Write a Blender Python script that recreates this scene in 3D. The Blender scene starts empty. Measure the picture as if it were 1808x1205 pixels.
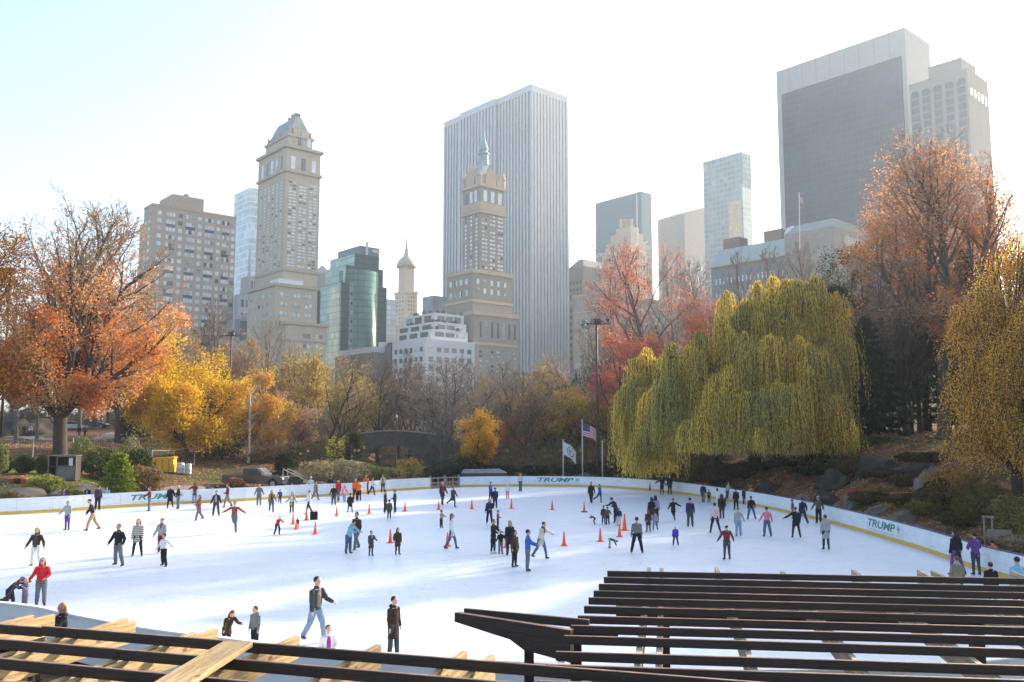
EXPO = 1.52; HAZE = 0.00028
import bpy, math, random
import numpy as np
from mathutils import Vector, Matrix
R = math.radians
sc = bpy.context.scene
COL = sc.collection
rnd = random.Random(7)

# ---------------------------------------------------------------- camera maths
CAMZ = 5.6; PITCH = R(5.9); F = 1530.0; CX, CY = 904.0, 602.5
CP, SP = math.cos(PITCH), math.sin(PITCH)
def ray(px, py):
    """pixel of the 1808x1205 photo -> (dx, dz) per metre of depth"""
    d = F*CP - (CY-py)*SP
    return (px-CX)/d, (F*SP + (CY-py)*CP)/d
def at(px, py, Y):
    a, b = ray(px, py); return Vector((a*Y, Y, CAMZ+b*Y))
def G(px, py, z=0.0):
    a, b = ray(px, py); Y = (z-CAMZ)/b; return Vector((a*Y, Y, z))
SUN_AZ, SUN_EL = R(48.3), R(22)

# ---------------------------------------------------------------- tagging
def tag(o, label=None, cat=None, group=None, kind=None):
    if label: o['label'] = label
    if cat: o['category'] = cat
    if group: o['group'] = group
    if kind: o['kind'] = kind
    return o
def empty(name, loc=(0,0,0), rz=0, label=None, cat=None, group=None, kind=None):
    o = bpy.data.objects.new(name, None); COL.objects.link(o)
    o.location = loc; o.rotation_euler = (0,0,rz); o.empty_display_size = .2
    return tag(o, label, cat, group, kind)
def kids(o): return [c for c in ALLKIDS.get(o.name, [])]
ALLKIDS = {}
def setpar(c, p):
    c.parent = p; ALLKIDS.setdefault(p.name, []).append(c)
def link(name, me, parent=None):
    o = bpy.data.objects.new(name, me); COL.objects.link(o)
    if parent is not None: setpar(o, parent)
    return o
def copy_tree(o, parent=None):
    c = o.copy(); COL.objects.link(c)
    if parent is not None: setpar(c, parent)
    for ch in kids(o): copy_tree(ch, c)
    return c

# ---------------------------------------------------------------- mesh builder
def np_mesh(name, V, Fc, mats, smooth=False, matidx=None, col=None):
    """V (n,3); Fc (m,3|4) int array; col (m,3) per-face colour"""
    V = np.asarray(V, dtype=np.float32); Fc = np.asarray(Fc, dtype=np.int32)
    k = Fc.shape[1]; m = len(Fc)
    me = bpy.data.meshes.new(name)
    me.vertices.add(len(V)); me.vertices.foreach_set('co', V.ravel())
    me.loops.add(m*k); me.loops.foreach_set('vertex_index', Fc.ravel())
    me.polygons.add(m)
    me.polygons.foreach_set('loop_start', np.arange(0, m*k, k, dtype=np.int32))
    me.polygons.foreach_set('loop_total', np.full(m, k, dtype=np.int32))
    if smooth: me.polygons.foreach_set('use_smooth', np.ones(m, dtype=bool))
    if matidx is not None: me.polygons.foreach_set('material_index', np.asarray(matidx, dtype=np.int32))
    for mt in (mats if isinstance(mats, (list, tuple)) else [mats]): me.materials.append(mt)
    me.update(calc_edges=True)
    if col is not None:
        ca = me.color_attributes.new('Col', 'FLOAT_COLOR', 'CORNER')
        c4 = np.ones((m, k, 4), dtype=np.float32); c4[:, :, :3] = np.asarray(col)[:, None, :]
        ca.data.foreach_set('color', c4.ravel())
    return me

class MB:
    def __init__(s): s.v = []; s.f = []; s.m = []
    def add(s, vs, fs, mi=0):
        b = len(s.v); s.v += [tuple(v) for v in vs]
        s.f += [tuple(i+b for i in f) for f in fs]; s.m += [mi]*len(fs); return s
    def obox(s, o, ax, ay, az, mi=0):
        """box from corner o spanned by three vectors"""
        o, ax, ay, az = Vector(o), Vector(ax), Vector(ay), Vector(az)
        vs = [o, o+ax, o+ax+ay, o+ay]; vs += [v+az for v in vs]
        fs = [(0,3,2,1),(4,5,6,7),(0,1,5,4),(1,2,6,5),(2,3,7,6),(3,0,4,7)]
        if ax.cross(ay).dot(az) < 0: fs = [f[::-1] for f in fs]
        return s.add(vs, fs, mi)
    def box(s, c, size, rz=0, mi=0):
        x, y, z = size; q = Matrix.Rotation(rz, 3, 'Z')
        ax, ay, az = q @ Vector((x,0,0)), q @ Vector((0,y,0)), Vector((0,0,z))
        return s.obox(Vector(c)-(ax+ay+az)/2, ax, ay, az, mi)
    def bar(s, a, b, w, h, mi=0, up=(0,0,1)):
        """beam a->b, w across, h along up; a and b on its centre line"""
        a, b = Vector(a), Vector(b); d = b-a; up = Vector(up)
        side = d.cross(up).normalized(); u = side.cross(d).normalized()
        return s.obox(a-side*w/2-u*h/2, d, side*w, u*h, mi)
    def tube(s, pts, rad, n=8, mi=0, cap=True, sx=1.0, sy=1.0):
        pts = [Vector(p) for p in pts]
        if not hasattr(rad, '__len__'): rad = [rad]*len(pts)
        vs = []; ref = None
        for i, p in enumerate(pts):
            d = (pts[min(i+1, len(pts)-1)]-pts[max(i-1, 0)]).normalized()
            if ref is None: ref = Vector((1,0,0)) if abs(d.x) < .8 else Vector((0,1,0))
            a = (ref - d*ref.dot(d)).normalized(); b = d.cross(a); ref = a
            for k in range(n):
                t = 2*math.pi*k/n; vs.append(p+(a*math.cos(t)*sx+b*math.sin(t)*sy)*rad[i])
        fs = []
        for i in range(len(pts)-1):
            for k in range(n):
                fs.append((i*n+k, i*n+(k+1) % n, (i+1)*n+(k+1) % n, (i+1)*n+k))
        if cap: fs += [tuple(range(n-1, -1, -1)), tuple(range((len(pts)-1)*n, len(pts)*n))]
        return s.add(vs, fs, mi)
    def lathe(s, c, prof, n=16, mi=0):
        """prof: list of (r, z) bottom to top"""
        c = Vector(c); vs = []
        for r, z in prof:
            for k in range(n):
                t = 2*math.pi*k/n; vs.append(c+Vector((r*math.cos(t), r*math.sin(t), z)))
        fs = []
        for i in range(len(prof)-1):
            for k in range(n): fs.append((i*n+k, i*n+(k+1) % n, (i+1)*n+(k+1) % n, (i+1)*n+k))
        fs += [tuple(range(n-1, -1, -1)), tuple(range((len(prof)-1)*n, len(prof)*n))]
        return s.add(vs, fs, mi)
    def ball(s, c, r, n=10, m=7, mi=0, jitter=0, rg=None):
        """r may be a 3-tuple"""
        c = Vector(c); rx, ry, rz = r if hasattr(r, '__len__') else (r, r, r)
        vs = []
        for i in range(m+1):
            ph = -math.pi/2+math.pi*i/m
            for k in range(n):
                t = 2*math.pi*k/n; j = 1+(rg.uniform(-jitter, jitter) if jitter and 0 < i < m else 0)
                vs.append(c+Vector((rx*math.cos(ph)*math.cos(t)*j, ry*math.cos(ph)*math.sin(t)*j, rz*math.sin(ph)*j)))
        fs = []
        for i in range(m):
            for k in range(n): fs.append((i*n+k, i*n+(k+1) % n, (i+1)*n+(k+1) % n, (i+1)*n+k))
        return s.add(vs, fs, mi)
    def prism(s, poly, ext, mi=0):
        """poly: list of 3d points (planar), ext: extrusion vector"""
        n = len(poly); poly = [Vector(p) for p in poly]; ext = Vector(ext)
        vs = poly+[p+ext for p in poly]
        fs = [tuple(range(n)), tuple(range(2*n-1, n-1, -1))]+[(i, i+n, (i+1) % n+n, (i+1) % n) for i in range(n)]
        nrm = (poly[1]-poly[0]).cross(poly[2]-poly[1])
        if nrm.dot(ext) > 0: fs = [f[::-1] for f in fs]
        return s.add(vs, fs, mi)
    def mesh(s, name, mats, smooth=False):
        me = bpy.data.meshes.new(name); me.from_pydata(s.v, [], s.f)
        for mt in (mats if isinstance(mats, (list, tuple)) else [mats]): me.materials.append(mt)
        me.polygons.foreach_set('material_index', s.m)
        if smooth:
            me.polygons.foreach_set('use_smooth', [True]*len(s.f))
        me.update(); return me
    def build(s, name, mats, parent=None, smooth=False):
        return link(name, s.mesh(name, mats, smooth), parent)

# ---------------------------------------------------------------- materials
MC = {}
def _nt(name):
    m = bpy.data.materials.new(name); m.use_nodes = True; nt = m.node_tree; nt.nodes.clear()
    out = nt.nodes.new('ShaderNodeOutputMaterial'); return m, nt, out
def ramp(nt, stops):
    r = nt.nodes.new('ShaderNodeValToRGB'); e = r.color_ramp.elements
    while len(e) < len(stops): e.new(.5)
    for i, (p, c) in enumerate(stops):
        e[i].position = p; e[i].color = (*c, 1) if len(c) == 3 else c
    return r
def pm(name, c1, c2=None, scale=2.0, rough=.7, bump=0.0, metal=0.0, detail=5, stretch=None, spec=.4, coat=0, coords='Object', bscale=None):
    """procedural painted / stone / wood material: two tones mixed by noise, optional bump"""
    if name in MC: return MC[name]
    m, nt, out = _nt(name); N = nt.nodes; L = nt.links
    b = N.new('ShaderNodeBsdfPrincipled'); L.new(b.outputs[0], out.inputs[0])
    b.inputs['Roughness'].default_value = rough; b.inputs['Metallic'].default_value = metal
    b.inputs['Specular IOR Level'].default_value = spec
    if coat: b.inputs['Coat Weight'].default_value = coat
    c2 = c2 or tuple(x*.8 for x in c1)
    tc = N.new('ShaderNodeTexCoord'); mp = N.new('ShaderNodeMapping'); L.new(tc.outputs[coords], mp.inputs[0])
    if stretch: mp.inputs['Scale'].default_value = stretch
    no = N.new('ShaderNodeTexNoise'); no.inputs['Scale'].default_value = scale; no.inputs['Detail'].default_value = detail
    no.inputs['Roughness'].default_value = .65
    L.new(mp.outputs[0], no.inputs[0])
    r = ramp(nt, [(.32, c1), (.68, c2)]); L.new(no.outputs[0], r.inputs[0]); L.new(r.outputs[0], b.inputs['Base Color'])
    if bump:
        n2 = N.new('ShaderNodeTexNoise'); n2.inputs['Scale'].default_value = bscale or scale*3; n2.inputs['Detail'].default_value = 6
        L.new(mp.outputs[0], n2.inputs[0])
        bp = N.new('ShaderNodeBump'); bp.inputs['Strength'].default_value = bump; bp.inputs['Distance'].default_value = .1
        L.new(n2.outputs[0], bp.inputs['Height']); L.new(bp.outputs[0], b.inputs['Normal'])
    MC[name] = m; return m
def flat(name, c, rough=.6, metal=0, spec=.4):
    return pm(name, c, tuple(x*.88 for x in c), scale=6, rough=rough, metal=metal, spec=spec, detail=2)
def leafmat(name='leaf_foliage', trans=.45):
    if name in MC: return MC[name]
    m, nt, out = _nt(name); N = nt.nodes; L = nt.links
    ca = N.new('ShaderNodeVertexColor'); ca.layer_name = 'Col'
    d = N.new('ShaderNodeBsdfDiffuse'); t = N.new('ShaderNodeBsdfTranslucent'); mx = N.new('ShaderNodeMixShader')
    L.new(ca.outputs[0], d.inputs[0]); L.new(ca.outputs[0], t.inputs[0]); mx.inputs[0].default_value = trans
    L.new(d.outputs[0], mx.inputs[1]); L.new(t.outputs[0], mx.inputs[2]); L.new(mx.outputs[0], out.inputs[0])
    MC[name] = m; return m
# ================================================================ world, camera, sun, haze
cam = bpy.data.cameras.new('camera'); co = bpy.data.objects.new('camera', cam); COL.objects.link(co)
cam.sensor_width = 36; cam.lens = F/1808*36; cam.clip_end = 6000; cam.clip_start = .1
co.location = (0, 0, CAMZ); co.rotation_euler = (R(90)+PITCH, 0, 0); sc.camera = co
w = bpy.data.worlds.new('World'); sc.world = w; w.use_nodes = True
bg = w.node_tree.nodes['Background']; sky = w.node_tree.nodes.new('ShaderNodeTexSky')
sky.sky_type = 'NISHITA'; sky.sun_disc = False; sky.sun_elevation = SUN_EL; sky.sun_rotation = SUN_AZ
sky.air_density = 1.0; sky.dust_density = 2.5; sky.ozone_density = .8
w.node_tree.links.new(sky.outputs[0], bg.inputs[0]); bg.inputs[1].default_value = .15
sl = bpy.data.lights.new('sun', 'SUN'); so = bpy.data.objects.new('sun', sl); COL.objects.link(so)
sl.energy = 3.6; sl.angle = R(.55); sl.color = (1, .9, .76)
so.rotation_euler = Vector((math.sin(SUN_AZ)*math.cos(SUN_EL), math.cos(SUN_AZ)*math.cos(SUN_EL), math.sin(SUN_EL))).to_track_quat('Z', 'Y').to_euler()
vs_ = sc.view_settings; vs_.view_transform = 'Standard'; vs_.look = 'None'; vs_.gamma = 1; vs_.exposure = EXPO
sc.cycles.max_bounces = 6; sc.cycles.diffuse_bounces = 3; sc.cycles.glossy_bounces = 2; sc.cycles.transmission_bounces = 3
sc.cycles.volume_bounces = 0; sc.cycles.transparent_max_bounces = 4; sc.cycles.sample_clamp_indirect = 4
sc.cycles.use_denoising = True
HM = bpy.data.materials.new('haze_air'); HM.use_nodes = True; hn = HM.node_tree; hn.nodes.clear()
ho = hn.nodes.new('ShaderNodeOutputMaterial'); hv = hn.nodes.new('ShaderNodeVolumePrincipled')
hv.inputs['Density'].default_value = HAZE; hv.inputs['Color'].default_value = (.84, .93, 1, 1); hv.inputs['Anisotropy'].default_value = .35
hn.links.new(hv.outputs[0], ho.inputs['Volume'])
hz = MB().obox((-2600, -2600, -8), (5200,0,0), (0,5200,0), (0,0,262)).build('haze', HM)
tag(hz, 'pale autumn haze hanging in the air over the park and the towers', 'haze', kind='stuff')

# ================================================================ rink outline
def catmull(P, closed=True, n=8):
    out = []; L = len(P)
    for i in range(L if closed else L-1):
        p0, p1, p2, p3 = [P[(i+k) % L] if closed else P[min(max(i+k, 0), L-1)] for k in (-1, 0, 1, 2)]
        for j in range(n):
            t = j/n; t2 = t*t; t3 = t2*t
            out.append(.5*((2*p1)+(p2-p0)*t+(2*p0-5*p1+4*p2-p3)*t2+(3*p1-p0-3*p2+p3)*t3))
    if not closed: out.append(P[-1])
    return out
_bot = [(0,909.7),(107,904),(191,898),(330,889.7),(414,886),(529,879),(620,875),(680,868.5),(760,863.5),(812,860.6),(880,859.5),(963,859.3),(1040,860.5),(1100,863.2),(1186,871),(1256,881),(1340,895.5),(1440,918),(1519,939.5),(1610,967),(1675,989),(1738,1012)]
_far = [G(x, y).xy for x, y in _bot]
_near_r = [Vector(p) for p in ((18.6,30),(16.5,23.5),(11,18.5),(4,17.2))]
_near_l = [G(x, y, 1.07).xy for x, y in ((501,1139),(450,1130),(311,1113),(236,1102),(120,1080),(20,1063))]
_left = [Vector(p) for p in ((-21,26.5),(-33,33),(-42,44),(-42,54))]
OUT = catmull([Vector(p) for p in (_far+_near_r+_near_l+_left)], True, 6)
OA = np.array([tuple(p) for p in OUT])
def rink_sd(X, Y):
    """signed distance, + outside. X, Y arrays"""
    X = np.atleast_1d(np.asarray(X, float)); Y = np.atleast_1d(np.asarray(Y, float))
    d = np.full(X.shape, 1e9); inside = np.zeros(X.shape, bool); n = len(OA)
    for i in range(n):
        ax, ay = OA[i]; bx, by = OA[(i+1) % n]
        ex, ey = bx-ax, by-ay; t = np.clip(((X-ax)*ex+(Y-ay)*ey)/(ex*ex+ey*ey+1e-9), 0, 1)
        d = np.minimum(d, np.hypot(X-ax-t*ex, Y-ay-t*ey))
        c = ((ay > Y) != (by > Y)) & (X < (bx-ax)*(Y-ay)/(by-ay+1e-12)+ax); inside ^= c
    return np.where(inside, -d, d)

# ================================================================ terrain
PROF = {  # photo column : (depth, height)
 -900: [(40,0),(60,1.5),(90,4),(130,6),(200,8),(500,10)],
 -200: [(52,0),(60,.3),(66,1.5),(74,2.1),(84,3.6),(110,4.6),(150,6.5),(250,8.5),(600,10)],
 100:  [(60,0),(64,.5),(69,1.75),(75,2.1),(80,2.5),(84,3.7),(110,4.4),(122,4.9),(160,7),(300,9),(600,10)],
 260:  [(67,0),(72,.3),(80,1.2),(90,2.0),(110,4.3),(125,5.2),(160,7),(300,9),(600,10)],
 450:  [(73,0),(80,.25),(86,.7),(95,2.0),(110,3.3),(130,4.6),(180,6.5),(300,9),(600,10)],
 600:  [(80,0),(90,.6),(105,1.4),(130,2.8),(180,4.5),(300,8),(600,10)],
 680:  [(84,0),(95,.3),(110,.4),(150,.4),(210,.6),(300,4),(400,9),(600,10)],
 790:  [(87,0),(95,.4),(110,.6),(150,.6),(210,.8),(300,5),(400,9),(600,10)],
 900:  [(89,0),(96,.7),(110,1.6),(130,2.6),(170,4.5),(250,7),(400,9),(600,10)],
 1060: [(88,0),(94,.6),(104,1.5),(120,3),(150,5),(200,7),(400,9),(600,10)],
 1250: [(76,0),(82,.8),(90,2.2),(105,4.4),(130,6),(200,8),(400,9),(600,10)],
 1400: [(62,0),(66,.9),(72,2.6),(80,4.4),(95,5.5),(110,6.2),(150,7.2),(300,9),(600,10)],
 1600: [(45,0),(48,.5),(54,1.4),(62,2.9),(72,4.3),(90,5.5),(110,6.2),(200,8),(600,10)],
 1750: [(35,0),(38,.3),(45,.9),(55,2.2),(70,4.0),(90,5.4),(120,6.5),(200,8),(600,10)],
 2300: [(20,0),(30,.6),(50,2.4),(70,4),(110,6),(200,8),(600,10)]}
_pk = sorted(PROF)
def Tr(X, Y):
    X = np.atleast_1d(np.asarray(X, float)); Y = np.atleast_1d(np.asarray(Y, float))
    px = CX+1538*X/np.maximum(Y, 1.0); px = np.clip(px, _pk[0], _pk[-1])
    Ye = np.where(np.abs(X) > 1.0*Y, np.abs(X)*.9+Y*.1, Y)
    H = np.array([np.interp(Ye, [a for a, _ in PROF[k]], [b for _, b in PROF[k]]) for k in _pk])
    idx = np.clip(np.searchsorted(_pk, px)-1, 0, len(_pk)-2)
    k0 = np.array(_pk)[idx]; k1 = np.array(_pk)[idx+1]; t = (px-k0)/(k1-k0); t = t*t*(3-2*t)
    ar = np.arange(len(X)); h = H[idx, ar]*(1-t)+H[idx+1, ar]*t
    h = h+.22*np.sin(X*.31+Y*.17)*np.sin(X*.11-Y*.23)*np.clip(h/2, 0, 1)+.08*np.sin(X*1.1+2)*np.sin(Y*.9)*np.clip(h/2, 0, 1)
    h = np.where(Y < 3, 0, h)
    sd = rink_sd(X, Y)
    return np.where(sd < .3, -.4, h*np.clip((sd-.3)/4, 0, 1)-.03)
def T(x, y): return float(Tr([x], [y])[0])
def onT(px, Y, dz=0.0, py=760):
    a, _ = ray(px, py); return Vector((a*Y, Y, T(a*Y, Y)+dz))

# ground sheet: fans out from under the camera to the horizon
az = np.concatenate([np.arange(-180, -60, 6), np.arange(-60, -36, 1.5), np.arange(-36, 36.01, .3), np.arange(37.5, 60, 1.5), np.arange(60, 180.1, 6)])
rr = np.concatenate([[.5, 8, 14], np.arange(17, 130, 1.0), np.geomspace(131, 2400, 40)])
A, RR = np.meshgrid(np.radians(az), rr)
GX = (RR*np.sin(A)).ravel(); GY = (RR*np.cos(A)).ravel(); GZ = Tr(GX, GY)
na = len(az); nr = len(rr); ii, jj = np.meshgrid(np.arange(nr-1), np.arange(na-1), indexing='ij'); q = (ii*na+jj).ravel()
gf = np.stack([q, q+1, q+na+1, q+na], 1)[:, ::-1]
def ground_mat():
    m, nt, out = _nt('autumn_ground'); N = nt.nodes; L = nt.links
    b = N.new('ShaderNodeBsdfPrincipled'); L.new(b.outputs[0], out.inputs[0]); b.inputs['Roughness'].default_value = .9; b.inputs['Specular IOR Level'].default_value = .15
    tc = N.new('ShaderNodeTexCoord')
    n1 = N.new('ShaderNodeTexNoise'); n1.inputs['Scale'].default_value = .11; n1.inputs['Detail'].default_value = 5; L.new(tc.outputs['Object'], n1.inputs[0])
    n2 = N.new('ShaderNodeTexNoise'); n2.inputs['Scale'].default_value = 1.6; n2.inputs['Detail'].default_value = 8; n2.inputs['Roughness'].default_value = .75; L.new(tc.outputs['Object'], n2.inputs[0])
    n3 = N.new('ShaderNodeTexNoise'); n3.inputs['Scale'].default_value = 9; n3.inputs['Detail'].default_value = 4; L.new(tc.outputs['Object'], n3.inputs[0])
    grass = ramp(nt, [(.3, (.035,.045,.018)), (.7, (.09,.105,.03))]); L.new(n3.outputs[0], grass.inputs[0])
    leaf = ramp(nt, [(.3, (.05,.032,.02)), (.5, (.14,.07,.035)), (.66, (.30,.15,.06)), (.8,(.42,.26,.10))]); L.new(n2.outputs[0], leaf.inputs[0])
    mr = N.new('ShaderNodeMapRange'); mr.inputs[1].default_value = .40; mr.inputs[2].default_value = .52; L.new(n1.outputs[0], mr.inputs[0])
    mx = N.new('ShaderNodeMixRGB'); L.new(mr.outputs[0], mx.inputs[0]); L.new(grass.outputs[0], mx.inputs[1]); L.new(leaf.outputs[0], mx.inputs[2])
    L.new(mx.outputs[0], b.inputs['Base Color'])
    bp = N.new('ShaderNodeBump'); bp.inputs['Strength'].default_value = .6; bp.inputs['Distance'].default_value = .12; L.new(n2.outputs[0], bp.inputs['Height']); L.new(bp.outputs[0], b.inputs['Normal'])
    return m
gme = np_mesh('ground', np.stack([GX, GY, GZ], 1), gf, ground_mat(), smooth=True)
tag(link('ground', gme), kind='structure')

def patch(name, pts, mat, dz=.03, sub=1.0, kind='structure', label=None):
    """sheet following the terrain; pts = polygon in world xy"""
    import mathutils
    xs = [p[0] for p in pts]; ys = [p[1] for p in pts]
    nx = max(2, int((max(xs)-min(xs))/sub)); ny = max(2, int((max(ys)-min(ys))/sub))
    X, Y = np.meshgrid(np.linspace(min(xs), max(xs), nx+1), np.linspace(min(ys), max(ys), ny+1))
    def ins(x, y):
        c = np.zeros(x.shape, bool)
        for i in range(len(pts)):
            (ax, ay), (bx, by) = pts[i][:2], pts[(i+1) % len(pts)][:2]
            c ^= ((ay > y) != (by > y)) & (x < (bx-ax)*(y-ay)/(by-ay+1e-12)+ax)
        return c
    q = [(j*(nx+1)+i, j*(nx+1)+i+1, (j+1)*(nx+1)+i+1, (j+1)*(nx+1)+i) for j in range(ny) for i in range(nx)
         if ins(np.array([(X[j,i]+X[j,i+1])/2]), np.array([(Y[j,i]+Y[j+1,i])/2]))[0]]
    Z = Tr(X.ravel(), Y.ravel())+dz
    return tag(link(name, np_mesh(name, np.stack([X.ravel(), Y.ravel(), Z], 1), q, mat, smooth=True)), label, kind=kind)
def strip(name, cl, w, mat, dz=.05, n=60):
    """path ribbon along a centre line, following the terrain"""
    C = catmull([Vector(p) for p in cl], False, 10); V = []; k = 5
    for i, c in enumerate(C):
        d = (C[min(i+1, len(C)-1)]-C[max(i-1, 0)]).normalized(); s = Vector((d.y, -d.x))
        for j in range(k+1): p = c+s*w*(j/k-.5); V.append((p.x, p.y))
    V = np.array(V); Z = Tr(V[:,0], V[:,1])+dz
    fs = [(i*(k+1)+j, i*(k+1)+j+1, (i+1)*(k+1)+j+1, (i+1)*(k+1)+j) for i in range(len(C)-1) for j in range(k)]
    return tag(link(name, np_mesh(name, np.column_stack([V, Z]), fs, mat, smooth=True)), kind='structure')

# ice
def ice_mat():
    m, nt, out = _nt('skated_ice'); N = nt.nodes; L = nt.links
    b = N.new('ShaderNodeBsdfPrincipled'); L.new(b.outputs[0], out.inputs[0])
    b.inputs['Roughness'].default_value = .38; b.inputs['Specular IOR Level'].default_value = .3
    tc = N.new('ShaderNodeTexCoord'); mp = N.new('ShaderNodeMapping'); mp.inputs['Rotation'].default_value = (0,0,R(25)); mp.inputs['Scale'].default_value = (.25,1.3,1); L.new(tc.outputs['Object'], mp.inputs[0])
    n = N.new('ShaderNodeTexNoise'); n.inputs['Scale'].default_value = 1.6; n.inputs['Detail'].default_value = 9; n.inputs['Roughness'].default_value = .7; L.new(mp.outputs[0], n.inputs[0])
    w_ = N.new('ShaderNodeTexNoise'); w_.inputs['Scale'].default_value = 26; w_.inputs['Detail'].default_value = 5; L.new(mp.outputs[0], w_.inputs[0])
    r = ramp(nt, [(.3, (.70,.755,.82)), (.7, (.80,.83,.86))]); L.new(n.outputs[0], r.inputs[0])
    r2 = ramp(nt, [(.35, (.9,.93,.95)), (.6, (1,1,1))]); L.new(w_.outputs[0], r2.inputs[0])
    mx = N.new('ShaderNodeMixRGB'); mx.blend_type = 'MULTIPLY'; mx.inputs[0].default_value = .6; L.new(r.outputs[0], mx.inputs[1]); L.new(r2.outputs[0], mx.inputs[2])
    mp2 = N.new('ShaderNodeMapping'); mp2.inputs['Rotation'].default_value = (0,0,R(-18)); mp2.inputs['Scale'].default_value = (.5,7,1); L.new(tc.outputs['Object'], mp2.inputs[0])
    n5 = N.new('ShaderNodeTexNoise'); n5.inputs['Scale'].default_value = 2.2; n5.inputs['Detail'].default_value = 10; n5.inputs['Roughness'].default_value = .8; n5.inputs['Distortion'].default_value = .6; L.new(mp2.outputs[0], n5.inputs[0])
    r5 = ramp(nt, [(.40, (.80,.86,.92)), (.52, (1,1,1))]); L.new(n5.outputs[0], r5.inputs[0]); mx5 = N.new('ShaderNodeMixRGB'); mx5.blend_type = 'MULTIPLY'; mx5.inputs[0].default_value = .55; L.new(mx.outputs[0], mx5.inputs[1]); L.new(r5.outputs[0], mx5.inputs[2])
    cur = mx5.outputs[0]
    for k_, (sc_, ds_, wd_, dk_) in enumerate(((.35,1.5,.010,.86),(.9,1.1,.012,.90),(2.1,.8,.014,.92))):     # blade cuts: thin curving lines
        n6 = N.new('ShaderNodeTexNoise'); n6.inputs['Scale'].default_value = sc_; n6.inputs['Detail'].default_value = 1.5; n6.inputs['Distortion'].default_value = ds_; L.new(tc.outputs['Object'], n6.inputs[0])
        a6 = N.new('ShaderNodeMath'); a6.operation = 'PINGPONG'; a6.inputs[1].default_value = .06; L.new(n6.outputs[0], a6.inputs[0]); l6 = N.new('ShaderNodeMath'); l6.operation = 'LESS_THAN'; l6.inputs[1].default_value = wd_*.35; L.new(a6.outputs[0], l6.inputs[0])
        m6 = N.new('ShaderNodeMixRGB'); m6.blend_type = 'MULTIPLY'; L.new(l6.outputs[0], m6.inputs[0]); L.new(cur, m6.inputs[1]); m6.inputs[2].default_value = (dk_*.97, dk_, dk_*1.03, 1); cur = m6.outputs[0]
    L.new(cur, b.inputs['Base Color'])
    bp = N.new('ShaderNodeBump'); bp.inputs['Strength'].default_value = .15; bp.inputs['Distance'].default_value = .01; L.new(w_.outputs[0], bp.inputs['Height']); L.new(bp.outputs[0], b.inputs['Normal'])
    return m
ICE = ice_mat()
_im = bpy.data.meshes.new('ice'); _im.from_pydata([(p.x, p.y, 0) for p in OUT], [], [tuple(range(len(OUT)))]); _im.materials.append(ICE); _im.update()
io = tag(link('ice', _im), kind='structure')
if _im.polygons[0].normal.z < 0: _im.flip_normals()

# ================================================================ dasher boards
M_white = pm('board_white', (.74,.77,.80), (.66,.69,.73), scale=1.2, rough=.42, detail=6)
def scuffs(m):
    nt = m.node_tree; N = nt.nodes; L = nt.links; b = [n for n in N if n.type == 'BSDF_PRINCIPLED'][0]; src = b.inputs['Base Color'].links[0].from_socket
    tc = N.new('ShaderNodeTexCoord'); mp = N.new('ShaderNodeMapping'); mp.inputs['Scale'].default_value = (.8,.8,5); L.new(tc.outputs['Object'], mp.inputs[0]); n = N.new('ShaderNodeTexNoise'); n.inputs['Scale'].default_value = 1.6; n.inputs['Detail'].default_value = 9; n.inputs['Roughness'].default_value = .75; L.new(mp.outputs[0], n.inputs[0])
    r = ramp(nt, [(.34,(.60,.60,.62)),(.46,(1,1,1))]); L.new(n.outputs[0], r.inputs[0]); mx = N.new('ShaderNodeMixRGB'); mx.blend_type = 'MULTIPLY'; mx.inputs[0].default_value = .8; L.new(src, mx.inputs[1]); L.new(r.outputs[0], mx.inputs[2]); L.new(mx.outputs[0], b.inputs['Base Color'])
scuffs(M_white)
M_yel = pm('kick_yellow', (.66,.43,.08), (.55,.34,.05), scale=4, rough=.45)
M_cap = pm('board_cap', (.86,.87,.88), (.74,.76,.78), scale=3, rough=.4)
M_navy = flat('cap_navy', (.05,.07,.14))
# cumulative arc length for placing things along the outline
NO = len(OUT); BH = 1.05
cen = Vector((float(OA[:,0].mean()), float(OA[:,1].mean())))
def nrm_at(i):
    a, b = OUT[(i-1) % NO], OUT[(i+1) % NO]; d = (b-a).normalized(); n = Vector((d.y, -d.x))
    if n.dot(OUT[i]-cen) < 0: n = -n
    return n
NRM = [nrm_at(i) for i in range(NO)]
def board_run(name, idx, label, cap):
    root = empty(name, (0,0,0), 0, label, 'rink boards')
    def sweep(prof, nm, mat):   # prof: closed loop of (offset outward, z)
        k = len(prof); vs = []; fs = []
        for i in idx:
            p, n = OUT[i % NO], NRM[i % NO]
            for o_, z_ in prof: q_ = p+n*o_; vs.append((q_.x, q_.y, z_))
        for a in range(len(idx)-1):
            for j in range(k): fs.append((a*k+j, a*k+(j+1) % k, (a+1)*k+(j+1) % k, (a+1)*k+j))
        fs += [tuple(range(k)), tuple(range((len(idx)-1)*k+k-1, (len(idx)-1)*k-1, -1))]
        me = bpy.data.meshes.new(nm); me.from_pydata(vs, [], fs); me.materials.append(mat); me.update()
        return link(nm, me, root)
    sweep([(0,.2),(0,BH-.03),(.09,BH-.03),(.09,-.05),(.02,-.05),(.02,.2)], 'panel', M_white)
    sweep([(-.012,0),(-.012,.21),(.018,.21),(.018,0)], 'kick_strip', M_yel)
    sweep([(-.02,BH-.028),(-.02,BH+.01),(.12,BH+.01),(.12,BH-.028)], 'cap_rail', cap)
    for i in idx[3:-3:4]:                                   # panel joints: narrow raised seams
        js = MB(); p, n = OUT[i % NO], NRM[i % NO]; t = Vector((-n.y, n.x))
        js.obox((*(p-n*.006-t*.012), .215), (*(t*.024), 0), (*(n*.004), 0), (0,0,BH-.26))
        js.build('panel_joint', flat('seam_grey', (.5,.53,.57)), root)
    return root
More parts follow.
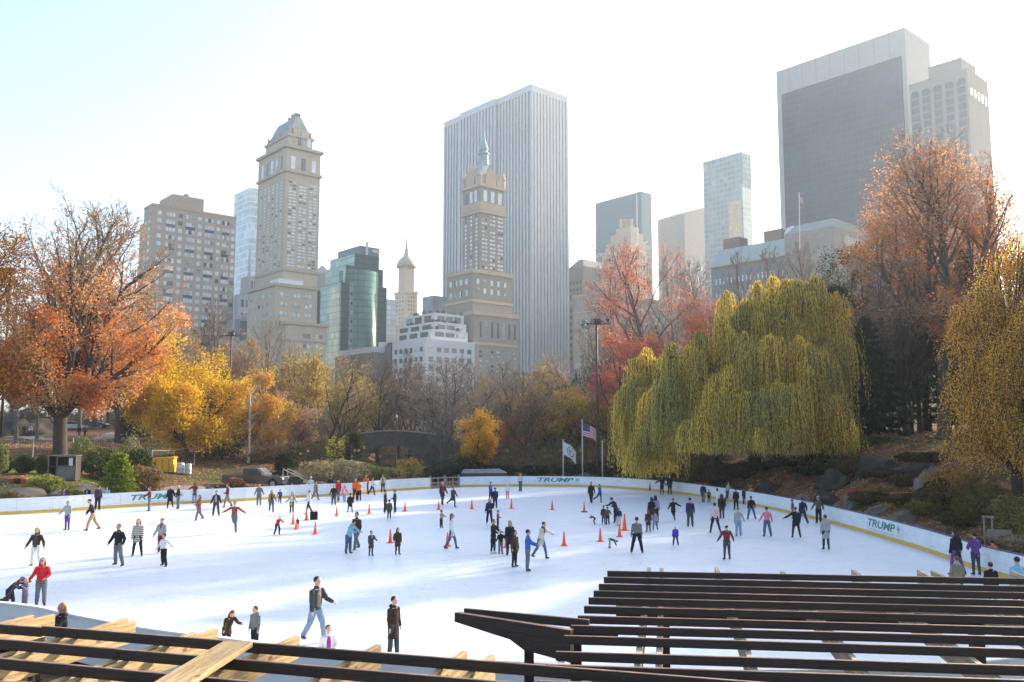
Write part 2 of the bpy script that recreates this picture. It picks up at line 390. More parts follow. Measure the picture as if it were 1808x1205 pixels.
nfar = (len(_far)-1)*6
gate_a = 8*6; gate_b = 9*6      # (760 .. 812)
i_nl = (len(_far)+len(_near_r))*6
board_run('rink_boards', list(range(i_nl+3*6+4, NO))+list(range(NO, NO+gate_a+1)), 'white rink boards with yellow kick strip on the left side up to the wooden gate', M_cap)
board_run('rink_boards', list(range(gate_b, nfar+2*6)), 'white rink boards with yellow kick strip curving from the wooden gate round the right side', M_navy)
board_run('rink_boards', list(range(nfar+2*6, i_nl+3*6+5)), 'grey near rink boards with white cap rail behind the pergola', M_cap)
# wooden gate in the boards
M_gate = pm('gate_grey_wood', (.30,.29,.26), (.22,.21,.19), scale=8, rough=.8, bump=.3)
pa, pb = OUT[gate_a], OUT[gate_b]; dg = (pb-pa); Lg = dg.length; dn = dg.normalized()
gr = empty('wooden_gate', (pa.x, pa.y, 0), math.atan2(dn.y, dn.x), 'grey timber rail gate closing the gap in the far boards', 'gate')
for k in range(2):
    x0 = .08+k*(Lg/2); x1 = x0+Lg/2-.16; mb = MB()
    for z in (.12, .55, 1.0): mb.obox((x0, .02, z-.05), (x1-x0,0,0), (0,.05,0), (0,0,.1))
    for x in (x0-.04, (x0+x1)/2-.05, x1-.06): mb.obox((x, -.035, .05), (.1,0,0), (0,.05,0), (0,0,1.03))
    mb.build('gate_leaf', M_gate, gr)
for k in range(3): MB().obox((k*(Lg-.14)/2, .08, -.05), (.14,0,0), (0,.14,0), (0,0,1.25)).build('post', M_gate, gr)

# lettering on the boards
def text_pts(txt, size, bold=0.0, shear=0.0, space=1.0):
    cu = bpy.data.curves.new('t', 'FONT'); cu.body = txt; cu.size = size; cu.shear = shear; cu.space_character = space
    cu.offset = bold; cu.align_x = 'LEFT'; cu.resolution_u = 3; cu.fill_mode = 'BOTH'; cu.extrude = 0
    o = bpy.data.objects.new('t', cu); COL.objects.link(o)
    dg_ = bpy.context.evaluated_depsgraph_get(); me = bpy.data.meshes.new_from_object(o.evaluated_get(dg_))
    V = [tuple(v.co) for v in me.vertices]; Fs = [tuple(p.vertices) for p in me.polygons]
    bpy.data.objects.remove(o); bpy.data.meshes.remove(me); return V, Fs
def locate(px):
    """outline parameter (float index) on the far side whose bottom is at photo column px"""
    best = None
    for i in range(0, nfar):
        for t in (0, .25, .5, .75):
            p = OUT[i].lerp(OUT[i+1], t); d = F*CP; 
            # project
            X, Y, Z = p.x, p.y, .6-CAMZ; zc = Y*CP+Z*SP; x = CX+F*X/zc
            if best is None or abs(x-px) < best[0]: best = (abs(x-px), i+t)
    return best[1]
def along(u, s):
    """walk s metres along the outline from parameter u (direction of growing index)"""
    i = int(u); p = OUT[i % NO].lerp(OUT[(i+1) % NO], u-i); rem = s; j = i+1
    while rem > 0:
        q_ = OUT[j % NO]; L_ = (q_-p).length
        if L_ >= rem and L_ > 1e-6: p = p.lerp(q_, rem/L_); break
        rem -= L_; p = q_; j += 1
    return p, NRM[(j-1) % NO]
M_green = pm('sign_green', (.035,.25,.19), (.03,.20,.16), scale=5, rough=.5)
M_gtxt = pm('sign_grey_letters', (.36,.42,.45), scale=5, rough=.5)
def ring2d(cx, cy, r, w_, n=28):
    V = []; Fs = []
    for k in range(n):
        t = 2*math.pi*k/n; V += [(cx+r*math.cos(t), cy+r*math.sin(t), 0), (cx+(r-w_)*math.cos(t), cy+(r-w_)*math.sin(t), 0)]
    for k in range(n): a = 2*k; b_ = 2*((k+1) % n); Fs.append((a, b_, b_+1, a+1))
    return V, Fs
def leaf2d(cx, cy, r):
    pts = []
    for t, q_ in ((90,1),(70,.5),(45,.85),(25,.5),(0,.9),(-25,.45),(-50,.75),(-75,.3),(-85,.9),(-95,.9),(-105,.3),(-130,.75),(-155,.45),(180,.9),(155,.5),(135,.85),(110,.5)):
        pts.append((cx+r*q_*math.cos(R(t)), cy+r*q_*math.sin(R(t)), 0))
    V = [(cx, cy, 0)]+pts; return V, [(0, i, i % len(pts)+1) for i in range(1, len(pts)+1)]
def banner(px0, px1, sub, label):
    u0 = locate(px0); u1 = locate(px1); L_ = 0
    pts = [OUT[int(u0)].lerp(OUT[int(u0)+1], u0-int(u0))]+[OUT[i] for i in range(int(u0)+1, int(u1)+1)]+[OUT[int(u1)].lerp(OUT[int(u1)+1], u1-int(u1))]
    for a, b_ in zip(pts, pts[1:]): L_ += (b_-a).length
    root = empty('board_lettering', (0,0,0), 0, label, 'lettering')
    def place(V, Fs, nm, mat, off):
        vs = []
        for x, y, z in V:
            p, n = along(u0, max(x, .001)); q_ = p-n*off; vs.append((q_.x, q_.y, y))
        me = bpy.data.meshes.new(nm); me.from_pydata(vs, [], Fs); me.materials.append(mat); me.update(); return link(nm, me, root)
    V, Fs = text_pts('TRUMP', 1, .028, .28, .98)
    x0 = min(v[0] for v in V); x1 = max(v[0] for v in V); y0 = min(v[1] for v in V); y1 = max(v[1] for v in V)
    W = L_*.84; V = [((v[0]-x0)/(x1-x0)*W, .46+(v[1]-y0)/(y1-y0)*.42, 0) for v in V]; place(V, Fs, 'letters', M_green, .008)
    V, Fs = text_pts(sub, 1, .0, 0, 1.3)
    x0 = min(v[0] for v in V); x1 = max(v[0] for v in V)
    V = [((v[0]-x0)/(x1-x0)*L_, .27+v[1]*.14, 0) for v in V]; place(V, Fs, 'small_letters', M_gtxt, .008)
    V, Fs = ring2d(L_*.93, .68, .2, .045); place(V, Fs, 'ring', M_gtxt, .008)
    V, Fs = leaf2d(L_*.93, .68, .15); place(V, Fs, 'leaf_emblem', M_green, .008)
banner(229, 326, 'CENTRAL PARK WOLLMAN RINK', 'green banner lettering on the boards at the left, behind the dark clad skaters')
banner(951, 1024, 'WWW.WOLLMANRINK.COM', 'green banner lettering with web address on the far boards below the flagpoles')
banner(1531, 1590, 'CENTRAL PARK WOLLMAN RINK', 'green banner lettering on the curving boards at the right, below the boulders')
# ================================================================ pergolas in the foreground
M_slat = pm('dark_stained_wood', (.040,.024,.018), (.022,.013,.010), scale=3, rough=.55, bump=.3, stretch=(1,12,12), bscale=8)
def pale_tops(m, c, fac=1.0):
    """mix a paler colour into the upward faces"""
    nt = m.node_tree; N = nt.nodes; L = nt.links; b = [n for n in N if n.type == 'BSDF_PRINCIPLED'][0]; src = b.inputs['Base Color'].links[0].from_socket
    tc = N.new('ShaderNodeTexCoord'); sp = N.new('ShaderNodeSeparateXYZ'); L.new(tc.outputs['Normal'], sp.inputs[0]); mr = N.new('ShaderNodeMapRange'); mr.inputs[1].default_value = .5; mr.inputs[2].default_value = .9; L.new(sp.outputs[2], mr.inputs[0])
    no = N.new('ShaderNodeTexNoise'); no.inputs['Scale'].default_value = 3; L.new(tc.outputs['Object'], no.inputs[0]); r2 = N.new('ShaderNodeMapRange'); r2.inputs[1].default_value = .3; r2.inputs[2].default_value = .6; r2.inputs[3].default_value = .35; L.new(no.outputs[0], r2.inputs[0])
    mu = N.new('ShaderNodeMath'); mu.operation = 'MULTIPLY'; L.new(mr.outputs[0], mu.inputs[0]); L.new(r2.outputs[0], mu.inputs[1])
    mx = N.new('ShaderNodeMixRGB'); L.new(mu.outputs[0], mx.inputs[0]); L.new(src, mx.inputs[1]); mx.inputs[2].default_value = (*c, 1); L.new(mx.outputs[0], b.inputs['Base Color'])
pale_tops(M_slat, (.36,.21,.14))
M_raft = pm('pale_weathered_wood', (.60,.43,.21), (.44,.30,.14), scale=2.2, rough=.75, bump=.35, stretch=(1,9,9), bscale=9)
M_raftR = pm('grey_weathered_wood', (.50,.42,.31), (.34,.28,.21), scale=2.5, rough=.8, bump=.35, stretch=(1,9,9), bscale=9)
HP = 2.6; ZP = CAMZ-HP      # plane of the slat tops
def pg(px, py, z): return G(px, py, z)
def beam(root, nm, a, b, w_, h_, mat, drop=0):
    """beam whose top centre line runs a->b; local mesh keeps its length on X so the grain follows it"""
    a, b = Vector(a), Vector(b); d = b-a; L_ = d.length
    mb = MB().obox((0, -w_/2, -h_), (L_,0,0), (0,w_,0), (0,0,h_))
    o = mb.build(nm, mat, root); o.location = a; o.rotation_euler = (0, -math.asin(d.z/L_), math.atan2(d.y, d.x))
    bv = o.modifiers.new('bevel', 'BEVEL'); bv.width = .006; bv.segments = 1
    return o
pr = empty('pergola', (0,0,0), 0, 'dark slatted pergola at the lower right with a cantilevered beam', 'pergola')
rs = [((1072,1008),(1250,1013.6)),((1066,1019),(1250,1023)),((1057,1031),(1250,1035)),((1048,1043),(1250,1047.5)),((1039,1055),(1250,1060.5)),
      ((1031,1070),(1250,1075)),((1020,1087),(1250,1092)),((1008,1104),(1250,1110.5)),((996,1122),(1250,1130)),((981,1150),(1250,1158)),((963,1173),(1250,1183)),((950,1202),(1250,1214))]
dirR = Vector((math.cos(R(7.0)), -math.sin(R(7.0)), 0))
for k, ((x, y), _) in enumerate(rs):
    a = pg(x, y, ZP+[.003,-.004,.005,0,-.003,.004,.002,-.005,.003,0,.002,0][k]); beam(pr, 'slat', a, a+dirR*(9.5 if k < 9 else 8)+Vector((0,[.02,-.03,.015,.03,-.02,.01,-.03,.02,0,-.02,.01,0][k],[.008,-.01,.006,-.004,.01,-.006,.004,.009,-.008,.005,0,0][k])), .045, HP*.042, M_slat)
PR = random.Random(3)
VR = R(10)
rd = Vector((math.sin(VR), math.cos(VR), 0))
for x, y in ((1146,1002),(1168,1003),(1265,1001.5),(1381,1009),(1506,1006),(1622,1006),(1646,1007),(1786,1008)):
    a = pg(x, y, ZP-HP*.042-.003); w_ = .075
    beam(pr, 'rafter', a, a-rd*9.5, w_, .28, M_raftR)
# header beams that carry the rafters, posts
zh = ZP-HP*.042-.29
for Yh in (11.2, 15.4):
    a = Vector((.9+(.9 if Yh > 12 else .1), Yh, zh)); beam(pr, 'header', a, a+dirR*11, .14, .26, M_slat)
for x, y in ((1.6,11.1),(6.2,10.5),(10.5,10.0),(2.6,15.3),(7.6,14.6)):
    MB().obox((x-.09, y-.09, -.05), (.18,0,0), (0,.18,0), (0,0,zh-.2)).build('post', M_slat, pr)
# cantilever at its left
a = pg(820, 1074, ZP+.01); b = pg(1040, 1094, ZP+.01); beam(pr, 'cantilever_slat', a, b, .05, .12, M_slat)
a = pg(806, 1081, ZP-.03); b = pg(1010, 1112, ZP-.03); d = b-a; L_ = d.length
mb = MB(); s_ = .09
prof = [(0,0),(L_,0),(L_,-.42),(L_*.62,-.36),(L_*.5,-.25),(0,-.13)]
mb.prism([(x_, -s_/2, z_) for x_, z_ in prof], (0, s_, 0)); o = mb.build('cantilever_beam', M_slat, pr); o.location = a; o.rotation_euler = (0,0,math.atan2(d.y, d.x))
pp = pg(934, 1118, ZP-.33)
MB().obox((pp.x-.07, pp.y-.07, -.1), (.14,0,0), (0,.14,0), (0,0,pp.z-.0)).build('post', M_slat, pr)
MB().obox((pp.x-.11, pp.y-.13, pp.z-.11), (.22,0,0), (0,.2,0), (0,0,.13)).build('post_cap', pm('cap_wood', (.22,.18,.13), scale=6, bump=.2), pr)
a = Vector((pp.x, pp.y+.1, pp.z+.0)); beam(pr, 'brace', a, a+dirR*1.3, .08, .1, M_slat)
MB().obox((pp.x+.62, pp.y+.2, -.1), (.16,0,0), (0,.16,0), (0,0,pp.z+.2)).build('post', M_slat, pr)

pl_ = empty('pergola', (0,0,0), 0, 'dark slats over pale timber rafters at the lower left pergola', 'pergola')
VL = R(16.4); nL = Vector((math.sin(VL), math.cos(VL), 0)); tL = Vector((math.cos(VL), -math.sin(VL), 0))
def PLn(t, D, z): p = tL*t+nL*D; return Vector((p.x, p.y, z))
HL = HP
for k in range(7):
    D = HL*(3.725-.282*k); t0 = -HL*(3.62 if k == 0 else 4.3); t1 = HL*(.68 if k == 0 else .9)
    # slat ends: the first one starts at the photo's left edge and joins the right pergola
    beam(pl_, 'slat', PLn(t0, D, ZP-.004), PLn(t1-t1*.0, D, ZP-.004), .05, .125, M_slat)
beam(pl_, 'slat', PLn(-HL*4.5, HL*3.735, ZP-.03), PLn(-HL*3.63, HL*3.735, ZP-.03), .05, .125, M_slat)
zr = ZP-.132
for t, D in ((-4.58,4.2),(-4.08,4.12),(-3.98,4.17),(-3.50,4.2),(-3.41,4.15),(-2.92,4.02),(-2.86,4.12),(-2.36,4.1),(-1.88,4.05),(-1.43,4.05),(-1.28,4.02),(-.62,3.9),(.02,3.9),(.6,3.6)):
    beam(pl_, 'rafter', PLn(HL*t, HL*D, zr), PLn(HL*t, HL*1.0, zr), .085, .29, M_raft)
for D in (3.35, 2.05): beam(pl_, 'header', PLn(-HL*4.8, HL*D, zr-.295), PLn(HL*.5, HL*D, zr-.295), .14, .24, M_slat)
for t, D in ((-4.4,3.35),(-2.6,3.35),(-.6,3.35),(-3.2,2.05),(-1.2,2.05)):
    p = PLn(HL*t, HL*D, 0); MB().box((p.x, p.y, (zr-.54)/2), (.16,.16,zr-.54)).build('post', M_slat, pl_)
# loose wide plank lying on top
a = (pg(392,1131,ZP+.07)+pg(449,1134,ZP+.07))/2; dq = Vector((math.sin(R(4.6)), math.cos(R(4.6)), 0))
pk = beam(None, 'loose_plank', a, a-dq*4.6, .37, .065, M_raft); tag(pk, 'wide pale plank lying loose across the dark slats', 'plank')

def knots(m):
    nt = m.node_tree; N = nt.nodes; L = nt.links; b = [n for n in N if n.type == 'BSDF_PRINCIPLED'][0]; src = b.inputs['Base Color'].links[0].from_socket
    tc = N.new('ShaderNodeTexCoord'); mp = N.new('ShaderNodeMapping'); mp.inputs['Scale'].default_value = (1.3,3.2,3.2); L.new(tc.outputs['Object'], mp.inputs[0])
    vo = N.new('ShaderNodeTexVoronoi'); vo.inputs['Scale'].default_value = 1.5; L.new(mp.outputs[0], vo.inputs[0]); mr = N.new('ShaderNodeMapRange'); mr.inputs[1].default_value = .06; mr.inputs[2].default_value = .14; mr.inputs[3].default_value = 1; mr.inputs[4].default_value = 0; L.new(vo.outputs['Distance'], mr.inputs[0])
    mx = N.new('ShaderNodeMixRGB'); L.new(mr.outputs[0], mx.inputs[0]); L.new(src, mx.inputs[1]); mx.inputs[2].default_value = (.16,.09,.05,1)
    m2 = N.new('ShaderNodeMapping'); m2.inputs['Scale'].default_value = (.35,14,14); L.new(tc.outputs['Object'], m2.inputs[0]); n2 = N.new('ShaderNodeTexNoise'); n2.inputs['Scale'].default_value = 2.5; n2.inputs['Detail'].default_value = 7; n2.inputs['Distortion'].default_value = .8; L.new(m2.outputs[0], n2.inputs[0])
    r = ramp(nt, [(.42,(.62,.55,.48)),(.55,(1,1,1))]); L.new(n2.outputs[0], r.inputs[0]); m3 = N.new('ShaderNodeMixRGB'); m3.blend_type = 'MULTIPLY'; m3.inputs[0].default_value = .8; L.new(mx.outputs[0], m3.inputs[1]); L.new(r.outputs[0], m3.inputs[2]); L.new(m3.outputs[0], b.inputs['Base Color'])
for m_ in (M_raft, M_raftR): knots(m_)
# bolt heads where the left slats cross the rafters
M_bolt = flat('bolt_rust', (.10,.055,.035), metal=.4)
for k in range(3):
    for t in (-4.08,-3.41,-2.92,-2.36,-1.88,-1.43,-.62):
        p = PLn(HL*t+.03, HL*(3.725-.282*k)-.025, ZP-.07); n_ = -nL; MB().tube([p, p+Vector((n_.x, n_.y, 0))*.012], .016, 8).build('bolt', M_bolt, pl_)
# ================================================================ trees
M_bark = pm('bark_brown', (.085,.062,.047), (.045,.034,.028), scale=3, rough=.95, bump=.5, stretch=(3,3,.6))
M_barkg = pm('bark_grey', (.17,.145,.125), (.09,.078,.07), scale=3, rough=.95, bump=.4, stretch=(3,3,.6))
M_barkp = pm('bark_pale', (.70,.66,.60), (.46,.41,.36), scale=5, rough=.8, bump=.2, stretch=(1,1,3))
M_twig = pm('twig_brown', (.20,.135,.095), (.12,.085,.065), scale=3, rough=.95)
M_twigg = pm('twig_grey', (.36,.30,.25), (.22,.18,.15), scale=3, rough=.95)
M_twigp = pm('twig_pink', (.40,.31,.19), (.28,.21,.13), scale=3, rough=.95)
M_twigo = pm('twig_olive', (.30,.22,.10), (.20,.15,.07), scale=3, rough=.95)
M_leaf = leafmat(trans=.5)

def seg_mesh(name, S, n, mat, smooth=True):
    """S (k,8): x0 y0 z0 r0 x1 y1 z1 r1 -> prisms with n sides"""
    S = np.asarray(S, float); k = len(S)
    a, b = S[:, 0:3], S[:, 4:7]; d = b-a; d /= np.linalg.norm(d, axis=1)[:, None]+1e-9
    ref = np.where(np.abs(d[:, :1]) < .7, np.array([[1.,0,0]]), np.array([[0,1.,0]]))
    u = np.cross(d, ref); u /= np.linalg.norm(u, axis=1)[:, None]; v = np.cross(d, u)
    V = np.zeros((k, 2*n, 3))
    for j in range(n):
        t = 2*math.pi*j/n; o = u*math.cos(t)+v*math.sin(t)
        V[:, j] = a+o*S[:, 3:4]; V[:, n+j] = b+o*S[:, 7:8]
    base = (np.arange(k)*2*n)[:, None, None]
    fc = np.array([(j, (j+1) % n, n+(j+1) % n, n+j) for j in range(n)])[None]+base
    return np_mesh(name, V.reshape(-1, 3), fc.reshape(-1, 4), mat, smooth=smooth)

def leaf_mesh(name, P, size, pal, rg, aspect=1.6, dirs=None, clump=.35, mat=None, jit=.35, tone=None):
    """kite-shaped leaves at points P; pal = list of rgb picked in clumps"""
    n = len(P); P = np.asarray(P, float)
    sz = (size*(1+jit*(rg.random(n)*2-1)))[:, None]
    if dirs is None:
        d = rg.normal(size=(n,3)); d[:, 2] -= .5
    else: d = np.asarray(dirs)+rg.normal(size=(n,3))*.12
    d /= np.linalg.norm(d, axis=1)[:, None]+1e-9
    r = rg.normal(size=(n,3)); s = np.cross(d, r); s /= np.linalg.norm(s, axis=1)[:, None]+1e-9
    L = d*sz*aspect; W = s*sz*.5
    V = np.stack([P-L*.5, P+W-L*.05, P+L*.5, P-W-L*.05], 1).reshape(-1, 3)
    Fc = np.arange(n*4).reshape(n, 4)
    pal = np.asarray(pal, float)
    f = .5+.5*np.sin(P[:,0]*clump*2.1+1.3*np.sin(P[:,2]*clump*1.7)+2)*np.cos(P[:,1]*clump*1.9+P[:,2]*clump*1.1)
    if tone is not None: f = np.clip(.20*f+1.1*tone-.05, 0, 1.2)
    t = np.clip(f*.75+rg.random(n)*(.5 if tone is None else .3)-.12, 0, .999)*(len(pal)-1); i = t.astype(int); fr = (t-i)[:, None]
    c = pal[i]*(1-fr)+pal[np.minimum(i+1, len(pal)-1)]*fr
    c = c*(1+.35*(rg.random((n,1))-.5))
    return np_mesh(name, V, Fc, mat or M_leaf, col=c)

class Tree:
    def __init__(s, seed, env, nch, ang, ratio, seg, wob, trop, lvmax, r_tip=.3, startf=.3, minr=.008, lean=(0,0)):
        s.rg = random.Random(seed); s.env = env; s.nch = nch; s.ang = ang; s.ratio = ratio; s.seg = seg
        s.wob = wob; s.trop = trop; s.lvmax = lvmax; s.S = []; s.tips = []; s.r_tip = r_tip; s.startf = startf; s.minr = minr
    def dist(s, p, d):
        cx, cy, cz, rx, ry, rz = s.env
        ax, ay, az_ = (p.x-cx)/rx, (p.y-cy)/ry, (p.z-cz)/rz; dx, dy, dz = d.x/rx, d.y/ry, d.z/rz
        A_ = dx*dx+dy*dy+dz*dz; B_ = 2*(ax*dx+ay*dy+az_*dz); C_ = ax*ax+ay*ay+az_*az_-1
        D = B_*B_-4*A_*C_
        if C_ > 0 and (D < 0 or B_ > 0): return min(rx, rz)*.35
        return (-B_+math.sqrt(max(D,0)))/(2*A_)
    def branch(s, p, d, L, r, lv):
        rg = s.rg; n = max(2, int(round(L/s.seg[lv]))); st = L/n; p = Vector(p); d = Vector(d).normalized(); r0 = r
        w_ = s.wob[lv]; pts = [p.copy()]; ds = [d.copy()]; rad = [r]
        for i in range(n):
            d = (d+Vector((rg.gauss(0,w_), rg.gauss(0,w_), rg.gauss(0,w_)+s.trop[lv]))).normalized()
            q_ = p+d*st; r1 = max(s.minr, r0*(1-(i+1)/n*(1-s.r_tip)))
            s.S.append((lv, p.x, p.y, p.z, r, q_.x, q_.y, q_.z, r1)); p = q_; r = r1
            pts.append(p.copy()); ds.append(d.copy()); rad.append(r)
        if lv >= s.lvmax:
            for i in range(1, n+1): s.tips.append((*pts[i], *ds[i]))
            return
        k = s.nch[lv]; k = max(2, int(k*rg.uniform(.8, 1.2)))
        ph = rg.uniform(0, 6.28)
        for j in range(k):
            f = s.startf+(1-s.startf)*(j+rg.random()*.8)/k; f = min(f, .999); i = int(f*n); fr = f*n-i
            q_ = pts[i].lerp(pts[i+1], fr); dd = ds[i+1]; ph += 2.4+rg.uniform(-.4,.4)
            a = R(s.ang[lv]*rg.uniform(.7, 1.25))
            ref = Vector((1,0,0)) if abs(dd.x) < .8 else Vector((0,1,0)); u = dd.cross(ref).normalized(); v = dd.cross(u)
            nd = dd*math.cos(a)+(u*math.cos(ph)+v*math.sin(ph))*math.sin(a)
            cl = L*s.ratio[lv]*(1-.45*f)*rg.uniform(.75,1.2); cl = min(cl, s.dist(q_, nd)*rg.uniform(.65,1.10))
            if cl < .18: continue
            s.branch(q_, nd, cl, max(s.minr, rad[i]*.62), lv+1)

BARE = dict(nch=[0,8,7,6,5], ang=[0,38,42,42,40], ratio=[0,.62,.6,.58,.6], seg=[1.2,1.1,.8,.5,.35], wob=[.06,.10,.12,.14,.16], trop=[.02,.05,.05,.04,.02])
def make_limbs(t, base, trunk_h, r, nl, spread, envh, lean=(0,0), twist=0, minf=.65, along=.18):
    """trunk then nl limbs fanning out, each reaching the crown's edge"""
    rg = t.rg; p = Vector(base); d = Vector((lean[0], lean[1], 1)).normalized(); n = 5; st = trunk_h/n; rr_ = r*1.35
    for i in range(n):
        d = (d+Vector((rg.gauss(0,.03), rg.gauss(0,.03), .04))).normalized(); q_ = p+d*st
        r1 = r*(1.35, 1.08, 1.0, .95, .93, .92)[i+1]; t.S.append((0, p.x, p.y, p.z, rr_, q_.x, q_.y, q_.z, r1)); p = q_; rr_ = r1
    ph = rg.uniform(0, 6.28)+twist
    for j in range(nl):
        ph += 2*math.pi/nl+rg.uniform(-.3,.3); a = R(spread*(.25 if j == 0 else rg.uniform(minf,1.2)))
        nd = Vector((math.cos(ph)*math.sin(a), math.sin(ph)*math.sin(a), math.cos(a)))
        L_ = t.dist(p, nd)*rg.uniform(.82,1.0); back = rg.uniform(0, trunk_h*along)
        t.branch(p-d*back, nd, L_, r*rg.uniform(.42,.62), 1)
def tree_env(px, Y, py_top, pxl, pxr, crown_bot, base=None, depth=.85):
    """world base point and crown ellipsoid in the tree's local frame, from photo columns/rows"""
    b = onT(px, Y); top = at(px, py_top, Y).z-b.z; zb = at(px, crown_bot, Y).z-b.z
    xl = at(pxl, 600, Y).x-b.x; xr = at(pxr, 600, Y).x-b.x; rx = (xr-xl)/2
    return b, (  (xl+xr)/2, 0, (top+zb)/2, rx, rx*depth, (top-zb)/2), top
def split_parts(root, t, bark, twig, cut=3):
    S = np.array(t.S); big = S[S[:,0] <= cut-1][:, 1:]; sm = S[S[:,0] >= cut][:, 1:]
    link('trunk', seg_mesh('trunk', big, 7, bark), root)
    if len(sm): link('twigs', seg_mesh('twigs', sm, 3, twig, smooth=False), root)
def thin(P, keep, rg): P = np.asarray(P); return P[rg.random(len(P)) < keep]
def scatter(tips, n, spread, rg):
    P = np.repeat(np.asarray(tips)[:, :3], n, axis=0); return P+rg.normal(size=P.shape)*spread

def leafy(name, seed, px, Y, top, xl, xr, cb, label, pal, cat='tree', trunk_r=.45, th=.3, nl=6, spread=55, leaves=4, lspread=.35, lsize=.2,
          hfun=None, bark=None, twig=None, par=BARE, lv=4, lean=(0,0), depth=.85, cut=3, nch=None, group=None, minr=.010, minf=.65, along=.18, yoff=0):
    b, env, H = tree_env(px, Y, top, xl, xr, cb, depth=depth); env = (env[0], yoff, *env[2:])
    p_ = dict(par); 
    if nch: p_['nch'] = nch
    t = Tree(seed, env, p_['nch'], p_['ang'], p_['ratio'], p_['seg'], p_['wob'], p_['trop'], lv, minr=minr)
    make_limbs(t, (0,0,-.3), H*th, trunk_r, nl, spread, env, lean, 0, minf, along)
    root = empty(name, b, 0, label, cat, group)
    split_parts(root, t, bark or M_bark, twig or M_twig, cut)
    rg = np.random.default_rng(seed)
    tips = np.array(t.tips)
    if leaves and len(tips):
        if hfun is not None:
            pr_ = hfun(tips[:,2]/H, tips[:,0]/env[3], rg, tips); tips = tips[rg.random(len(tips)) < pr_]
        P = scatter(tips, leaves, lspread, rg)
        if len(P): link('crown', leaf_mesh('crown', P, lsize, pal, rg), root)
    return root
def lump(tips, s=.35, ph=0):
    """clumped keep-probability so the foliage has gaps"""
    return .5+.5*np.sin(tips[:,0]*s*2+ph+np.sin(tips[:,2]*s*1.5))*np.sin(tips[:,1]*s*1.7+ph)*np.cos(tips[:,2]*s*1.8+ph*2)

RED = [(.56,.17,.06),(.68,.25,.08),(.74,.34,.10),(.78,.46,.20)]
ORG = [(.52,.16,.03),(.66,.28,.04),(.70,.38,.05)]
GOLD = [(.50,.30,.03),(.72,.45,.03),(.80,.55,.05),(.62,.30,.03)]
AMB = [(.45,.22,.03),(.62,.33,.05),(.66,.42,.08),(.40,.26,.06)]
SALM = [(.42,.22,.13),(.58,.34,.22),(.62,.42,.30)]
OLV = [(.10,.11,.03),(.20,.19,.05),(.34,.28,.07)]
DGRN = [(.015,.030,.012),(.03,.05,.018),(.05,.075,.025)]
# --- big red maple at the left: leaves low, bare crown top
def h_maple(h, x, rg, tips): return np.clip(1.0-np.clip((h-.38)/.36, 0, 1)*.95, .05, 1)*np.clip((lump(tips,.62)-.16)*1.8, .04, 1)
leafy('maple_tree', 11, 108, 78, 330, -35, 310, 745, 'big red and orange maple with bare twig top and thick grey trunk at the left', RED, trunk_r=.62, th=.2, nl=12, spread=66, leaves=8, lsize=.135, lspread=.36, hfun=h_maple, lv=4, nch=[0,13,9,6,4], minr=.024, minf=.15, twig=M_twigp)
# --- orange maple at the left edge, trunk outside the frame
def h_org(h, x, rg, tips): return np.clip(1.1-np.clip((h-.5)/.35,0,1)*1.0, .08, 1)*np.clip(lump(tips,.3,1)*1.1+.1,.05,1)
leafy('maple_tree', 12, -30, 74, 355, -160, 100, 720, 'bright orange maple cut off by the left edge of the photo', ORG, trunk_r=.5, th=.3, nl=7, spread=60, leaves=11, lsize=.145, lspread=.4, hfun=h_org, lv=4, nch=[0,12,8,6,4], minr=.02, minf=.2)
# --- golden yellow tree
leafy('gold_tree', 13, 330, 94, 572, 228, 438, 806, 'golden yellow tree with a dark crooked trunk behind the yellow container', GOLD, trunk_r=.26, th=.16, nl=14, spread=86, minf=.25, leaves=12, lsize=.14, lspread=.42, hfun=lambda h,x,rg,t: np.clip((lump(t,.95)-.2)*3,.03,1), lv=4, nch=[0,9,7,5,4])
# --- yellow orange leaves around the birches
leafy('birch_tree', 14, 440, 97, 655, 405, 520, 815, 'slender white stemmed birch with orange yellow leaves behind the pickup', AMB, bark=M_barkp, twig=M_twigp, trunk_r=.12, th=.80, nl=16, spread=62, along=.85, yoff=1.9, leaves=8, lsize=.13, lspread=.35, hfun=lambda h,x,rg,t: np.clip(1.2-h*.7,.2,1)*np.clip((lump(t,.9,2)-.10)*3,.05,1), lv=4, nch=[0,12,6,5,3])
leafy('birch_tree', 15, 457, 99, 700, 425, 530, 812, 'smaller leaning white birch with amber leaves, right of the taller birch', AMB, bark=M_barkp, twig=M_twigp, trunk_r=.10, th=.75, nl=15, spread=64, along=.85, yoff=1.7, leaves=9, lsize=.13, lspread=.38, lean=(.12,0), hfun=lambda h,x,rg,t: np.clip((lump(t,.9,3)-.10)*3,.05,1), lv=4, nch=[0,8,6,5,3])
leafy('salmon_oak', 16, 505, 104, 690, 470, 560, 815, 'pinkish brown leaved young oak right of the birches', SALM, trunk_r=.14, th=.15, nl=6, spread=60, leaves=9, lsize=.18, lspread=.35, hfun=lambda h,x,rg,t: np.clip(lump(t,.5,4)*1.2,.05,1), lv=4, nch=[0,7,6,5,3])
# --- olive bare willow shaped tree
leafy('spreading_tree', 17, 578, 108, 628, 540, 680, 775, 'olive brown spreading tree with a dark forked trunk leaning right above the reeds', [(.40,.26,.12),(.48,.33,.15),(.36,.30,.10)], trunk_r=.42, th=.12, nl=7, spread=50, leaves=5, lsize=.11, lspread=.4, twig=M_twigo, lean=(.1,0), hfun=lambda h,x,rg,t: np.clip(lump(t,.5,5)*.9,.05,1), lv=4, nch=[0,9,7,6,4])
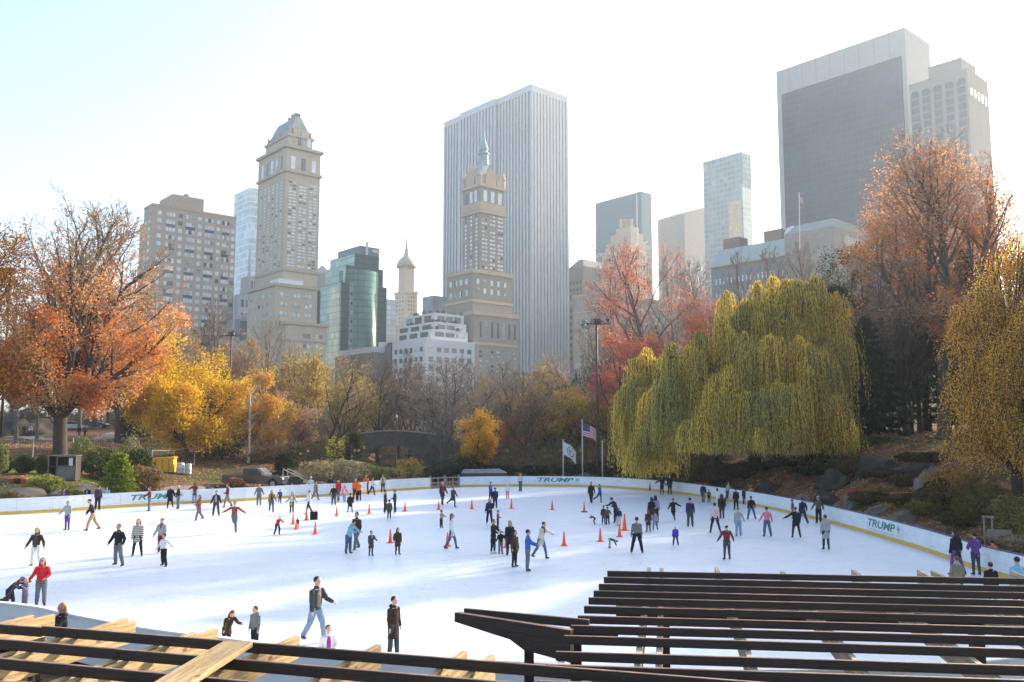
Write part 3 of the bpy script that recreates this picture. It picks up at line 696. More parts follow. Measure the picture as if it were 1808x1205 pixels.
# --- small bright orange tree in the middle
leafy('orange_tree', 18, 836, 97, 716, 793, 882, 812, 'small bright orange tree standing beside the stone bridge', [(.52,.22,.03),(.70,.36,.03),(.74,.46,.06),(.48,.28,.04)], trunk_r=.16, th=.1, nl=9, spread=48, leaves=18, lsize=.12, lspread=.3, hfun=lambda h,x,rg,t: np.clip((lump(t,1.1,3)-.2)*3,.06,1), lv=4, nch=[0,7,6,5,3], depth=1)
leafy('red_shrub', 19, 908, 112, 728, 884, 935, 800, 'small red leaved tree between bare trees right of the orange tree', [(.50,.10,.04),(.60,.16,.05)], trunk_r=.1, th=.15, nl=6, spread=55, leaves=5, lsize=.16, lspread=.35, lv=4, nch=[0,6,5,4,3])
# --- red tree behind the willow
def h_red(h, x, rg, tips): return np.clip(1.0-np.clip((h-.78)/.2,0,1)*.9, .08, 1)*np.clip(lump(tips,.5,6)*.75+.08,.04,1)
leafy('maple_tree', 20, 1165, 108, 410, 985, 1345, 745, 'wide maple with sparse red leaves over grey limbs behind the willow', [(.62,.11,.07),(.68,.18,.09),(.72,.30,.12)], trunk_r=.55, th=.2, nl=13, spread=74, leaves=6, lsize=.13, lspread=.38, hfun=h_red, bark=M_barkg, twig=M_twigg, lv=4, nch=[0,13,8,7,4], minr=.022)
leafy('leaning_tree', 21, 1085, 97, 545, 1005, 1130, 790, 'dark bare tree reaching left over the flagpoles from behind the willow', ORG, trunk_r=.4, th=.25, nl=6, spread=75, leaves=0, lean=(-.12,0), lv=4, nch=[0,7,5,5,4])
# --- red tree upper right
def h_red2(h, x, rg, tips): return np.clip(1.0-np.clip((h-.62)/.3,0,1)*.8, .08, 1)*np.clip((lump(tips,.5,8)-.1)*1.3,.03,1)
leafy('maple_tree', 27, 1668, 84, 215, 1480, 1850, 660, 'tall wide maple with orange red leaves high at the right, before the dark tower', [(.55,.16,.07),(.66,.26,.10),(.70,.34,.10),(.60,.36,.24)], trunk_r=.55, th=.36, nl=14, spread=70, minf=.12, leaves=5, lsize=.13, lspread=.36, hfun=h_red2, bark=M_barkg, twig=M_twigg, lv=4, nch=[0,12,9,6,4], minr=.017)
leafy('tall_tree', 23, 1800, 92, 300, 1730, 1900, 700, 'bare grey branched tree at the upper right corner behind the gold tree', ORG, trunk_r=.4, th=.3, nl=7, spread=50, leaves=0, twig=M_twigg, lv=4, nch=[0,11,8,5,4], minr=.016)

# --- bare tree prototypes and their copies
def proto(seed, H, rx, bark, twig, nl=7, spread=52, th=.25, r=.34, nch=None, trop=None, leafpal=None):
    t = Tree(seed, (0,0,H*.6,rx,rx,H*.42), nch or [0,11,8,6,4], BARE['ang'], BARE['ratio'], BARE['seg'], BARE['wob'], trop or BARE['trop'], 4, minr=.02)
    make_limbs(t, (0,0,-.4), H*th, r, nl, spread, None); S = np.array(t.S)
    lf = None
    if leafpal:
        rg = np.random.default_rng(seed); tp = np.array(t.tips); tp = tp[rg.random(len(tp)) < np.clip(lump(tp,.6,seed)*1.1, .02, 1)]
        lf = leaf_mesh('crown', scatter(tp, 2, .3, rg), .2, leafpal, rg)
    return (seg_mesh('trunk', S[S[:,0] <= 2][:,1:], 6, bark), seg_mesh('twigs', S[S[:,0] > 2][:,1:], 3, twig, smooth=False), H, rx, lf)
PB = [proto(31, 15, 6.0, M_bark, M_twig), proto(32, 15, 5.2, M_barkg, M_twigg, nl=6, spread=40), proto(33, 15, 7.0, M_bark, M_twigp, nl=8, spread=60, th=.18, leafpal=[(.42,.24,.09),(.54,.34,.14)]),
      proto(34, 15, 5.8, M_bark, M_twigo, nl=8, spread=48, leafpal=[(.42,.30,.07),(.56,.38,.10)]), proto(35, 15, 6.4, M_barkg, M_twigg, nl=7, spread=58), proto(36, 15, 4.6, M_bark, M_twig, nl=6, spread=34, th=.3)]
def bare(k, px, Y, top, width, label, rz=0, group='bare trees of the park wood', cat='bare tree'):
    b = onT(px, Y); H = at(px, top, Y).z-b.z; me = PB[k]; rx = width/2/1545*Y
    root = empty('bare_tree', b, rz, label, cat, group); root.scale = (rx/me[3], rx/me[3], H/me[2])
    for nm, m_ in zip(('trunk','twigs'), me[:2]): link(nm, m_, root)
    if me[4]: link('crown', me[4], root)
    return root
BL = [  # proto, px, depth, top row, width px, label, turn
 (4, 30, 100, 470, 150, 'bare tree with pale limbs behind the orange maple at the left edge', .3),
 (1, 66, 112, 585, 90, 'pale barked sycamore standing behind the dark rock at the left', 1.2),
 (5, 250, 118, 520, 120, 'dark bare tree between the red maple and the beige apartment block', .7),
 (0, 208, 108, 480, 170, 'tall bare tree reaching right from behind the red maple', 2.1),
 (2, 300, 125, 560, 130, 'brown bare tree rising behind the golden tree, left side', .2),
 (0, 372, 132, 530, 100, 'dark bare tree in front of the foot of the beige apartment block', 1.1),
 (2, 415, 122, 590, 110, 'reddish brown bare tree directly above the first birch', 2.5),
 (1, 472, 128, 548, 110, 'pale twigged tree standing before the stone hotel tower', .5),
 (3, 520, 120, 610, 110, 'fawn bare tree before the low wing of the stone hotel', 1.9),
 (3, 545, 142, 625, 90, 'olive bare tree left of the dark forked spreading tree', 2.9),
 (0, 640, 150, 628, 90, 'dark upright bare tree below the green glass tower', .1),
 (5, 668, 135, 640, 90, 'narrow dark bare tree left of the stone bridge', 1.5),
 (0, 705, 155, 640, 110, 'dark bare tree behind the left end of the stone bridge', 2.2),
 (4, 748, 170, 655, 110, 'grey bare tree below the white stepped apartment block', .9),
 (1, 800, 118, 640, 170, 'large pale limbed bare tree leaning over the stone bridge', .6),
 (4, 850, 150, 650, 120, 'grey bare tree above the small orange tree', 1.7),
 (1, 905, 128, 655, 120, 'silvery bare tree right of the small orange tree', 2.8),
 (3, 955, 160, 660, 100, 'olive topped bare tree below the white striped tower', .4),
 (2, 975, 118, 690, 130, 'low pinkish bare tree left of the flagpoles', 1.3),
 (2, 1040, 122, 695, 110, 'low pinkish bare tree behind the tall floodlight mast', 2.4),
 (4, 1010, 150, 640, 120, 'grey bare tree below the right edge of the striped tower', .8),
 (0, 930, 108, 715, 90, 'short dark bare tree beside the flat boulder', 2.0),
 (5, 1075, 128, 600, 110, 'thin dark bare tree just right of the floodlight mast', 1.0),
 (4, 1260, 135, 440, 150, 'grey bare tree topping the red maple behind the willow, right half', .5),
 (1, 1400, 125, 420, 150, 'pale bare tree above the willow top beside the dark evergreen', 1.4),
 (4, 1075, 140, 455, 130, 'grey bare tree topping the red maple behind the willow, left half', 2.6),
 (0, 1560, 95, 420, 130, 'dark bare tree standing left of the tall conifer at the right', .9),
 (0, 1625, 88, 500, 150, 'dark twiggy tree before the iron fence on the right slope', 2.2),
 (5, 1668, 92, 480, 130, 'second dark twiggy tree before the iron fence, nearer the gold tree', .3),
 (0, 1590, 105, 520, 120, 'dark bare tree standing behind the iron fence on the right', 1.8),
 (4, 1740, 100, 420, 150, 'grey bare tree with pale hanging twigs above the gold tree', 1.2),
 (0, 1530, 115, 470, 120, 'dark bare tree right of the willow top', 2.9),
 (5, 590, 165, 640, 80, 'far dark bare tree below the gap left of the green tower', .6),
 (0, 880, 175, 668, 90, 'far dark bare tree at the foot of the spired brown tower', 2.7),
]
BL += [(4,-20,150,560,120,'far bare tree beyond the hill at the extreme left edge',.3),(0,20,160,590,110,'far dark bare tree between the orange maple and the dark rock mound',1.3),(5,60,170,600,110,'far bare tree left of the big maple trunk',2.1),
 (2,95,155,600,110,'far rusty bare tree behind the big maple trunk',.6),(3,165,165,610,110,'far olive bare tree right of the big maple trunk',1.5),(0,190,150,600,110,'far dark bare tree beyond the hill path',2.6),(1,120,175,600,110,'far silvery bare tree over the parked cars',.2)]
BL += [(k_, px_, Y_, tp_, wd_, lb_, rz_) for k_, px_, Y_, tp_, wd_, lb_, rz_ in [
 (1, 140, 130, 560, 120, 'pale bare tree behind the parked white car on the hill', .4),
 (3, 215, 140, 600, 110, 'olive bare tree far behind the red maple', 1.4),
 (2, 355, 150, 640, 110, 'far rusty bare tree behind the golden tree', 2.2),
 (4, 445, 150, 600, 110, 'far grey bare tree between the birches and the stone hotel', .9),
 (0, 500, 160, 640, 110, 'far brown bare tree right of the birches', 2.0),
 (3, 620, 135, 660, 110, 'olive bare tree right behind the dark forked spreading tree', .2),
 (2, 690, 190, 690, 110, 'low rusty bare tree over the middle of the stone bridge', 1.0),
 (0, 725, 140, 665, 110, 'dark bare tree over the right half of the stone bridge', 2.7),
 (5, 775, 200, 680, 100, 'far dark bare tree below the white stepped apartments', .5),
 (4, 780, 112, 690, 90, 'grey bare tree against the right end of the stone bridge', 1.6),
 (1, 825, 170, 660, 110, 'pale bare tree beyond the orange tree, left of its top', 2.3),
 (2, 870, 135, 690, 110, 'rusty bare tree right behind the small orange tree', .1),
 (0, 925, 150, 680, 110, 'brown bare tree beyond the flat boulder', .7),
 (5, 985, 135, 670, 100, 'narrow brown bare tree left of the floodlight mast', 1.9),
 (3, 1020, 112, 705, 110, 'olive brown low bare tree behind the taller flag', 2.5),
 (2, 1105, 118, 660, 110, 'rusty bare tree at the left fringe of the smaller willow', .3),
 (0, 1120, 140, 560, 120, 'brown bare tree under the left half of the red maple', 1.2),
 (0, 1520, 90, 560, 110, 'dark bare tree against the right flank of the huge willow', 1.6),
 (5, 1600, 84, 470, 150, 'dark brown bare tree beside the right floodlight mast', 2.1),
 (4, 1690, 96, 400, 150, 'grey bare tree in the middle of the dark grove at the right', .6),
 (0, 1575, 100, 470, 150, 'dark bare tree in the left part of the grove at the right', 2.9),
 (5, 1640, 104, 520, 120, 'narrow dark bare tree deep in the grove at the right', 1.1),
 (4, 1455, 120, 400, 150, 'grey bare tree right of the pale one above the willow top', .2), (1, 1340, 130, 430, 140, 'silvery bare tree against the long mansard hotel', 1.9), (4, 1500, 110, 430, 130, 'grey bare tree behind the dark open crowned evergreen', 2.4), (1, 1210, 145, 450, 150, 'silvery bare tree over the middle of the red maple', .9),(0, 1560, 90, 560, 130, 'low dark bare tree right of the huge willow', .5),(0, 1610, 86, 560, 130, 'low dark bare tree behind the leaf strewn slope', 2.5)]]
for i_, (px_, Y_, h_, k_) in enumerate([(1895,90,22,0),(2000,80,21,4),(1990,68,20,1),(1925,76,22,4),(1915,62,17,0),(2060,58,19,2),(2010,48,16,3),(2160,66,21,0),(2260,54,18,4),(2330,44,16,2),(2120,44,15,0),(1900,80,22,4),(2450,58,20,2),(2500,40,15,0)]):
    b_ = onT(px_, Y_); ro = empty('bare_tree', b_, i_*.9, 'bare tree of the row outside the right edge, number %s from the rink' % ['one','two','three','four','five','six','seven','eight','nine','ten','eleven','twelve','thirteen','fourteen'][i_], 'bare tree'); ro.scale = (1.25, 1.25, h_/15)
    for nm_, m_ in zip(('trunk','twigs'), PB[k_][:2]): link(nm_, m_, ro)
for k, px, Y, top, wd, lb, rz in BL: bare(k, px, Y, top-(22 if 640 < px < 1045 else 0), wd*(1.15 if 640 < px < 1045 else 1), lb, rz)

# --- conifers
def conifer(name, seed, px, Y, top, bot, width, label, cat='evergreen', pal=DGRN, dens=1.0, droop=-.15, gap=.0, thin_top=True, needle=.22, skirt=.06):
    b = onT(px, Y); H = at(px, top, Y).z-b.z; rx = width/2/1545*Y; rg = np.random.default_rng(seed); rr_ = random.Random(seed)
    root = empty(name, b, rr_.uniform(0,6), label, cat)
    tb = MB(); tb.tube([(0,0,-.4),(0,0,H*.5),(0,0,H*.98)], [H*.018+.06, H*.011+.03, .02], 8); tb.build('trunk', M_bark, root, True)
    S = []; P = []; D = []; z = H*skirt
    while z < H*.98:
        f = z/H; L0 = rx*(1-f)**.75*(1 if f > .12 else .8); k = max(3, int(7*dens))
        a0 = rr_.uniform(0,6.28)
        for j in range(k):
            if rr_.random() < gap: continue
            a = a0+6.283*j/k+rr_.uniform(-.3,.3); L = max(.25, L0*rr_.uniform(.65,1.12)); n = max(2, int(L/.45)); p = Vector((0,0,z)); el = rr_.uniform(-.05,.25)
            d = Vector((math.cos(a), math.sin(a), el)).normalized()
            for i in range(n):
                q_ = p+d*(L/n); S.append((*p, max(.012,.05*(1-i/n)), *q_, .012)); d = (d+Vector((rr_.gauss(0,.06), rr_.gauss(0,.06), droop*.4))).normalized()
                m_ = int(15*dens*(.5+.5*i/n)); w_ = .16+.30*L/max(rx,.1)*(1-i/n*.6)
                c = np.array([q_.x, q_.y, q_.z])+rg.normal(size=(m_,3))*np.array([w_, w_, .09]); P.append(c); D.append(np.tile(np.array(d), (m_,1))+rg.normal(size=(m_,3))*.5)
                p = q_
        z += max(.28, H*.035)*rr_.uniform(.8,1.2)
    link('branches', seg_mesh('branches', S, 3, M_bark), root)
    P = np.concatenate(P); D = np.concatenate(D); link('crown', leaf_mesh('crown', P, needle, pal, rg, aspect=1.7, dirs=D), root)
    return root
leafy('pine_tree', 41, 1494, 96, 385, 1446, 1542, 600, 'dark open crowned evergreen rising just right of the willow top', DGRN, cat='evergreen', trunk_r=.24, th=.5, nl=12, spread=60, along=.5, minf=.2, leaves=9, lsize=.13, lspread=.25, hfun=lambda h,x,rg,t: np.clip((lump(t,.9,3)-.15)*3,.03,1), lv=4, nch=[0,8,6,5,3])
conifer('spruce_tree', 42, 1638, 94, 372, 760, 130, 'tall grey green conifer in front of the orange red maple at the right', dens=1.3, gap=.1, pal=[(.025,.045,.025),(.045,.07,.04),(.07,.09,.05)])
conifer('spruce_tree', 43, 1535, 82, 560, 800, 150, 'dark spreading conifer filling the gap right of the willow', dens=1.1, gap=.15, needle=.26)
conifer('spruce_tree', 44, 1722, 88, 430, 760, 130, 'dull green conifer behind the weeping gold tree', dens=1.1, gap=.15, pal=[(.03,.045,.02),(.06,.075,.035)])
conifer('pine_tree', 45, 392, 99, 655, 830, 80, 'dark green pine between the golden tree and the birches', dens=1.1, gap=.2, pal=[(.03,.05,.015),(.07,.09,.03),(.14,.14,.04)])
conifer('yew_bush', 46, 214, 69.5, 800, 868, 62, 'small cone shaped yellow green evergreen close behind the boards', cat='evergreen shrub', pal=[(.07,.12,.01),(.20,.26,.02),(.42,.42,.05)], dens=1.5, needle=.16, skirt=.02)
conifer('yew_bush', 47, 627, 100, 762, 815, 34, 'dark pointed yew beside the left end of the stone bridge', cat='evergreen shrub', pal=[(.03,.05,.012),(.08,.10,.03)], dens=1.8, needle=.16)
conifer('yew_bush', 48, 503, 90, 800, 842, 26, 'small dark upright yew behind the nose of the pickup', cat='evergreen shrub', pal=[(.02,.04,.012),(.05,.07,.02)], dens=1.8, needle=.14)
conifer('pine_tree', 49, 238, 110, 600, 780, 70, 'green pine showing between the red maple and the golden tree', dens=1.0, pal=[(.04,.06,.02),(.09,.11,.04)])

# --- the willow: domed limbs with cascades of hanging strands
def weeping(name, seed, px, Y, lobes, label, pal, trunk_r, strands=18, lsz=.042, asp=6.0, step=.12, dj=.12, zmin=1.2, hang=(3, 8), sway=.06, clus=.42, cat='tree', trunks=((0,0),), bark=None):
    """lobes: (px, Y, top_row, width_px, n_cascades)"""
    b = onT(px, Y); root = empty(name, b, 0, label, cat); rg = np.random.default_rng(seed); rr_ = random.Random(seed)
    S = []; P = []; D = []; C = []
    for (lx, lY, ltop, lw, nc) in lobes:
        c = at(lx, ltop, lY)-b; rx = lw/2/1545*lY; topz = c.z; rz = min(topz*.62, rx*1.25)
        tx, ty = rr_.choice(trunks); o = Vector((tx, ty, 0))
        for j in range(nc):
            a = rr_.uniform(0, 6.283); rad = math.sqrt(rr_.random()); r = rx*rad
            zz = topz-rz*(1-math.sqrt(max(0, 1-rad*rad)))*1.1+rr_.uniform(-1.5,.5)
            q_ = Vector((c.x+r*math.cos(a), c.y+r*math.sin(a)*.85, zz))
            # limb to the cascade head
            o2 = o+Vector((0,0,topz*.22)); mid = o2.lerp(q_, .5)+Vector((0,0,(q_.z-o2.z)*.22)); prev = o2
            if j % 2 == 0:
                for t in (.25,.5,.75,1):
                    w_ = (1-t)**2*o2+2*t*(1-t)*mid+t*t*q_; S.append((*prev, .16*(1.1-t)+.02, *w_, .16*(1.0-t)+.015)); prev = w_
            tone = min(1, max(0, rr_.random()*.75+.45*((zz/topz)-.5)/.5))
            Lc = rr_.uniform(*hang)
            for s_ in range(int(strands*rr_.uniform(.6,1.3))):
                oa = rr_.uniform(0,6.283); orr = abs(rr_.gauss(0,clus)); h0 = q_+Vector((orr*math.cos(oa), orr*math.sin(oa), -orr*orr*.9+rr_.uniform(-.15,.15)))
                L = min(Lc*rr_.uniform(.55,1.1), h0.z-zmin-rr_.uniform(0,1.3))
                if L < .6: continue
                n = int(L/step); t = np.arange(n)/n; sw = rr_.uniform(-sway, sway); sw2 = rr_.uniform(-sway, sway)
                out = Vector((math.cos(oa), math.sin(oa), 0))*.35
                x = h0.x+out.x*(1-np.exp(-t*4))+sw*t*L; y = h0.y+out.y*(1-np.exp(-t*4))+sw2*t*L; z = h0.z-t*L
                pp_ = np.stack([x, y, z], 1); P.append(pp_+rg.normal(size=pp_.shape)*.06); D.append(np.tile([0,0,-1.0], (n,1)))
                C.append(np.full(n, tone+rr_.gauss(0,.13))); D[-1] = D[-1]+rg.normal(size=(n,3))*dj
                S.append((*h0, .012, float(x[-1]), float(y[-1]), float(z[-1]), .006))
    P = np.concatenate(P); D = np.concatenate(D); C = np.concatenate(C)
    tb = MB()
    for tx, ty in trunks:
        tb.tube([(tx,ty,-.4),(tx,ty,.3),(tx+.1,ty,2.2),(tx*.9,ty,5.0)], [trunk_r*1.4, trunk_r*1.05, trunk_r, trunk_r*.7], 10)
    tb.build('trunk', bark or M_bark, root, True)
    link('limbs', seg_mesh('limbs', S, 4, bark or M_bark), root)
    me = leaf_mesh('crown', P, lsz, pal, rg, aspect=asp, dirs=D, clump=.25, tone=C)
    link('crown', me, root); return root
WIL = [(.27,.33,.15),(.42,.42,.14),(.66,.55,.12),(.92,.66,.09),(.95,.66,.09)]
weeping('willow_tree', 51, 1330, 78, [(1432,79,482,110,14),(1385,80,492,120,16),(1350,79,505,110,12),(1410,78,520,120,12),(1315,80,512,120,12),(1265,77,560,90,9),(1218,75,598,100,10),(1345,72,575,120,10),(1425,71,600,110,10),(1290,70,655,120,10),(1468,76,575,70,8),(1175,75,655,90,9),(1370,68,665,100,9),(1450,70,680,90,8),(1235,69,715,110,8),(1330,67,735,90,7),(1405,67,740,80,7)],
        'huge yellow green weeping willow overhanging the right side of the rink', WIL, .55, strands=70, hang=(3.5,9.5), sway=.05, clus=.62, trunks=((0,0),(-3.4,1.0),(2.4,.8)), zmin=1.3)
weeping('willow_tree', 52, 1150, 82, [(1155,82,606,80,11),(1135,80,660,90,11),(1190,82,630,80,10),(1118,80,705,60,8),(1160,78,720,90,9)],
        'smaller yellow willow left of the huge willow, behind the flagless pole', WIL, .32, strands=60, hang=(3,8), sway=.05, clus=.6, zmin=1.6)
weeping('weeping_gold_tree', 53, 1790, 52, [(1800,54,418,120,36),(1760,52,500,150,46),(1830,52,470,160,40),(1720,50,600,110,30),(1800,48,600,200,60),(1850,46,520,160,40),(1745,47,700,130,34)],
        'golden leaved weeping tree filling the right edge of the photo', [(.66,.40,.07),(.95,.46,.04),(.98,.52,.05),(.98,.66,.12)], .3, strands=16, lsz=.062, asp=1.6, step=.095, zmin=1.0, hang=(1.0,3.6), sway=.3, dj=1.1, clus=.55)

for i_, (px_, Y_, tp_, w_) in enumerate([(1985,92,190,240),(2120,55,150,300),(2240,58,80,320),(2350,50,150,320),(2500,46,100,300),(2180,47,200,280),(2000,90,200,280)]):
    conifer('pine_tree', 70+i_, px_, Y_, tp_, 800, w_, 'dark pine of the row outside the right edge, %s from the rink' % ['first','second','third','fourth','fifth','sixth','seventh'][i_], dens=1.1, gap=.15, needle=.42)
# --- brushwood covering the floor of the far wood
def brush():
    rg = np.random.default_rng(5); S = []; r2 = random.Random(5); P = []
    n = 9000; Y = rg.uniform(96, 230, n); px = np.where(rg.random(n) < .5, rg.uniform(480, 1120, n), rg.uniform(-60, 1800, n))
    ok = ~(((px > 640) & (px < 800) & (Y < 175)) | ((px < 260) & (Y < 142)) | ((px > 1480) & (Y < 112))); Y = Y[ok]; px = px[ok]; X = (px-CX)/1538*Y; Z = Tr(X, Y)
    for x, y, z in zip(X, Y, Z):
        h = r2.uniform(.8, 3.4)*(.7+y/300)
        for _k in range(3): S.append((x+r2.uniform(-.6,.6), y, z-.1, .03, x+r2.uniform(-1.3,1.3), y+r2.uniform(-1,1), z+h, .01))
        for _k in range(6): P.append((x+r2.gauss(0,.8), y+r2.gauss(0,.8), z+r2.uniform(.1, h*.9)))
    tag(link('brushwood', seg_mesh('brushwood', S, 3, M_twig, smooth=False)), 'brown brushwood and saplings on the floor of the far wood', 'brushwood', kind='stuff')
    tag(link('undergrowth', leaf_mesh('undergrowth', P, .34, [(.10,.08,.04),(.20,.14,.06),(.12,.12,.05),(.30,.18,.08)], rg)), 'dull brown and green undergrowth on the floor of the far wood', 'undergrowth', kind='stuff')
brush()
# --- shrubs
UW = ['first','second','third','fourth','fifth','sixth','seventh','eighth','ninth']
def shrub(name, seed, px, Y, top, wd, label, pal, cat='shrub', lsize=.13, n=1400, flat=.8, base=None, group=None, stems=True, lump_=.2):
    b = onT(px, Y); H = max(.35, at(px, top, Y).z-b.z); rx = wd/2/1545*Y; rg = np.random.default_rng(seed)
    root = empty(name, b, 0, label, cat, group)
    d = rg.normal(size=(n,3)); d /= np.linalg.norm(d, axis=1)[:,None]; rad = 1-.45*rg.random(n)**2
    lob = 1+lump_*np.sin(d[:,0]*5+seed)*np.cos(d[:,1]*4+seed*2)+lump_*.6*np.sin(d[:,2]*7+seed)
    P = d*(rad*lob)[:,None]*np.array([rx, rx*flat, H*.5])+np.array([0,0,H*.5]); P[:,2] = np.maximum(P[:,2], .02)
    link('crown', leaf_mesh('crown', P, lsize, pal, rg, clump=1.1), root)
    if stems:
        S = []; r2 = random.Random(seed)
        for _ in range(26):
            a = r2.uniform(0,6.28); k = r2.uniform(.2,.9); S.append((0,0,-.1,.03, rx*k*math.cos(a), rx*flat*k*math.sin(a), H*r2.uniform(.5,.95), .01))
        link('stems', seg_mesh('stems', S, 4, M_bark), root)
    return root
HG = [(.025,.05,.012),(.06,.10,.02),(.14,.18,.04)]
for i, (px, lb) in enumerate(((8,'clipped round green bush at the far left before the fence'),(47,'clipped round green bush, middle one of three before the fence'),(79,'clipped round green bush just left of the dark wooden cabinet'))):
    shrub('clipped_bush', 60+i, px, 73, 803, 36 if i < 2 else 24, lb, HG, cat='clipped bush', lsize=.08, n=3200, lump_=.04, group='clipped bushes on the lawn')
SH = [ # px, Y, top, width, label, palette, n
 (2, 70, 777, 30, 'grey green bush at the left edge beside the fence', [(.16,.17,.06),(.30,.30,.12)], 1200),
 (146, 76, 772, 44, 'pale grey green bush right of the dark wooden cabinet', [(.14,.16,.06),(.30,.31,.13)], 2200),
 (232, 78, 774, 52, 'broad silvery bush before the fence, left of the yellow container', [(.16,.17,.07),(.34,.34,.17)], 2400),
 (182, 76, 793, 60, 'low dark green bush between the cabinet and the cone shaped evergreen', HG, 2400),
 (245, 77, 796, 60, 'low dark bush left of the yellow container', [(.015,.03,.01),(.04,.06,.02)], 2400),
 (262, 72, 822, 56, 'straw brown dry bush right of the cone shaped evergreen', [(.20,.13,.06),(.34,.23,.11)], 2400),
 (85, 66, 838, 66, 'yellow green spreading bush on the rock behind the boards', [(.20,.22,.05),(.38,.38,.10)], 2000),
 (130, 64, 862, 40, 'low green plants under the rock ledge at the left', [(.10,.13,.03),(.25,.24,.08)], 900),
 (20, 62, 868, 60, 'brown trailing plants on the rock face at the far left', [(.14,.09,.04),(.26,.20,.09)], 1100),
 (418, 79, 845, 34, 'small russet bush before the rear wheel of the pickup', [(.20,.09,.05),(.30,.15,.09)], 900),
 (562, 86, 815, 70, 'tall tan reeds with pale plumes behind the boards', [(.30,.24,.12),(.46,.38,.22),(.22,.22,.07)], 2600),
 (612, 88, 812, 70, 'broad patch of pale plumed reeds right of the pickup', [(.34,.28,.17),(.50,.42,.27),(.20,.20,.07)], 2600),
 (660, 90, 826, 60, 'green brown bush right of the pale reeds', [(.12,.13,.04),(.24,.22,.08)], 1600),
 (592, 100, 768, 34, 'bright yellow leaved bush below the spreading tree', [(.62,.58,.04),(.74,.66,.06)], 500),
 (560, 104, 780, 60, 'olive bush below the spreading tree, left of the bright yellow one', OLV, 1500),
 (530, 99, 790, 50, 'dull green bush behind the pale reeds', [(.06,.08,.025),(.14,.14,.05)], 1500),
 (468, 96, 790, 50, 'brown thicket behind the cab of the pickup', [(.16,.10,.05),(.24,.16,.08)], 1500),
 (340, 98, 800, 70, 'dark green thicket below the golden tree, behind the white barrels', [(.03,.05,.015),(.08,.09,.03)], 2200),
 (722, 94, 808, 50, 'golden leaved bush in front of the stone bridge', [(.30,.22,.04),(.50,.36,.06)], 700),
 (770, 92, 820, 44, 'grey green juniper just behind the wooden gate', [(.04,.055,.035),(.09,.11,.07)], 2200),
 (790, 95, 812, 46, 'taller grey green juniper right of the wooden gate', [(.05,.065,.04),(.10,.12,.08)], 2200),
 (830, 97, 806, 74, 'low dark bush at the foot of the small orange tree', [(.02,.03,.015),(.05,.06,.025)], 2200),
 (880, 96, 822, 66, 'dark green bush left of the sloping lawn', [(.02,.035,.018),(.045,.065,.035)], 2200),
 (945, 96, 822, 54, 'dark rounded bush behind the boards, left of the flagpoles', [(.018,.03,.015),(.04,.055,.025)], 2000),
 (1000, 95, 818, 60, 'dark bush at the foot of the first flagpole', [(.03,.04,.02),(.06,.07,.03)], 1800),
 (1070, 94, 812, 70, 'dark bush at the foot of the floodlight mast', [(.02,.03,.012),(.05,.06,.025)], 2200),
 (1130, 92, 812, 70, 'dark bush under the smaller willow', [(.02,.03,.012),(.05,.06,.025)], 2000),
 (1080, 108, 720, 70, 'olive brown thicket behind the flagless pole', [(.10,.09,.04),(.22,.18,.07)], 2200),
 (962, 112, 780, 46, 'grey green bush beside the flat boulder', [(.07,.09,.05),(.12,.13,.08)], 1000),
 (850, 116, 735, 60, 'grey green shrubby tree behind the small orange tree', [(.06,.07,.045),(.11,.12,.07)], 1500),
 (1478, 70, 775, 56, 'yellow fringed bush on the slope under the willow edge', [(.20,.20,.05),(.50,.42,.06)], 1100),
 (1525, 76, 770, 80, 'green bush at the top of the leaf strewn slope', [(.05,.07,.02),(.12,.13,.04)], 2200),
 (1676, 52, 826, 90, 'russet and gold bush hanging over the slope at the right', [(.16,.10,.04),(.30,.20,.06),(.55,.36,.07)], 3000),
 (1725, 46, 845, 100, 'dark bronze bush left of the wooden trail sign', [(.10,.08,.03),(.20,.16,.05)], 3000),
 (1640, 50, 880, 90, 'low brown green cover on the slope below the boulder', [(.08,.07,.03),(.16,.13,.05),(.34,.30,.05)], 2000),
 (1695, 46, 905, 100, 'dark low plants between the boulder and the trail sign', [(.06,.06,.025),(.12,.11,.045)], 2600),
 (1790, 40, 880, 120, 'dense green brown shrub right of the trail sign', [(.07,.08,.03),(.16,.15,.05),(.30,.26,.06)], 3200),
 (1795, 37.5, 945, 110, 'fallen leaf covered brush behind the boards at the right edge', [(.10,.07,.04),(.24,.17,.10),(.36,.28,.18)], 3600),
 (1508, 60, 862, 36, 'small red twigged plant behind the right hand boards', [(.34,.07,.05),(.50,.15,.10)], 500),
 (1540, 58, 872, 50, 'rust and green plants behind the right hand lettering', [(.18,.12,.04),(.30,.15,.05)], 800),
]
for i_, (px_, Y_, tp_, w_) in enumerate([(1500,66,808,90),(1560,61,832,90),(1600,58,838,80),(1450,70,800,80),(1530,56,868,70),(1590,53,872,70),(1650,50,850,70),(1625,64,800,90)]):
    SH.append((px_, Y_, tp_, w_, 'dark brown thicket on the right bank, %s of the bank thickets' % ['first','second','third','fourth','fifth','sixth','seventh','eighth'][i_], [(.03,.026,.016),(.07,.055,.03),(.14,.10,.04)], 1800))
for i_, (px_, Y_, tp_) in enumerate([(1165,86,800),(1215,82,805),(1262,80,812),(1310,77,815),(1352,75,818),(1395,73,822),(1440,70,826),(1480,73,800),(1245,90,790)]):
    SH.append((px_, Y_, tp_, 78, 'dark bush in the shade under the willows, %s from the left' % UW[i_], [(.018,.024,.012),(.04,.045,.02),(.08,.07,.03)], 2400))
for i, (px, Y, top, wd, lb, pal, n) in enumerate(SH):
    shrub('bush' if 'reed' not in lb else 'reeds', 80+i, px, Y, top, wd, lb, pal, n=n, cat='reeds' if 'reed' in lb else 'shrub', lsize=.12 if Y > 60 else .09)
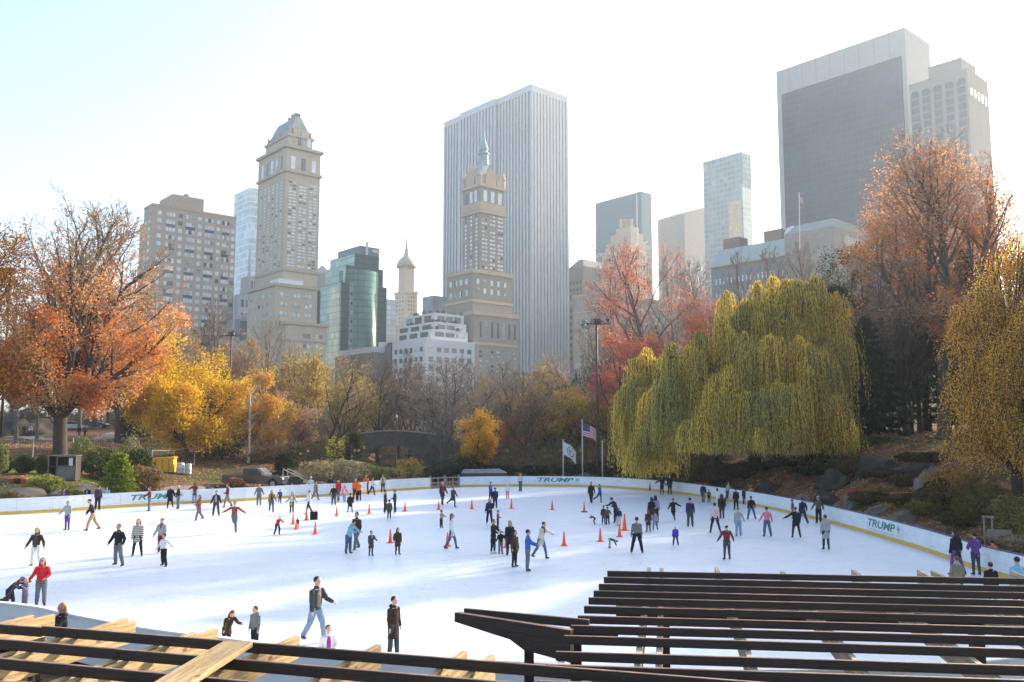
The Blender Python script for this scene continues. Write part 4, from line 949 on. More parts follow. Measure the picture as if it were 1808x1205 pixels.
# ================================================================ towers beyond the park (street grid directions)
TH1 = math.atan2(-1350, 1538); TH2 = math.atan2(1758, 1538)
U_ = Vector((math.sin(TH1), math.cos(TH1), 0)); V_ = Vector((math.cos(TH1), -math.sin(TH1), 0))   # U recedes to the left, V to the right
class Bld:
    """box tower given by photo columns of its left end, near corner, right end and the row of the corner top"""
    def __init__(s, xl, xc, xr, Y, ytop, zbase=-3, root=None):
        a, b_ = ray(xc, ytop); s.C = Vector((a*Y, Y, 0)); s.H = CAMZ+b_*Y; s.zb = zbase
        def run(px, D):
            yy = ytop
            for _ in range(3):
                t, _b = ray(px, yy); k = (t*s.C.y-s.C.x)/(D.x-t*D.y); q_ = s.C+D*k; yy = CY-(F*((s.H-CAMZ)*CP-q_.y*SP))/(q_.y*CP+(s.H-CAMZ)*SP)
            return k
        s.LU = run(xl, U_) if xl < xc else .1; s.LV = run(xr, V_) if xr > xc else .1
    def box(s, mb, u0=0, u1=None, v0=0, v1=None, z0=None, z1=None, mi=0):
        u1 = s.LU if u1 is None else u1; v1 = s.LV if v1 is None else v1; z0 = s.zb if z0 is None else z0; z1 = s.H if z1 is None else z1
        return mb.obox(s.C+U_*u0+V_*v0+Vector((0,0,z0)), U_*(u1-u0), V_*(v1-v0), (0,0,z1-z0), mi)
    def fp(s, face, t, out=0.0, z=0):
        """point on a face: 'L' runs along U (seen left), 'R' runs along V; t metres from the near corner"""
        return (s.C+U_*t-V_*out if face == 'L' else s.C+V_*t-U_*out)+Vector((0,0,z))
    def slab(s, mb, face, t0, t1, z0, z1, out, depth=.3, mi=0):
        """plate on a face standing `out` proud, going `depth` back"""
        d = U_ if face == 'L' else V_; n = -V_ if face == 'L' else -U_
        return mb.obox(s.fp(face, t0, out, z0), d*(t1-t0), -n*(out+depth), (0,0,z1-z0), mi)
    def zrow(s, face, t, py):
        """height on the face at distance t whose photo row is py"""
        p = s.fp(face, t); a, b_ = ray(CX, py); return CAMZ+b_*p.y
    def tcol(s, face, px, py):
        D = U_ if face == 'L' else V_; t, _ = ray(px, py); return (t*s.C.y-s.C.x)/(D.x-t*D.y)
def mk(name, label, cat='tower', group='towers on the skyline'):
    return empty(name, (0,0,0), 0, label, cat, group)
M_win = pm('window_glass_bright', (.62,.68,.70), (.16,.20,.22), scale=.35, rough=.12, spec=.7, detail=2, coords='Object')
M_wind = pm('window_glass_dark', (.04,.055,.065), (.09,.105,.12), scale=.3, rough=.15, spec=.7, detail=2)
M_wout = pm('window_glass_white', (.84,.87,.88), (.55,.60,.63), scale=.3, rough=.2, spec=.6, detail=2)
WR = random.Random(12)
def pickm(mat):
    q_ = WR.random()
    if mat in (M_wout, M_win): return 0 if q_ < .74 else 1 if q_ < .9 else 2
    return 0 if q_ < .8 else 1
def windows(root, B, rects, mat, pane=None, cap=100, name='window', out=.12):
    """rects: (face, t0, t1, z0, z1); the largest `cap` become parts, the others one part"""
    rects = sorted(rects, key=lambda r: -(r[2]-r[1])*(r[4]-r[3])/(B.fp(r[0], r[1]).y+ .3*abs(r[1])))
    for r in rects[:cap]:
        mb = MB(); B.slab(mb, *r, out, .25); mb.build(name, ([mat, M_win, M_wind] if mat is not M_wind else [M_wind, M_win])[pickm(mat)] if name == 'window' else mat, root)
    if len(rects) > cap:
        mb = MB()
        for r in rects[cap:]: B.slab(mb, *r, out, .25, mi=pickm(mat))
        tag(mb.build('windows', [mat, M_win, M_wind] if mat is not M_wind else [M_wind, M_win], root), kind='stuff')
def grid(face, t0, t1, nc, z0, z1, nr, fw=.55, fh=.5, skip=0, pair=False, rg=None, cols=None):
    out = []; ct = cols or [(t0+(t1-t0)*(i+.5)/nc, (t1-t0)/nc*fw) for i in range(nc)]
    for j in range(nr):
        zc = z0+(z1-z0)*(j+.5)/nr; h = (z1-z0)/nr*fh
        for c, w_ in ct:
            if skip and rg.random() < skip: continue
            if pair: out += [(face, c-w_/2, c-w_*.06, zc-h/2, zc+h/2), (face, c+w_*.06, c+w_/2, zc-h/2, zc+h/2)]
            else: out.append((face, c-w_/2, c+w_/2, zc-h/2, zc+h/2))
    return out
rb = random.Random(99)

# ---- beige slab apartment block at the left
r = mk('apartment_block', 'beige brick apartment slab with rows of wide windows at the left', 'apartment block')
B = Bld(243, 270, 417, 430, 362); M_beige = pm('beige_brick', (.52,.41,.31), (.46,.36,.27), scale=.5, rough=.9)
wl = MB(); B.box(wl, u1=B.LU*.55); B.box(wl, u0=B.LU*.55, u1=B.LU, z1=B.H-6, v0=1.5); wl.build('wall', M_beige, r)
pm_ = MB(); B.box(pm_, u0=2, u1=B.LU*.9, v0=B.tcol('R',306,365), v1=B.tcol('R',362,370), z0=B.H, z1=B.H+8); B.box(pm_, u0=3, u1=6, v0=B.tcol('R',330,365), v1=B.tcol('R',336,370), z0=B.H+8, z1=B.H+9.5); pm_.build('penthouse', M_beige, r)
pp = MB()
for z in (0,): B.slab(pp, 'R', -.2, B.LV+.1, B.H-.2, B.H+.9, .25); B.slab(pp, 'L', -.2, B.LU*.55, B.H-.2, B.H+.9, .22)
pp.build('parapet', M_beige, r)
fl = (B.H-8)/28.; rec = []; dk = []; px_w = [(281,6,0),(303,17,1),(321,7,0),(343,17,1),(362,7,0),(380,16,1),(394,6,0),(405,13,1),(413.5,5,0)]
px_w = [(280,7,0),(300,17,1),(317.5,7,0),(335,17,1),(352,7,0),(369,16,1),(385,6,0),(398,13,1),(411,6,0)]
for c, w_, wide in px_w:
    t0 = B.tcol('R', c-w_/2, 420); t1 = B.tcol('R', c+w_/2, 420)
    for j in range(28):
        z1 = B.H-2.4-j*fl; z0 = z1-fl*.52; 
        if wide:
            s3 = (t1-t0)/3
            for q_ in range(3): rec.append(('R', t0+q_*s3+.12, t0+(q_+1)*s3-.12, z0, z1))
            if j % 3 == 1: dk.append(('R', t0, t1, z0-fl*.40, z0-.1))
        else: rec.append(('R', t0, t1, z0, z1))
rec += grid('L', 2, B.LU*.5, 2, 10, B.H-2, 28, .4, .5)
windows(r, B, rec, M_wout); windows(r, B, dk, M_wind, name='balcony_recess', cap=60)
# ---- pale blue glass tower
r = mk('glass_tower', 'pale blue glass tower between the beige block and the stone hotel', 'tower')
B = Bld(415, 442, 470, 620, 333)
def stripe_mat(name, c1, c2, fz, ft=0, duty=.3, rough=.25, metal=.0, spec=.7):
    """glass curtain wall: floor bands every fz metres, mullions every ft metres"""
    m, nt, out = _nt(name); N = nt.nodes; L = nt.links; b = N.new('ShaderNodeBsdfPrincipled'); L.new(b.outputs[0], out.inputs[0])
    b.inputs['Roughness'].default_value = rough; b.inputs['Metallic'].default_value = metal; b.inputs['Specular IOR Level'].default_value = spec
    tc = N.new('ShaderNodeTexCoord'); sp = N.new('ShaderNodeSeparateXYZ'); L.new(tc.outputs['Object'], sp.inputs[0])
    def band(src, per, du):
        a = N.new('ShaderNodeMath'); a.operation = 'DIVIDE'; a.inputs[1].default_value = per; L.new(src, a.inputs[0])
        f = N.new('ShaderNodeMath'); f.operation = 'FRACT'; L.new(a.outputs[0], f.inputs[0])
        l = N.new('ShaderNodeMath'); l.operation = 'LESS_THAN'; l.inputs[1].default_value = du; L.new(f.outputs[0], l.inputs[0]); return l.outputs[0]
    k = band(sp.outputs[2], fz, duty)
    if ft:
        d1 = N.new('ShaderNodeVectorMath'); d1.operation = 'DOT_PRODUCT'; L.new(tc.outputs['Object'], d1.inputs[0]); d1.inputs[1].default_value = tuple(U_+V_)
        k2 = band(d1.outputs['Value'], ft, duty*.6); mx_ = N.new('ShaderNodeMath'); mx_.operation = 'MAXIMUM'; L.new(k, mx_.inputs[0]); L.new(k2, mx_.inputs[1]); k = mx_.outputs[0]
    no = N.new('ShaderNodeTexNoise'); no.inputs['Scale'].default_value = .09; no.inputs['Detail'].default_value = 6; L.new(tc.outputs['Object'], no.inputs[0])
    rp = ramp(nt, [(.35, tuple(x*.8 for x in c1)), (.65, tuple(min(1, x*1.15) for x in c1))]); L.new(no.outputs[0], rp.inputs[0])
        # each pane a little different
    d1 = N.new('ShaderNodeVectorMath'); d1.operation = 'DOT_PRODUCT'; L.new(tc.outputs['Object'], d1.inputs[0]); d1.inputs[1].default_value = tuple(U_+V_)
    def fl(src, per):
        a = N.new('ShaderNodeMath'); a.operation = 'DIVIDE'; a.inputs[1].default_value = per; L.new(src, a.inputs[0]); f = N.new('ShaderNodeMath'); f.operation = 'FLOOR'; L.new(a.outputs[0], f.inputs[0]); return f.outputs[0]
    cb_ = N.new('ShaderNodeCombineXYZ'); L.new(fl(d1.outputs['Value'], ft or 3.1), cb_.inputs[0]); L.new(fl(sp.outputs[2], fz), cb_.inputs[1]); wn = N.new('ShaderNodeTexWhiteNoise'); L.new(cb_.outputs[0], wn.inputs[0])
    rv = ramp(nt, [(0, (.72,.72,.72)), (.85, (1.1,1.1,1.1)), (1, (1.7,1.7,1.65))]); L.new(wn.outputs['Value'], rv.inputs[0]); mv = N.new('ShaderNodeMixRGB'); mv.blend_type = 'MULTIPLY'; mv.inputs[0].default_value = .45; L.new(rp.outputs[0], mv.inputs[1]); L.new(rv.outputs[0], mv.inputs[2])
    mx = N.new('ShaderNodeMixRGB'); L.new(k, mx.inputs[0]); L.new(mv.outputs[0], mx.inputs[1]); mx.inputs[2].default_value = (*c2, 1); L.new(mx.outputs[0], b.inputs['Base Color'])
    return m
wl = MB(); B.box(wl); wl.build('curtain_wall', stripe_mat('glass_blue', (.42,.56,.64), (.62,.70,.72), 5.2, 0, .2), r)
cp = MB(); B.box(cp, -.3, B.LU+.3, -.3, B.LV+.3, B.H-16, B.H+.6); cp.build('crown', stripe_mat('glass_pale_green', (.50,.60,.58), (.62,.70,.68), 4, 0, .25), r)
fn = MB(); B.slab(fn, 'R', 1, 2.2, 0, B.H-45, .6); fn.build('fin', flat('fin_grey', (.35,.42,.50)), r)
# ---- stone hotel tower with mansard roof
r = mk('hotel_tower', 'tall tan stone hotel tower with a steep green grey mansard roof', 'hotel')
M_tan = pm('tan_stone', (.53,.45,.34), (.47,.39,.29), scale=.35, rough=.9); M_tand = pm('tan_stone_trim', (.47,.40,.30), (.40,.33,.26), scale=.5, rough=.9)
B = Bld(457, 506, 566, 405, 256); wl = MB(); B.box(wl, z1=B.H-1)
LU, LV, H = B.LU, B.LV, B.H
zl = B.zrow('R', 0, 500); B2 = Bld(438, 487, 557, 398, 503)
B2.box(wl); B3 = Bld(500, 506, 577, 396, 571); B3.box(wl, u1=16); B4 = Bld(395, 440, 560, 412, 600); B4.box(wl)
B.box(wl, 3, LU*.92, 2.5, LV-3, H-1, H+6.5)
wl.build('wall', M_tan, r)
cn = MB()
for z, o in ((H-1, 1.1), (H-13, .7), (zl+6, .5)): B.box(cn, -o, LU+o, -o, LV+o, z, z+1.3)
B2.box(cn, -.8, B2.LU+.8, -.8, B2.LV+.8, B2.H-.5, B2.H+1); B2.box(cn, -.4, B2.LU+.4, -.4, B2.LV+.4, B2.H-24, B2.H-23); B3.box(cn, -.7, 16.7, -.7, B3.LV+.7, B3.H-.4, B3.H+1); B3.box(cn, -.4, 16.4, -.4, B3.LV+.4, B3.H-8, B3.H-7.3)
B.box(cn, 2.4, LU*.92+.6, 1.9, LV-2.4, H+5.9, H+7.1)
cn.build('cornice', M_tand, r)
mn = MB()   # mansard: frustum
def frustum(mb, B, u0, u1, v0, v1, z0, z1, iu, iv, mi=0):
    P = [B.C+U_*u+V_*v+Vector((0,0,z0)) for u, v in ((u0,v0),(u1,v0),(u1,v1),(u0,v1))]+[B.C+U_*u+V_*v+Vector((0,0,z1)) for u, v in ((u0+iu,v0+iv),(u1-iu,v0+iv),(u1-iu,v1-iv),(u0+iu,v1-iv))]
    fs = [(0,1,2,3),(7,6,5,4),(4,5,1,0),(5,6,2,1),(6,7,3,2),(7,4,0,3)]; return mb.add(P, fs, mi)
zt = CAMZ+ray(520,205)[1]*(B.C.y+12); M_mans = pm('mansard_copper', (.20,.24,.22), (.28,.31,.28), scale=.4, rough=.6)
u1m, v1m = LU*.9, LV-4; zt = H+17.5; frustum(mn, B, 3.4, u1m, 2.9, v1m+.6, H+7.1, zt, 2.4, (v1m-3)*.40); o = mn.build('mansard_roof', M_mans, r)
ch = MB(); B.box(ch, u1m*.25, u1m*.42, LV*.42, LV*.56, zt, zt+2.2); B.box(ch, u1m*.5, u1m*.54, LV*.42, LV*.48, zt, zt+1.6); ch.build('roof_cap', M_wind, r)
for u, v in ((3.6,3.2),(3.6,LV-4),(u1m*.5,2.6),(u1m-1,3.2),(3.4,LV*.5)):
    mb = MB(); c = B.C+U_*u+V_*v; mb.lathe(c+Vector((0,0,H+6.6)), [(.8,0),(.8,1.4),(.5,2),(.65,2.6),(.05,4.2)], 8); mb.build('finial', M_tand, r)
for k in range(4):
    mb = MB(); t = 5+k*(LV-12)/3.; B.box(mb, 3.0, 4.8, t, t+2.0, H+7.1, H+10.4); mb.build('dormer', M_tan, r)
rec = []
for c in (.2,.5,.80): rec += grid('R', LV*c-2.3, LV*c+2.3, 1, zl+8, H-17, 27, .85, .46, pair=True, skip=.03, rg=rb)
rec += grid('L', 2, LU-2, 6, zl+8, H-17, 27, .34, .46, skip=.03, rg=rb)
rec += [('R', LV*c-1.1, LV*c+1.1, H-11, H-5) for c in (.2,.5,.8)]+[('L', LU*c-1, LU*c+1, H-11, H-4.5) for c in (.15,.32,.49,.66,.83)]+[('R', LV*.33, LV*.42, H+1.2, H+5.2), ('R', LV*.6, LV*.7, H+1.2, H+5.2)]
windows(r, B, rec, M_wout)
rec = []
for c in (.2,.52,.82): rec += grid('R', B2.LV*c-2.2, B2.LV*c+2.2, 1, 8, B2.H-2, 14, .85, .42, pair=True)
rec += grid('L', 2, B2.LU-2, 6, 8, B2.H-2, 14, .4, .42); windows(r, B2, rec, M_win, cap=0)
rec = []
for c in (.5,.8): rec += grid('R', B3.LV*c-2.0, B3.LV*c+2.0, 1, 6, B3.H-3, 10, .9, .45, pair=True)
windows(r, B3, rec, M_wind, cap=0)
ter = MB(); B2.box(ter, 1, 10, 2, B2.LV*.7, B2.H+1, B2.H+3.4); ter.build('terrace_awning', flat('awning_pale', (.66,.72,.72)), r)
# ---- small grey stepped houses between
r = mk('grey_house', 'light grey stepped building wedged between the beige block and the stone hotel', 'building')
wl = MB(); rec = []
for xl, xc, xr, Y, yt in ((425,440,470,455,487),(413,421,470,450,520),(414,428,452,446,556)):
    B = Bld(xl, xc, xr, Y, yt); B.box(wl)
    mb = MB()
    for q_ in grid('R', 1, B.LV-1, 5, B.H-22, B.H-1, 3, .5, .55): B.slab(mb, *q_, .12)
    tag(mb.build('windows', M_wind, r), kind='stuff')
wl.build('wall', flat('pale_grey_stucco', (.50,.51,.54)), r)
r = mk('grey_building', 'blank dark grey low building in front of the stone hotel', 'building')
B = Bld(415, 424, 460, 425, 563); wl = MB(); B.box(wl); wl.build('wall', flat('dark_grey_wall', (.20,.21,.22)), r); wl = MB(); B.slab(wl, 'R', -.3, B.LV, B.H-1, B.H+1, .6); wl.build('parapet', flat('pale_grey_stucco', (.5,.5,.5)), r)
# ---- slender grey building left of the green tower
r = mk('grey_tower', 'narrow grey tower peeking out left of the green glass tower', 'building')
B = Bld(556, 560, 582, 600, 480); wl = MB(); B.box(wl); wl.build('wall', flat('mauve_grey', (.32,.33,.36)), r); rf = MB(); frustum(rf, B, 0, B.LU, 0, B.LV, B.H, B.H+5, B.LU*.4, B.LV*.4); rf.build('roof', flat('mauve_grey_roof', (.26,.27,.30)), r)
r = mk('dark_building', 'dark slab directly left of the green glass tower', 'building')
B = Bld(557, 560, 572, 560, 513); wl = MB(); B.box(wl); wl.build('wall', flat('slate_dark', (.09,.11,.13)), r)
# ---- green stepped glass tower
r = mk('green_tower', 'stepped green glass office tower with dark shaded faces', 'tower')
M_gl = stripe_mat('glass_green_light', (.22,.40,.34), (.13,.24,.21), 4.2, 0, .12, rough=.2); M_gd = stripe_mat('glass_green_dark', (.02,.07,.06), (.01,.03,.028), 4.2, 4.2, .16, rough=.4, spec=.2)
M_gg = stripe_mat('glass_painted_reflection', (.55,.55,.30), (.22,.34,.25), 4.2, 3, .12, rough=.2)  # gold reflection painted into the glass colour
TI = [(596,635,670,558,433.5),(583,626,670,552,447),(575,610,677,546,467.5),(566,602,683.5,540,498)]
for k, (xl, xc, xr, Y, yt) in enumerate(TI):
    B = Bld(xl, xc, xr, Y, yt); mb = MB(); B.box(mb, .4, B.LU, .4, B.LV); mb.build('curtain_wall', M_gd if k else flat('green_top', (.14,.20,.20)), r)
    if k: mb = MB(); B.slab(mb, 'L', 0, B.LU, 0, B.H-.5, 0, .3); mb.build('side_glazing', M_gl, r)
B = Bld(*TI[3]); t0, t1 = B.tcol('R', 616, 560), B.tcol('R', 623, 560)
mb = MB(); B.slab(mb, 'R', t0, t1, 0, B.H, .5); mb.build('light_strip', M_gl, r)
windows(r, B, grid('R', t0, t1, 1, 0, B.H-4, 16, .5, .35), M_wind, out=.65)
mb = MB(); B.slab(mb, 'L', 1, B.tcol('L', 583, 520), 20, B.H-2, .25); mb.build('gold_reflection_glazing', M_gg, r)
Bb = Bld(*TI[1]); a0, a1 = Bb.tcol('R', 634, 480), Bb.tcol('R', 650, 480); mb = MB(); cc = B.fp('R', (B.tcol('R', 634, 520)+B.tcol('R',655,520))/2)
mb.lathe(cc+U_*9, [(13,-3),(13,Bb.H-12)], 20); mb.build('curved_glazing', stripe_mat('glass_green_mid', (.06,.17,.13), (.03,.09,.075), 4.2, 2.2, .18, rough=.15, spec=.5), r, True)
Bt = Bld(*TI[0]); mb = MB(); Bt.slab(mb, 'R', Bt.tcol('R',646,450), Bt.tcol('R',649,450), Bt.H-16, Bt.H+3, .5); mb.build('mast', flat('white_metal', (.7,.72,.72)), r)
mb = MB()
for k in range(2): Bt.slab(mb, 'R', Bt.tcol('R',658,450), Bt.LV, Bt.H-3.5-k*5, Bt.H-1.5-k*5, .4)
mb.build('louvres', flat('white_metal', (.7,.72,.72)), r)
# ---- small spired tower and neighbours
r = mk('grey_glass_building', 'pale grey glass building right of the green glass tower', 'building')
B = Bld(676, 680, 700, 640, 528); wl = MB(); B.box(wl); wl.build('curtain_wall', stripe_mat('glass_pale_grey', (.42,.46,.48), (.32,.35,.37), 3.8, 4, .18), r)
r = mk('spired_tower', 'small cream stone tower topped with a pointed spire', 'tower')
M_cream = pm('cream_stone', (.52,.43,.33), (.45,.37,.28), scale=.5, rough=.9)
B = Bld(697, 716, 737, 700, 516); wl = MB(); B.box(wl); iu, iv = B.LU*.16, B.LV*.14; zc = B.H+22; B.box(wl, iu, B.LU-iu, iv, B.LV-iv, B.H, zc); wl.build('wall', M_cream, r)
cn = MB(); B.box(cn, -.6, B.LU+.6, -.6, B.LV+.6, B.H-.5, B.H+1.2); B.box(cn, iu-.6, B.LU-iu+.6, iv-.6, B.LV-iv+.6, zc-.5, zc+1); cn.build('cornice', M_tan, r)
dm = MB(); c = B.C+U_*B.LU/2+V_*B.LV/2; dm.lathe(c+Vector((0,0,zc)), [(8.5,0),(8.0,3),(5.5,7),(2.5,9.5),(2.2,10.5),(1.6,15),(1.0,17),(.2,27)], 14); dm.build('dome_spire', pm('dome_copper', (.42,.36,.28), (.34,.30,.24), scale=.5), r, True)
for du, dv in ((iu,iv),(iu,B.LV-iv),(B.LU-iu,iv)):
    mb = MB(); mb.lathe(B.C+U_*du+V_*dv+Vector((0,0,zc)), [(.9,0),(.9,3),(.1,8)], 6); mb.build('pinnacle', M_cream, r)
windows(r, B, grid('R', 2, B.LV-2, 3, 20, B.H-2, 28, .35, .45)+grid('L', 2, B.LU-2, 3, 20, B.H-2, 28, .3, .45), M_wind, cap=60)
# ---- grey block and white stepped apartments
r = mk('grey_block', 'plain grey panelled block rising behind the white stepped apartments', 'building')
B = Bld(746, 765, 797, 520, 522); wl = MB(); B.box(wl); wl.build('wall', stripe_mat('grey_panels', (.36,.38,.39), (.26,.28,.29), 5, 6, .06, rough=.6, spec=.3), r)
r = mk('stepped_apartments', 'white stepped apartment building with terraces and ribbon windows', 'apartment block')
M_wst = pm('white_stone', (.68,.68,.66), (.60,.60,.58), scale=.6, rough=.85); wl = MB(); ti = [(713,767,819,415,552),(701.5,767,823,411,568),(701,762,826,407,581),(693,751,838,401,598)]
Bs = []
for t_ in ti: B = Bld(*t_); B.box(wl); Bs.append(B)
wl.build('wall', M_wst, r)
for k, B in enumerate(Bs):
    if k < 3: rec = grid('R', 1.5, B.LV-1.5, 3, B.H-(4.6 if k == 0 else 3.6), B.H-1, 1, .84, .8)+grid('L', 1.5, B.LU-1, 3, B.H-(4.6 if k == 0 else 3.6), B.H-1, 1, .7, .9)
    else: rec = grid('R', 1, B.LV-1, 6, 0, B.H-2.5, 10, .55, .5)+grid('L', 1, B.LU-1, 6, 0, B.H-2.5, 10, .5, .5)
    windows(r, B, rec, M_wind, cap=24 if k < 3 else 60)
pl_t = [(i, rb.uniform(0,1)) for i in range(26)]
mb = MB()
for i, t in pl_t:
    B = Bs[i % 3]; f = 'R' if i % 2 else 'L'; L_ = (B.LV if f == 'R' else B.LU)*t; mb.ball(B.fp(f, L_, -1, B.H+.6), (1.1,1.1,rb.uniform(.6,1.4)), 7, 5, jitter=.25, rg=rb)
tag(mb.build('terrace_plants', pm('plant_green', (.05,.08,.03), (.09,.12,.05), scale=4, rough=.9), r), kind='stuff')
# ---- low dark brick building with a white penthouse, and a dark slab
r = mk('brick_house', 'low dark brick building with a long white penthouse below the green tower', 'building')
B = Bld(592, 660, 690, 430, 622); wl = MB(); B.box(wl); wl.build('wall', pm('dark_brick', (.22,.17,.14), (.17,.135,.115), scale=.8, rough=.9), r)
wh = MB(); B.box(wh, 3, B.LU, 2, 8, B.H, B.H+3.2); wh.build('penthouse', M_wst, r)
B_ = B; mb = MB(); 
for q_ in grid('L', 4, B.LU-1, 8, B.H+.6, B.H+2.6, 1, .4, .8): d = q_; B.slab(mb, d[0], d[1], d[2], d[3], d[4], -1.9, .2+1.9)
tk = MB(); tk.lathe(B.C+U_*4+V_*11+Vector((0,0,B.H)), [(1.6,0),(1.6,4),(.1,5.6)], 10); tk.build('water_tank', pm('tank_wood', (.20,.14,.10), scale=2), r)
r = mk('slate_building', 'dark slate slab left of the white stepped apartments', 'building')
B = Bld(684, 690, 712, 424, 605); wl = MB(); B.box(wl); wl.build('wall', flat('slate_wall', (.10,.11,.12)), r)
r = mk('beige_building', 'pale block half hidden left of the dark slate slab', 'building')
B = Bld(668, 676, 700, 440, 604); wl = MB(); B.box(wl); wl.build('wall', M_wst, r); windows(r, B, grid('R', 1, B.LV-1, 4, 5, B.H-2, 8, .4, .5), M_wind, cap=0)
# ---- brown hotel with green spire
r = mk('spired_hotel', 'brown brick hotel tower with gabled crown and a slim green copper spire', 'hotel')
M_brn = pm('brown_brick', (.35,.30,.24), (.29,.25,.20), scale=.5, rough=.9); M_gab = pm('gable_stone', (.56,.44,.32), (.47,.37,.28), scale=.6, rough=.9); M_cop = pm('verdigris', (.20,.36,.36), (.28,.42,.40), scale=.6, rough=.7)
B = Bld(817, 848, 891, 440, 326); wl = MB(); B.box(wl)
Bm = Bld(789, 835, 905, 434, 478); Bm.box(wl); Bn = Bld(820, 838, 916, 428, 552); Bn.box(wl); wl.build('wall', M_brn, r)
cn = MB()
for z in (B.H, B.H-14): B.box(cn, -.7, B.LU+.7, -.7, B.LV+.7, z-.8, z+.8)
B.box(cn, -.5, B.LU+.5, -.5, B.LV+.5, B.H-13, B.H-9)
for q_ in (Bm, Bn):
    q_.box(cn, -.5, q_.LU+.5, -.5, q_.LV+.5, q_.H-1, q_.H+1); q_.box(cn, -.4, q_.LU+.4, -.4, q_.LV+.4, q_.H-16, q_.H-14.6)
cn.build('cornice', M_gab, r)
LU, LV, H = B.LU, B.LV, B.H; c = B.C+U_*LU*.5+V_*LV*.5
z1 = CAMZ+ray(853,281)[1]*452; z2 = CAMZ+ray(853,262)[1]*452; z3 = CAMZ+ray(854,232)[1]*452
mb = MB(); frustum(mb, B, 2.2, LU-2.2, 2.2, LV-2.2, H+.8, z1+2, LU*.27, LV*.27); mb.build('spire_roof', M_cop, r)
mb = MB(); mb.lathe(c+Vector((0,0,z1-4)), [(3.0,0),(2.6,5.6),(3.2,5.9),(3.2,6.6),(1.9,7.0),(2.0,z2-z1+2),(2.6,z2-z1+3),(1.8,z2-z1+5),(.7,z2-z1+9),(.12,z3-z1+4)], 8); mb.build('spire', M_cop, r)
def gable(B, face, t, w_, z, h, steep=1.0):
    mb = MB(); d = U_ if face == 'L' else V_; n = -V_ if face == 'L' else -U_; o_ = B.fp(face, t-w_/2, .5, z)
    poly = [(0,0),(w_,0),(w_,h*.5),(w_*.72,h*.62),(w_*.5,h),(w_*.28,h*.62),(0,h*.5)]
    mb.prism([o_+d*x+Vector((0,0,y)) for x, y in poly], -n*2.2); return mb
gable(B, 'R', LV*.42, LV*.42, H+.8, 11.5).build('gable', M_gab, r); gable(B, 'R', LV*.80, LV*.26, H+.8, 7.5).build('gable', M_gab, r)
gable(B, 'L', LU*.55, LU*.5, H+.8, 11.5).build('gable', M_gab, r); gable(B, 'L', LU*.12, LU*.22, H+.8, 6).build('gable', M_gab, r)
for t, f in ((.0,'R'),(.97,'R'),(.97,'L')):
    L_ = LV if f == 'R' else LU; mb = MB(); mb.lathe(B.fp(f, L_*t, -.8, H), [(1.3,0),(1.3,5),(1.7,5.2),(.1,10)], 8); mb.build('turret', M_gab, r)
rec = []
for c_ in (.18,.5,.82): rec += grid('R', LV*c_-1.9, LV*c_+1.9, 1, Bm.H+2, H-15, 14, .9, .45, pair=True, skip=.05, rg=rb)
for c_ in (.2,.5,.8): rec += grid('L', LU*c_-.9, LU*c_+.9, 1, Bm.H+2, H-15, 14, .8, .6)
rec += [('R', LV*c_-1.2, LV*c_+1.2, H-8.5, H-2.5) for c_ in (.2,.5,.8)]+[('L', LU*c_-1, LU*c_+1, H-8.5, H-2.5) for c_ in (.25,.5,.75)]
rec += [('R', LV*.36, LV*.39, H+2, H+8), ('R', LV*.45, LV*.48, H+2, H+8)]
windows(r, B, rec, M_wout)
rec = grid('R', 2, Bn.LV-1, 7, 5, Bn.H-18, 17, .45, .45, skip=.04, rg=rb); windows(r, Bn, rec, M_win, cap=0, name='window')
rec = grid('R', 2, Bn.LV-1, 7, Bn.H-13, Bn.H-3, 1, .3, .8); windows(r, Bn, rec, M_wind, cap=0)
rec = grid('L', 3, Bm.LU-1, 4, Bm.H-14, Bm.H-2, 2, .45, .5, pair=True)+grid('R', 1, Bm.LV-3, 5, Bm.H-12, Bm.H-3, 2, .35, .6); windows(r, Bm, rec, M_wout, cap=0)
# ---- white striped slab tower
r = mk('striped_tower', 'huge white marble tower with closely spaced vertical piers', 'tower')
M_marb = pm('white_marble', (.60,.60,.59), (.54,.54,.54), scale=.3, rough=.6); M_dg = stripe_mat('glass_striped', (.04,.065,.10), (.08,.105,.14), 3.9, 0, .3, rough=.2)
B = Bld(787, 938, 999, 510, 150); gl = MB(); B.box(gl, .8, B.LU-.8, .8, B.LV-.8, None, B.H-4)
Lu1, Lu2 = B.tcol('L', 878, 180), B.tcol('L', 817, 205)
gl.build('glass_wall', M_dg, r)
n = 11
for k in range(n+1):
    t = B.LV*k/n; mb = MB(); B.slab(mb, 'R', max(t-.95, -.5), t+.95, 0, B.H-3, .9, 1.0); mb.build('pier', M_marb, r)
for a_, b_, n, o in ((0, Lu1, 11, .9), (Lu1, Lu2, 11, 2.4), (Lu2, B.LU, 6, .9)):
    w_ = (b_-a_)/n
    for k in range(n+1):
        t = a_+w_*k; mb = MB(); B.slab(mb, 'L', max(t-w_*.27, .55), t+w_*.27, 0, B.H-3, o, 2.6); mb.build('pier', M_marb, r)
cr = MB(); B.box(cr, -1.0, Lu1, -1.0, B.LV+.6, B.H-4.2, B.H); B.box(cr, Lu1, Lu2, -2.5, B.LV+.4, B.H-4.1, B.H+.2); B.box(cr, Lu2, B.LU+.5, -1.0, B.LV+.5, B.H-4.2, B.H-.1); cr.build('roof_band', M_marb, r)
lv_ = MB(); B.slab(lv_, 'R', .5, B.LV*.9, B.H-22, B.H-4.2, .05); B.slab(lv_, 'L', .5, B.LU-1, B.H-22, B.H-4.2, .05); lv_.build('louvre_band', flat('louvre_grey', (.24,.25,.27)), r)
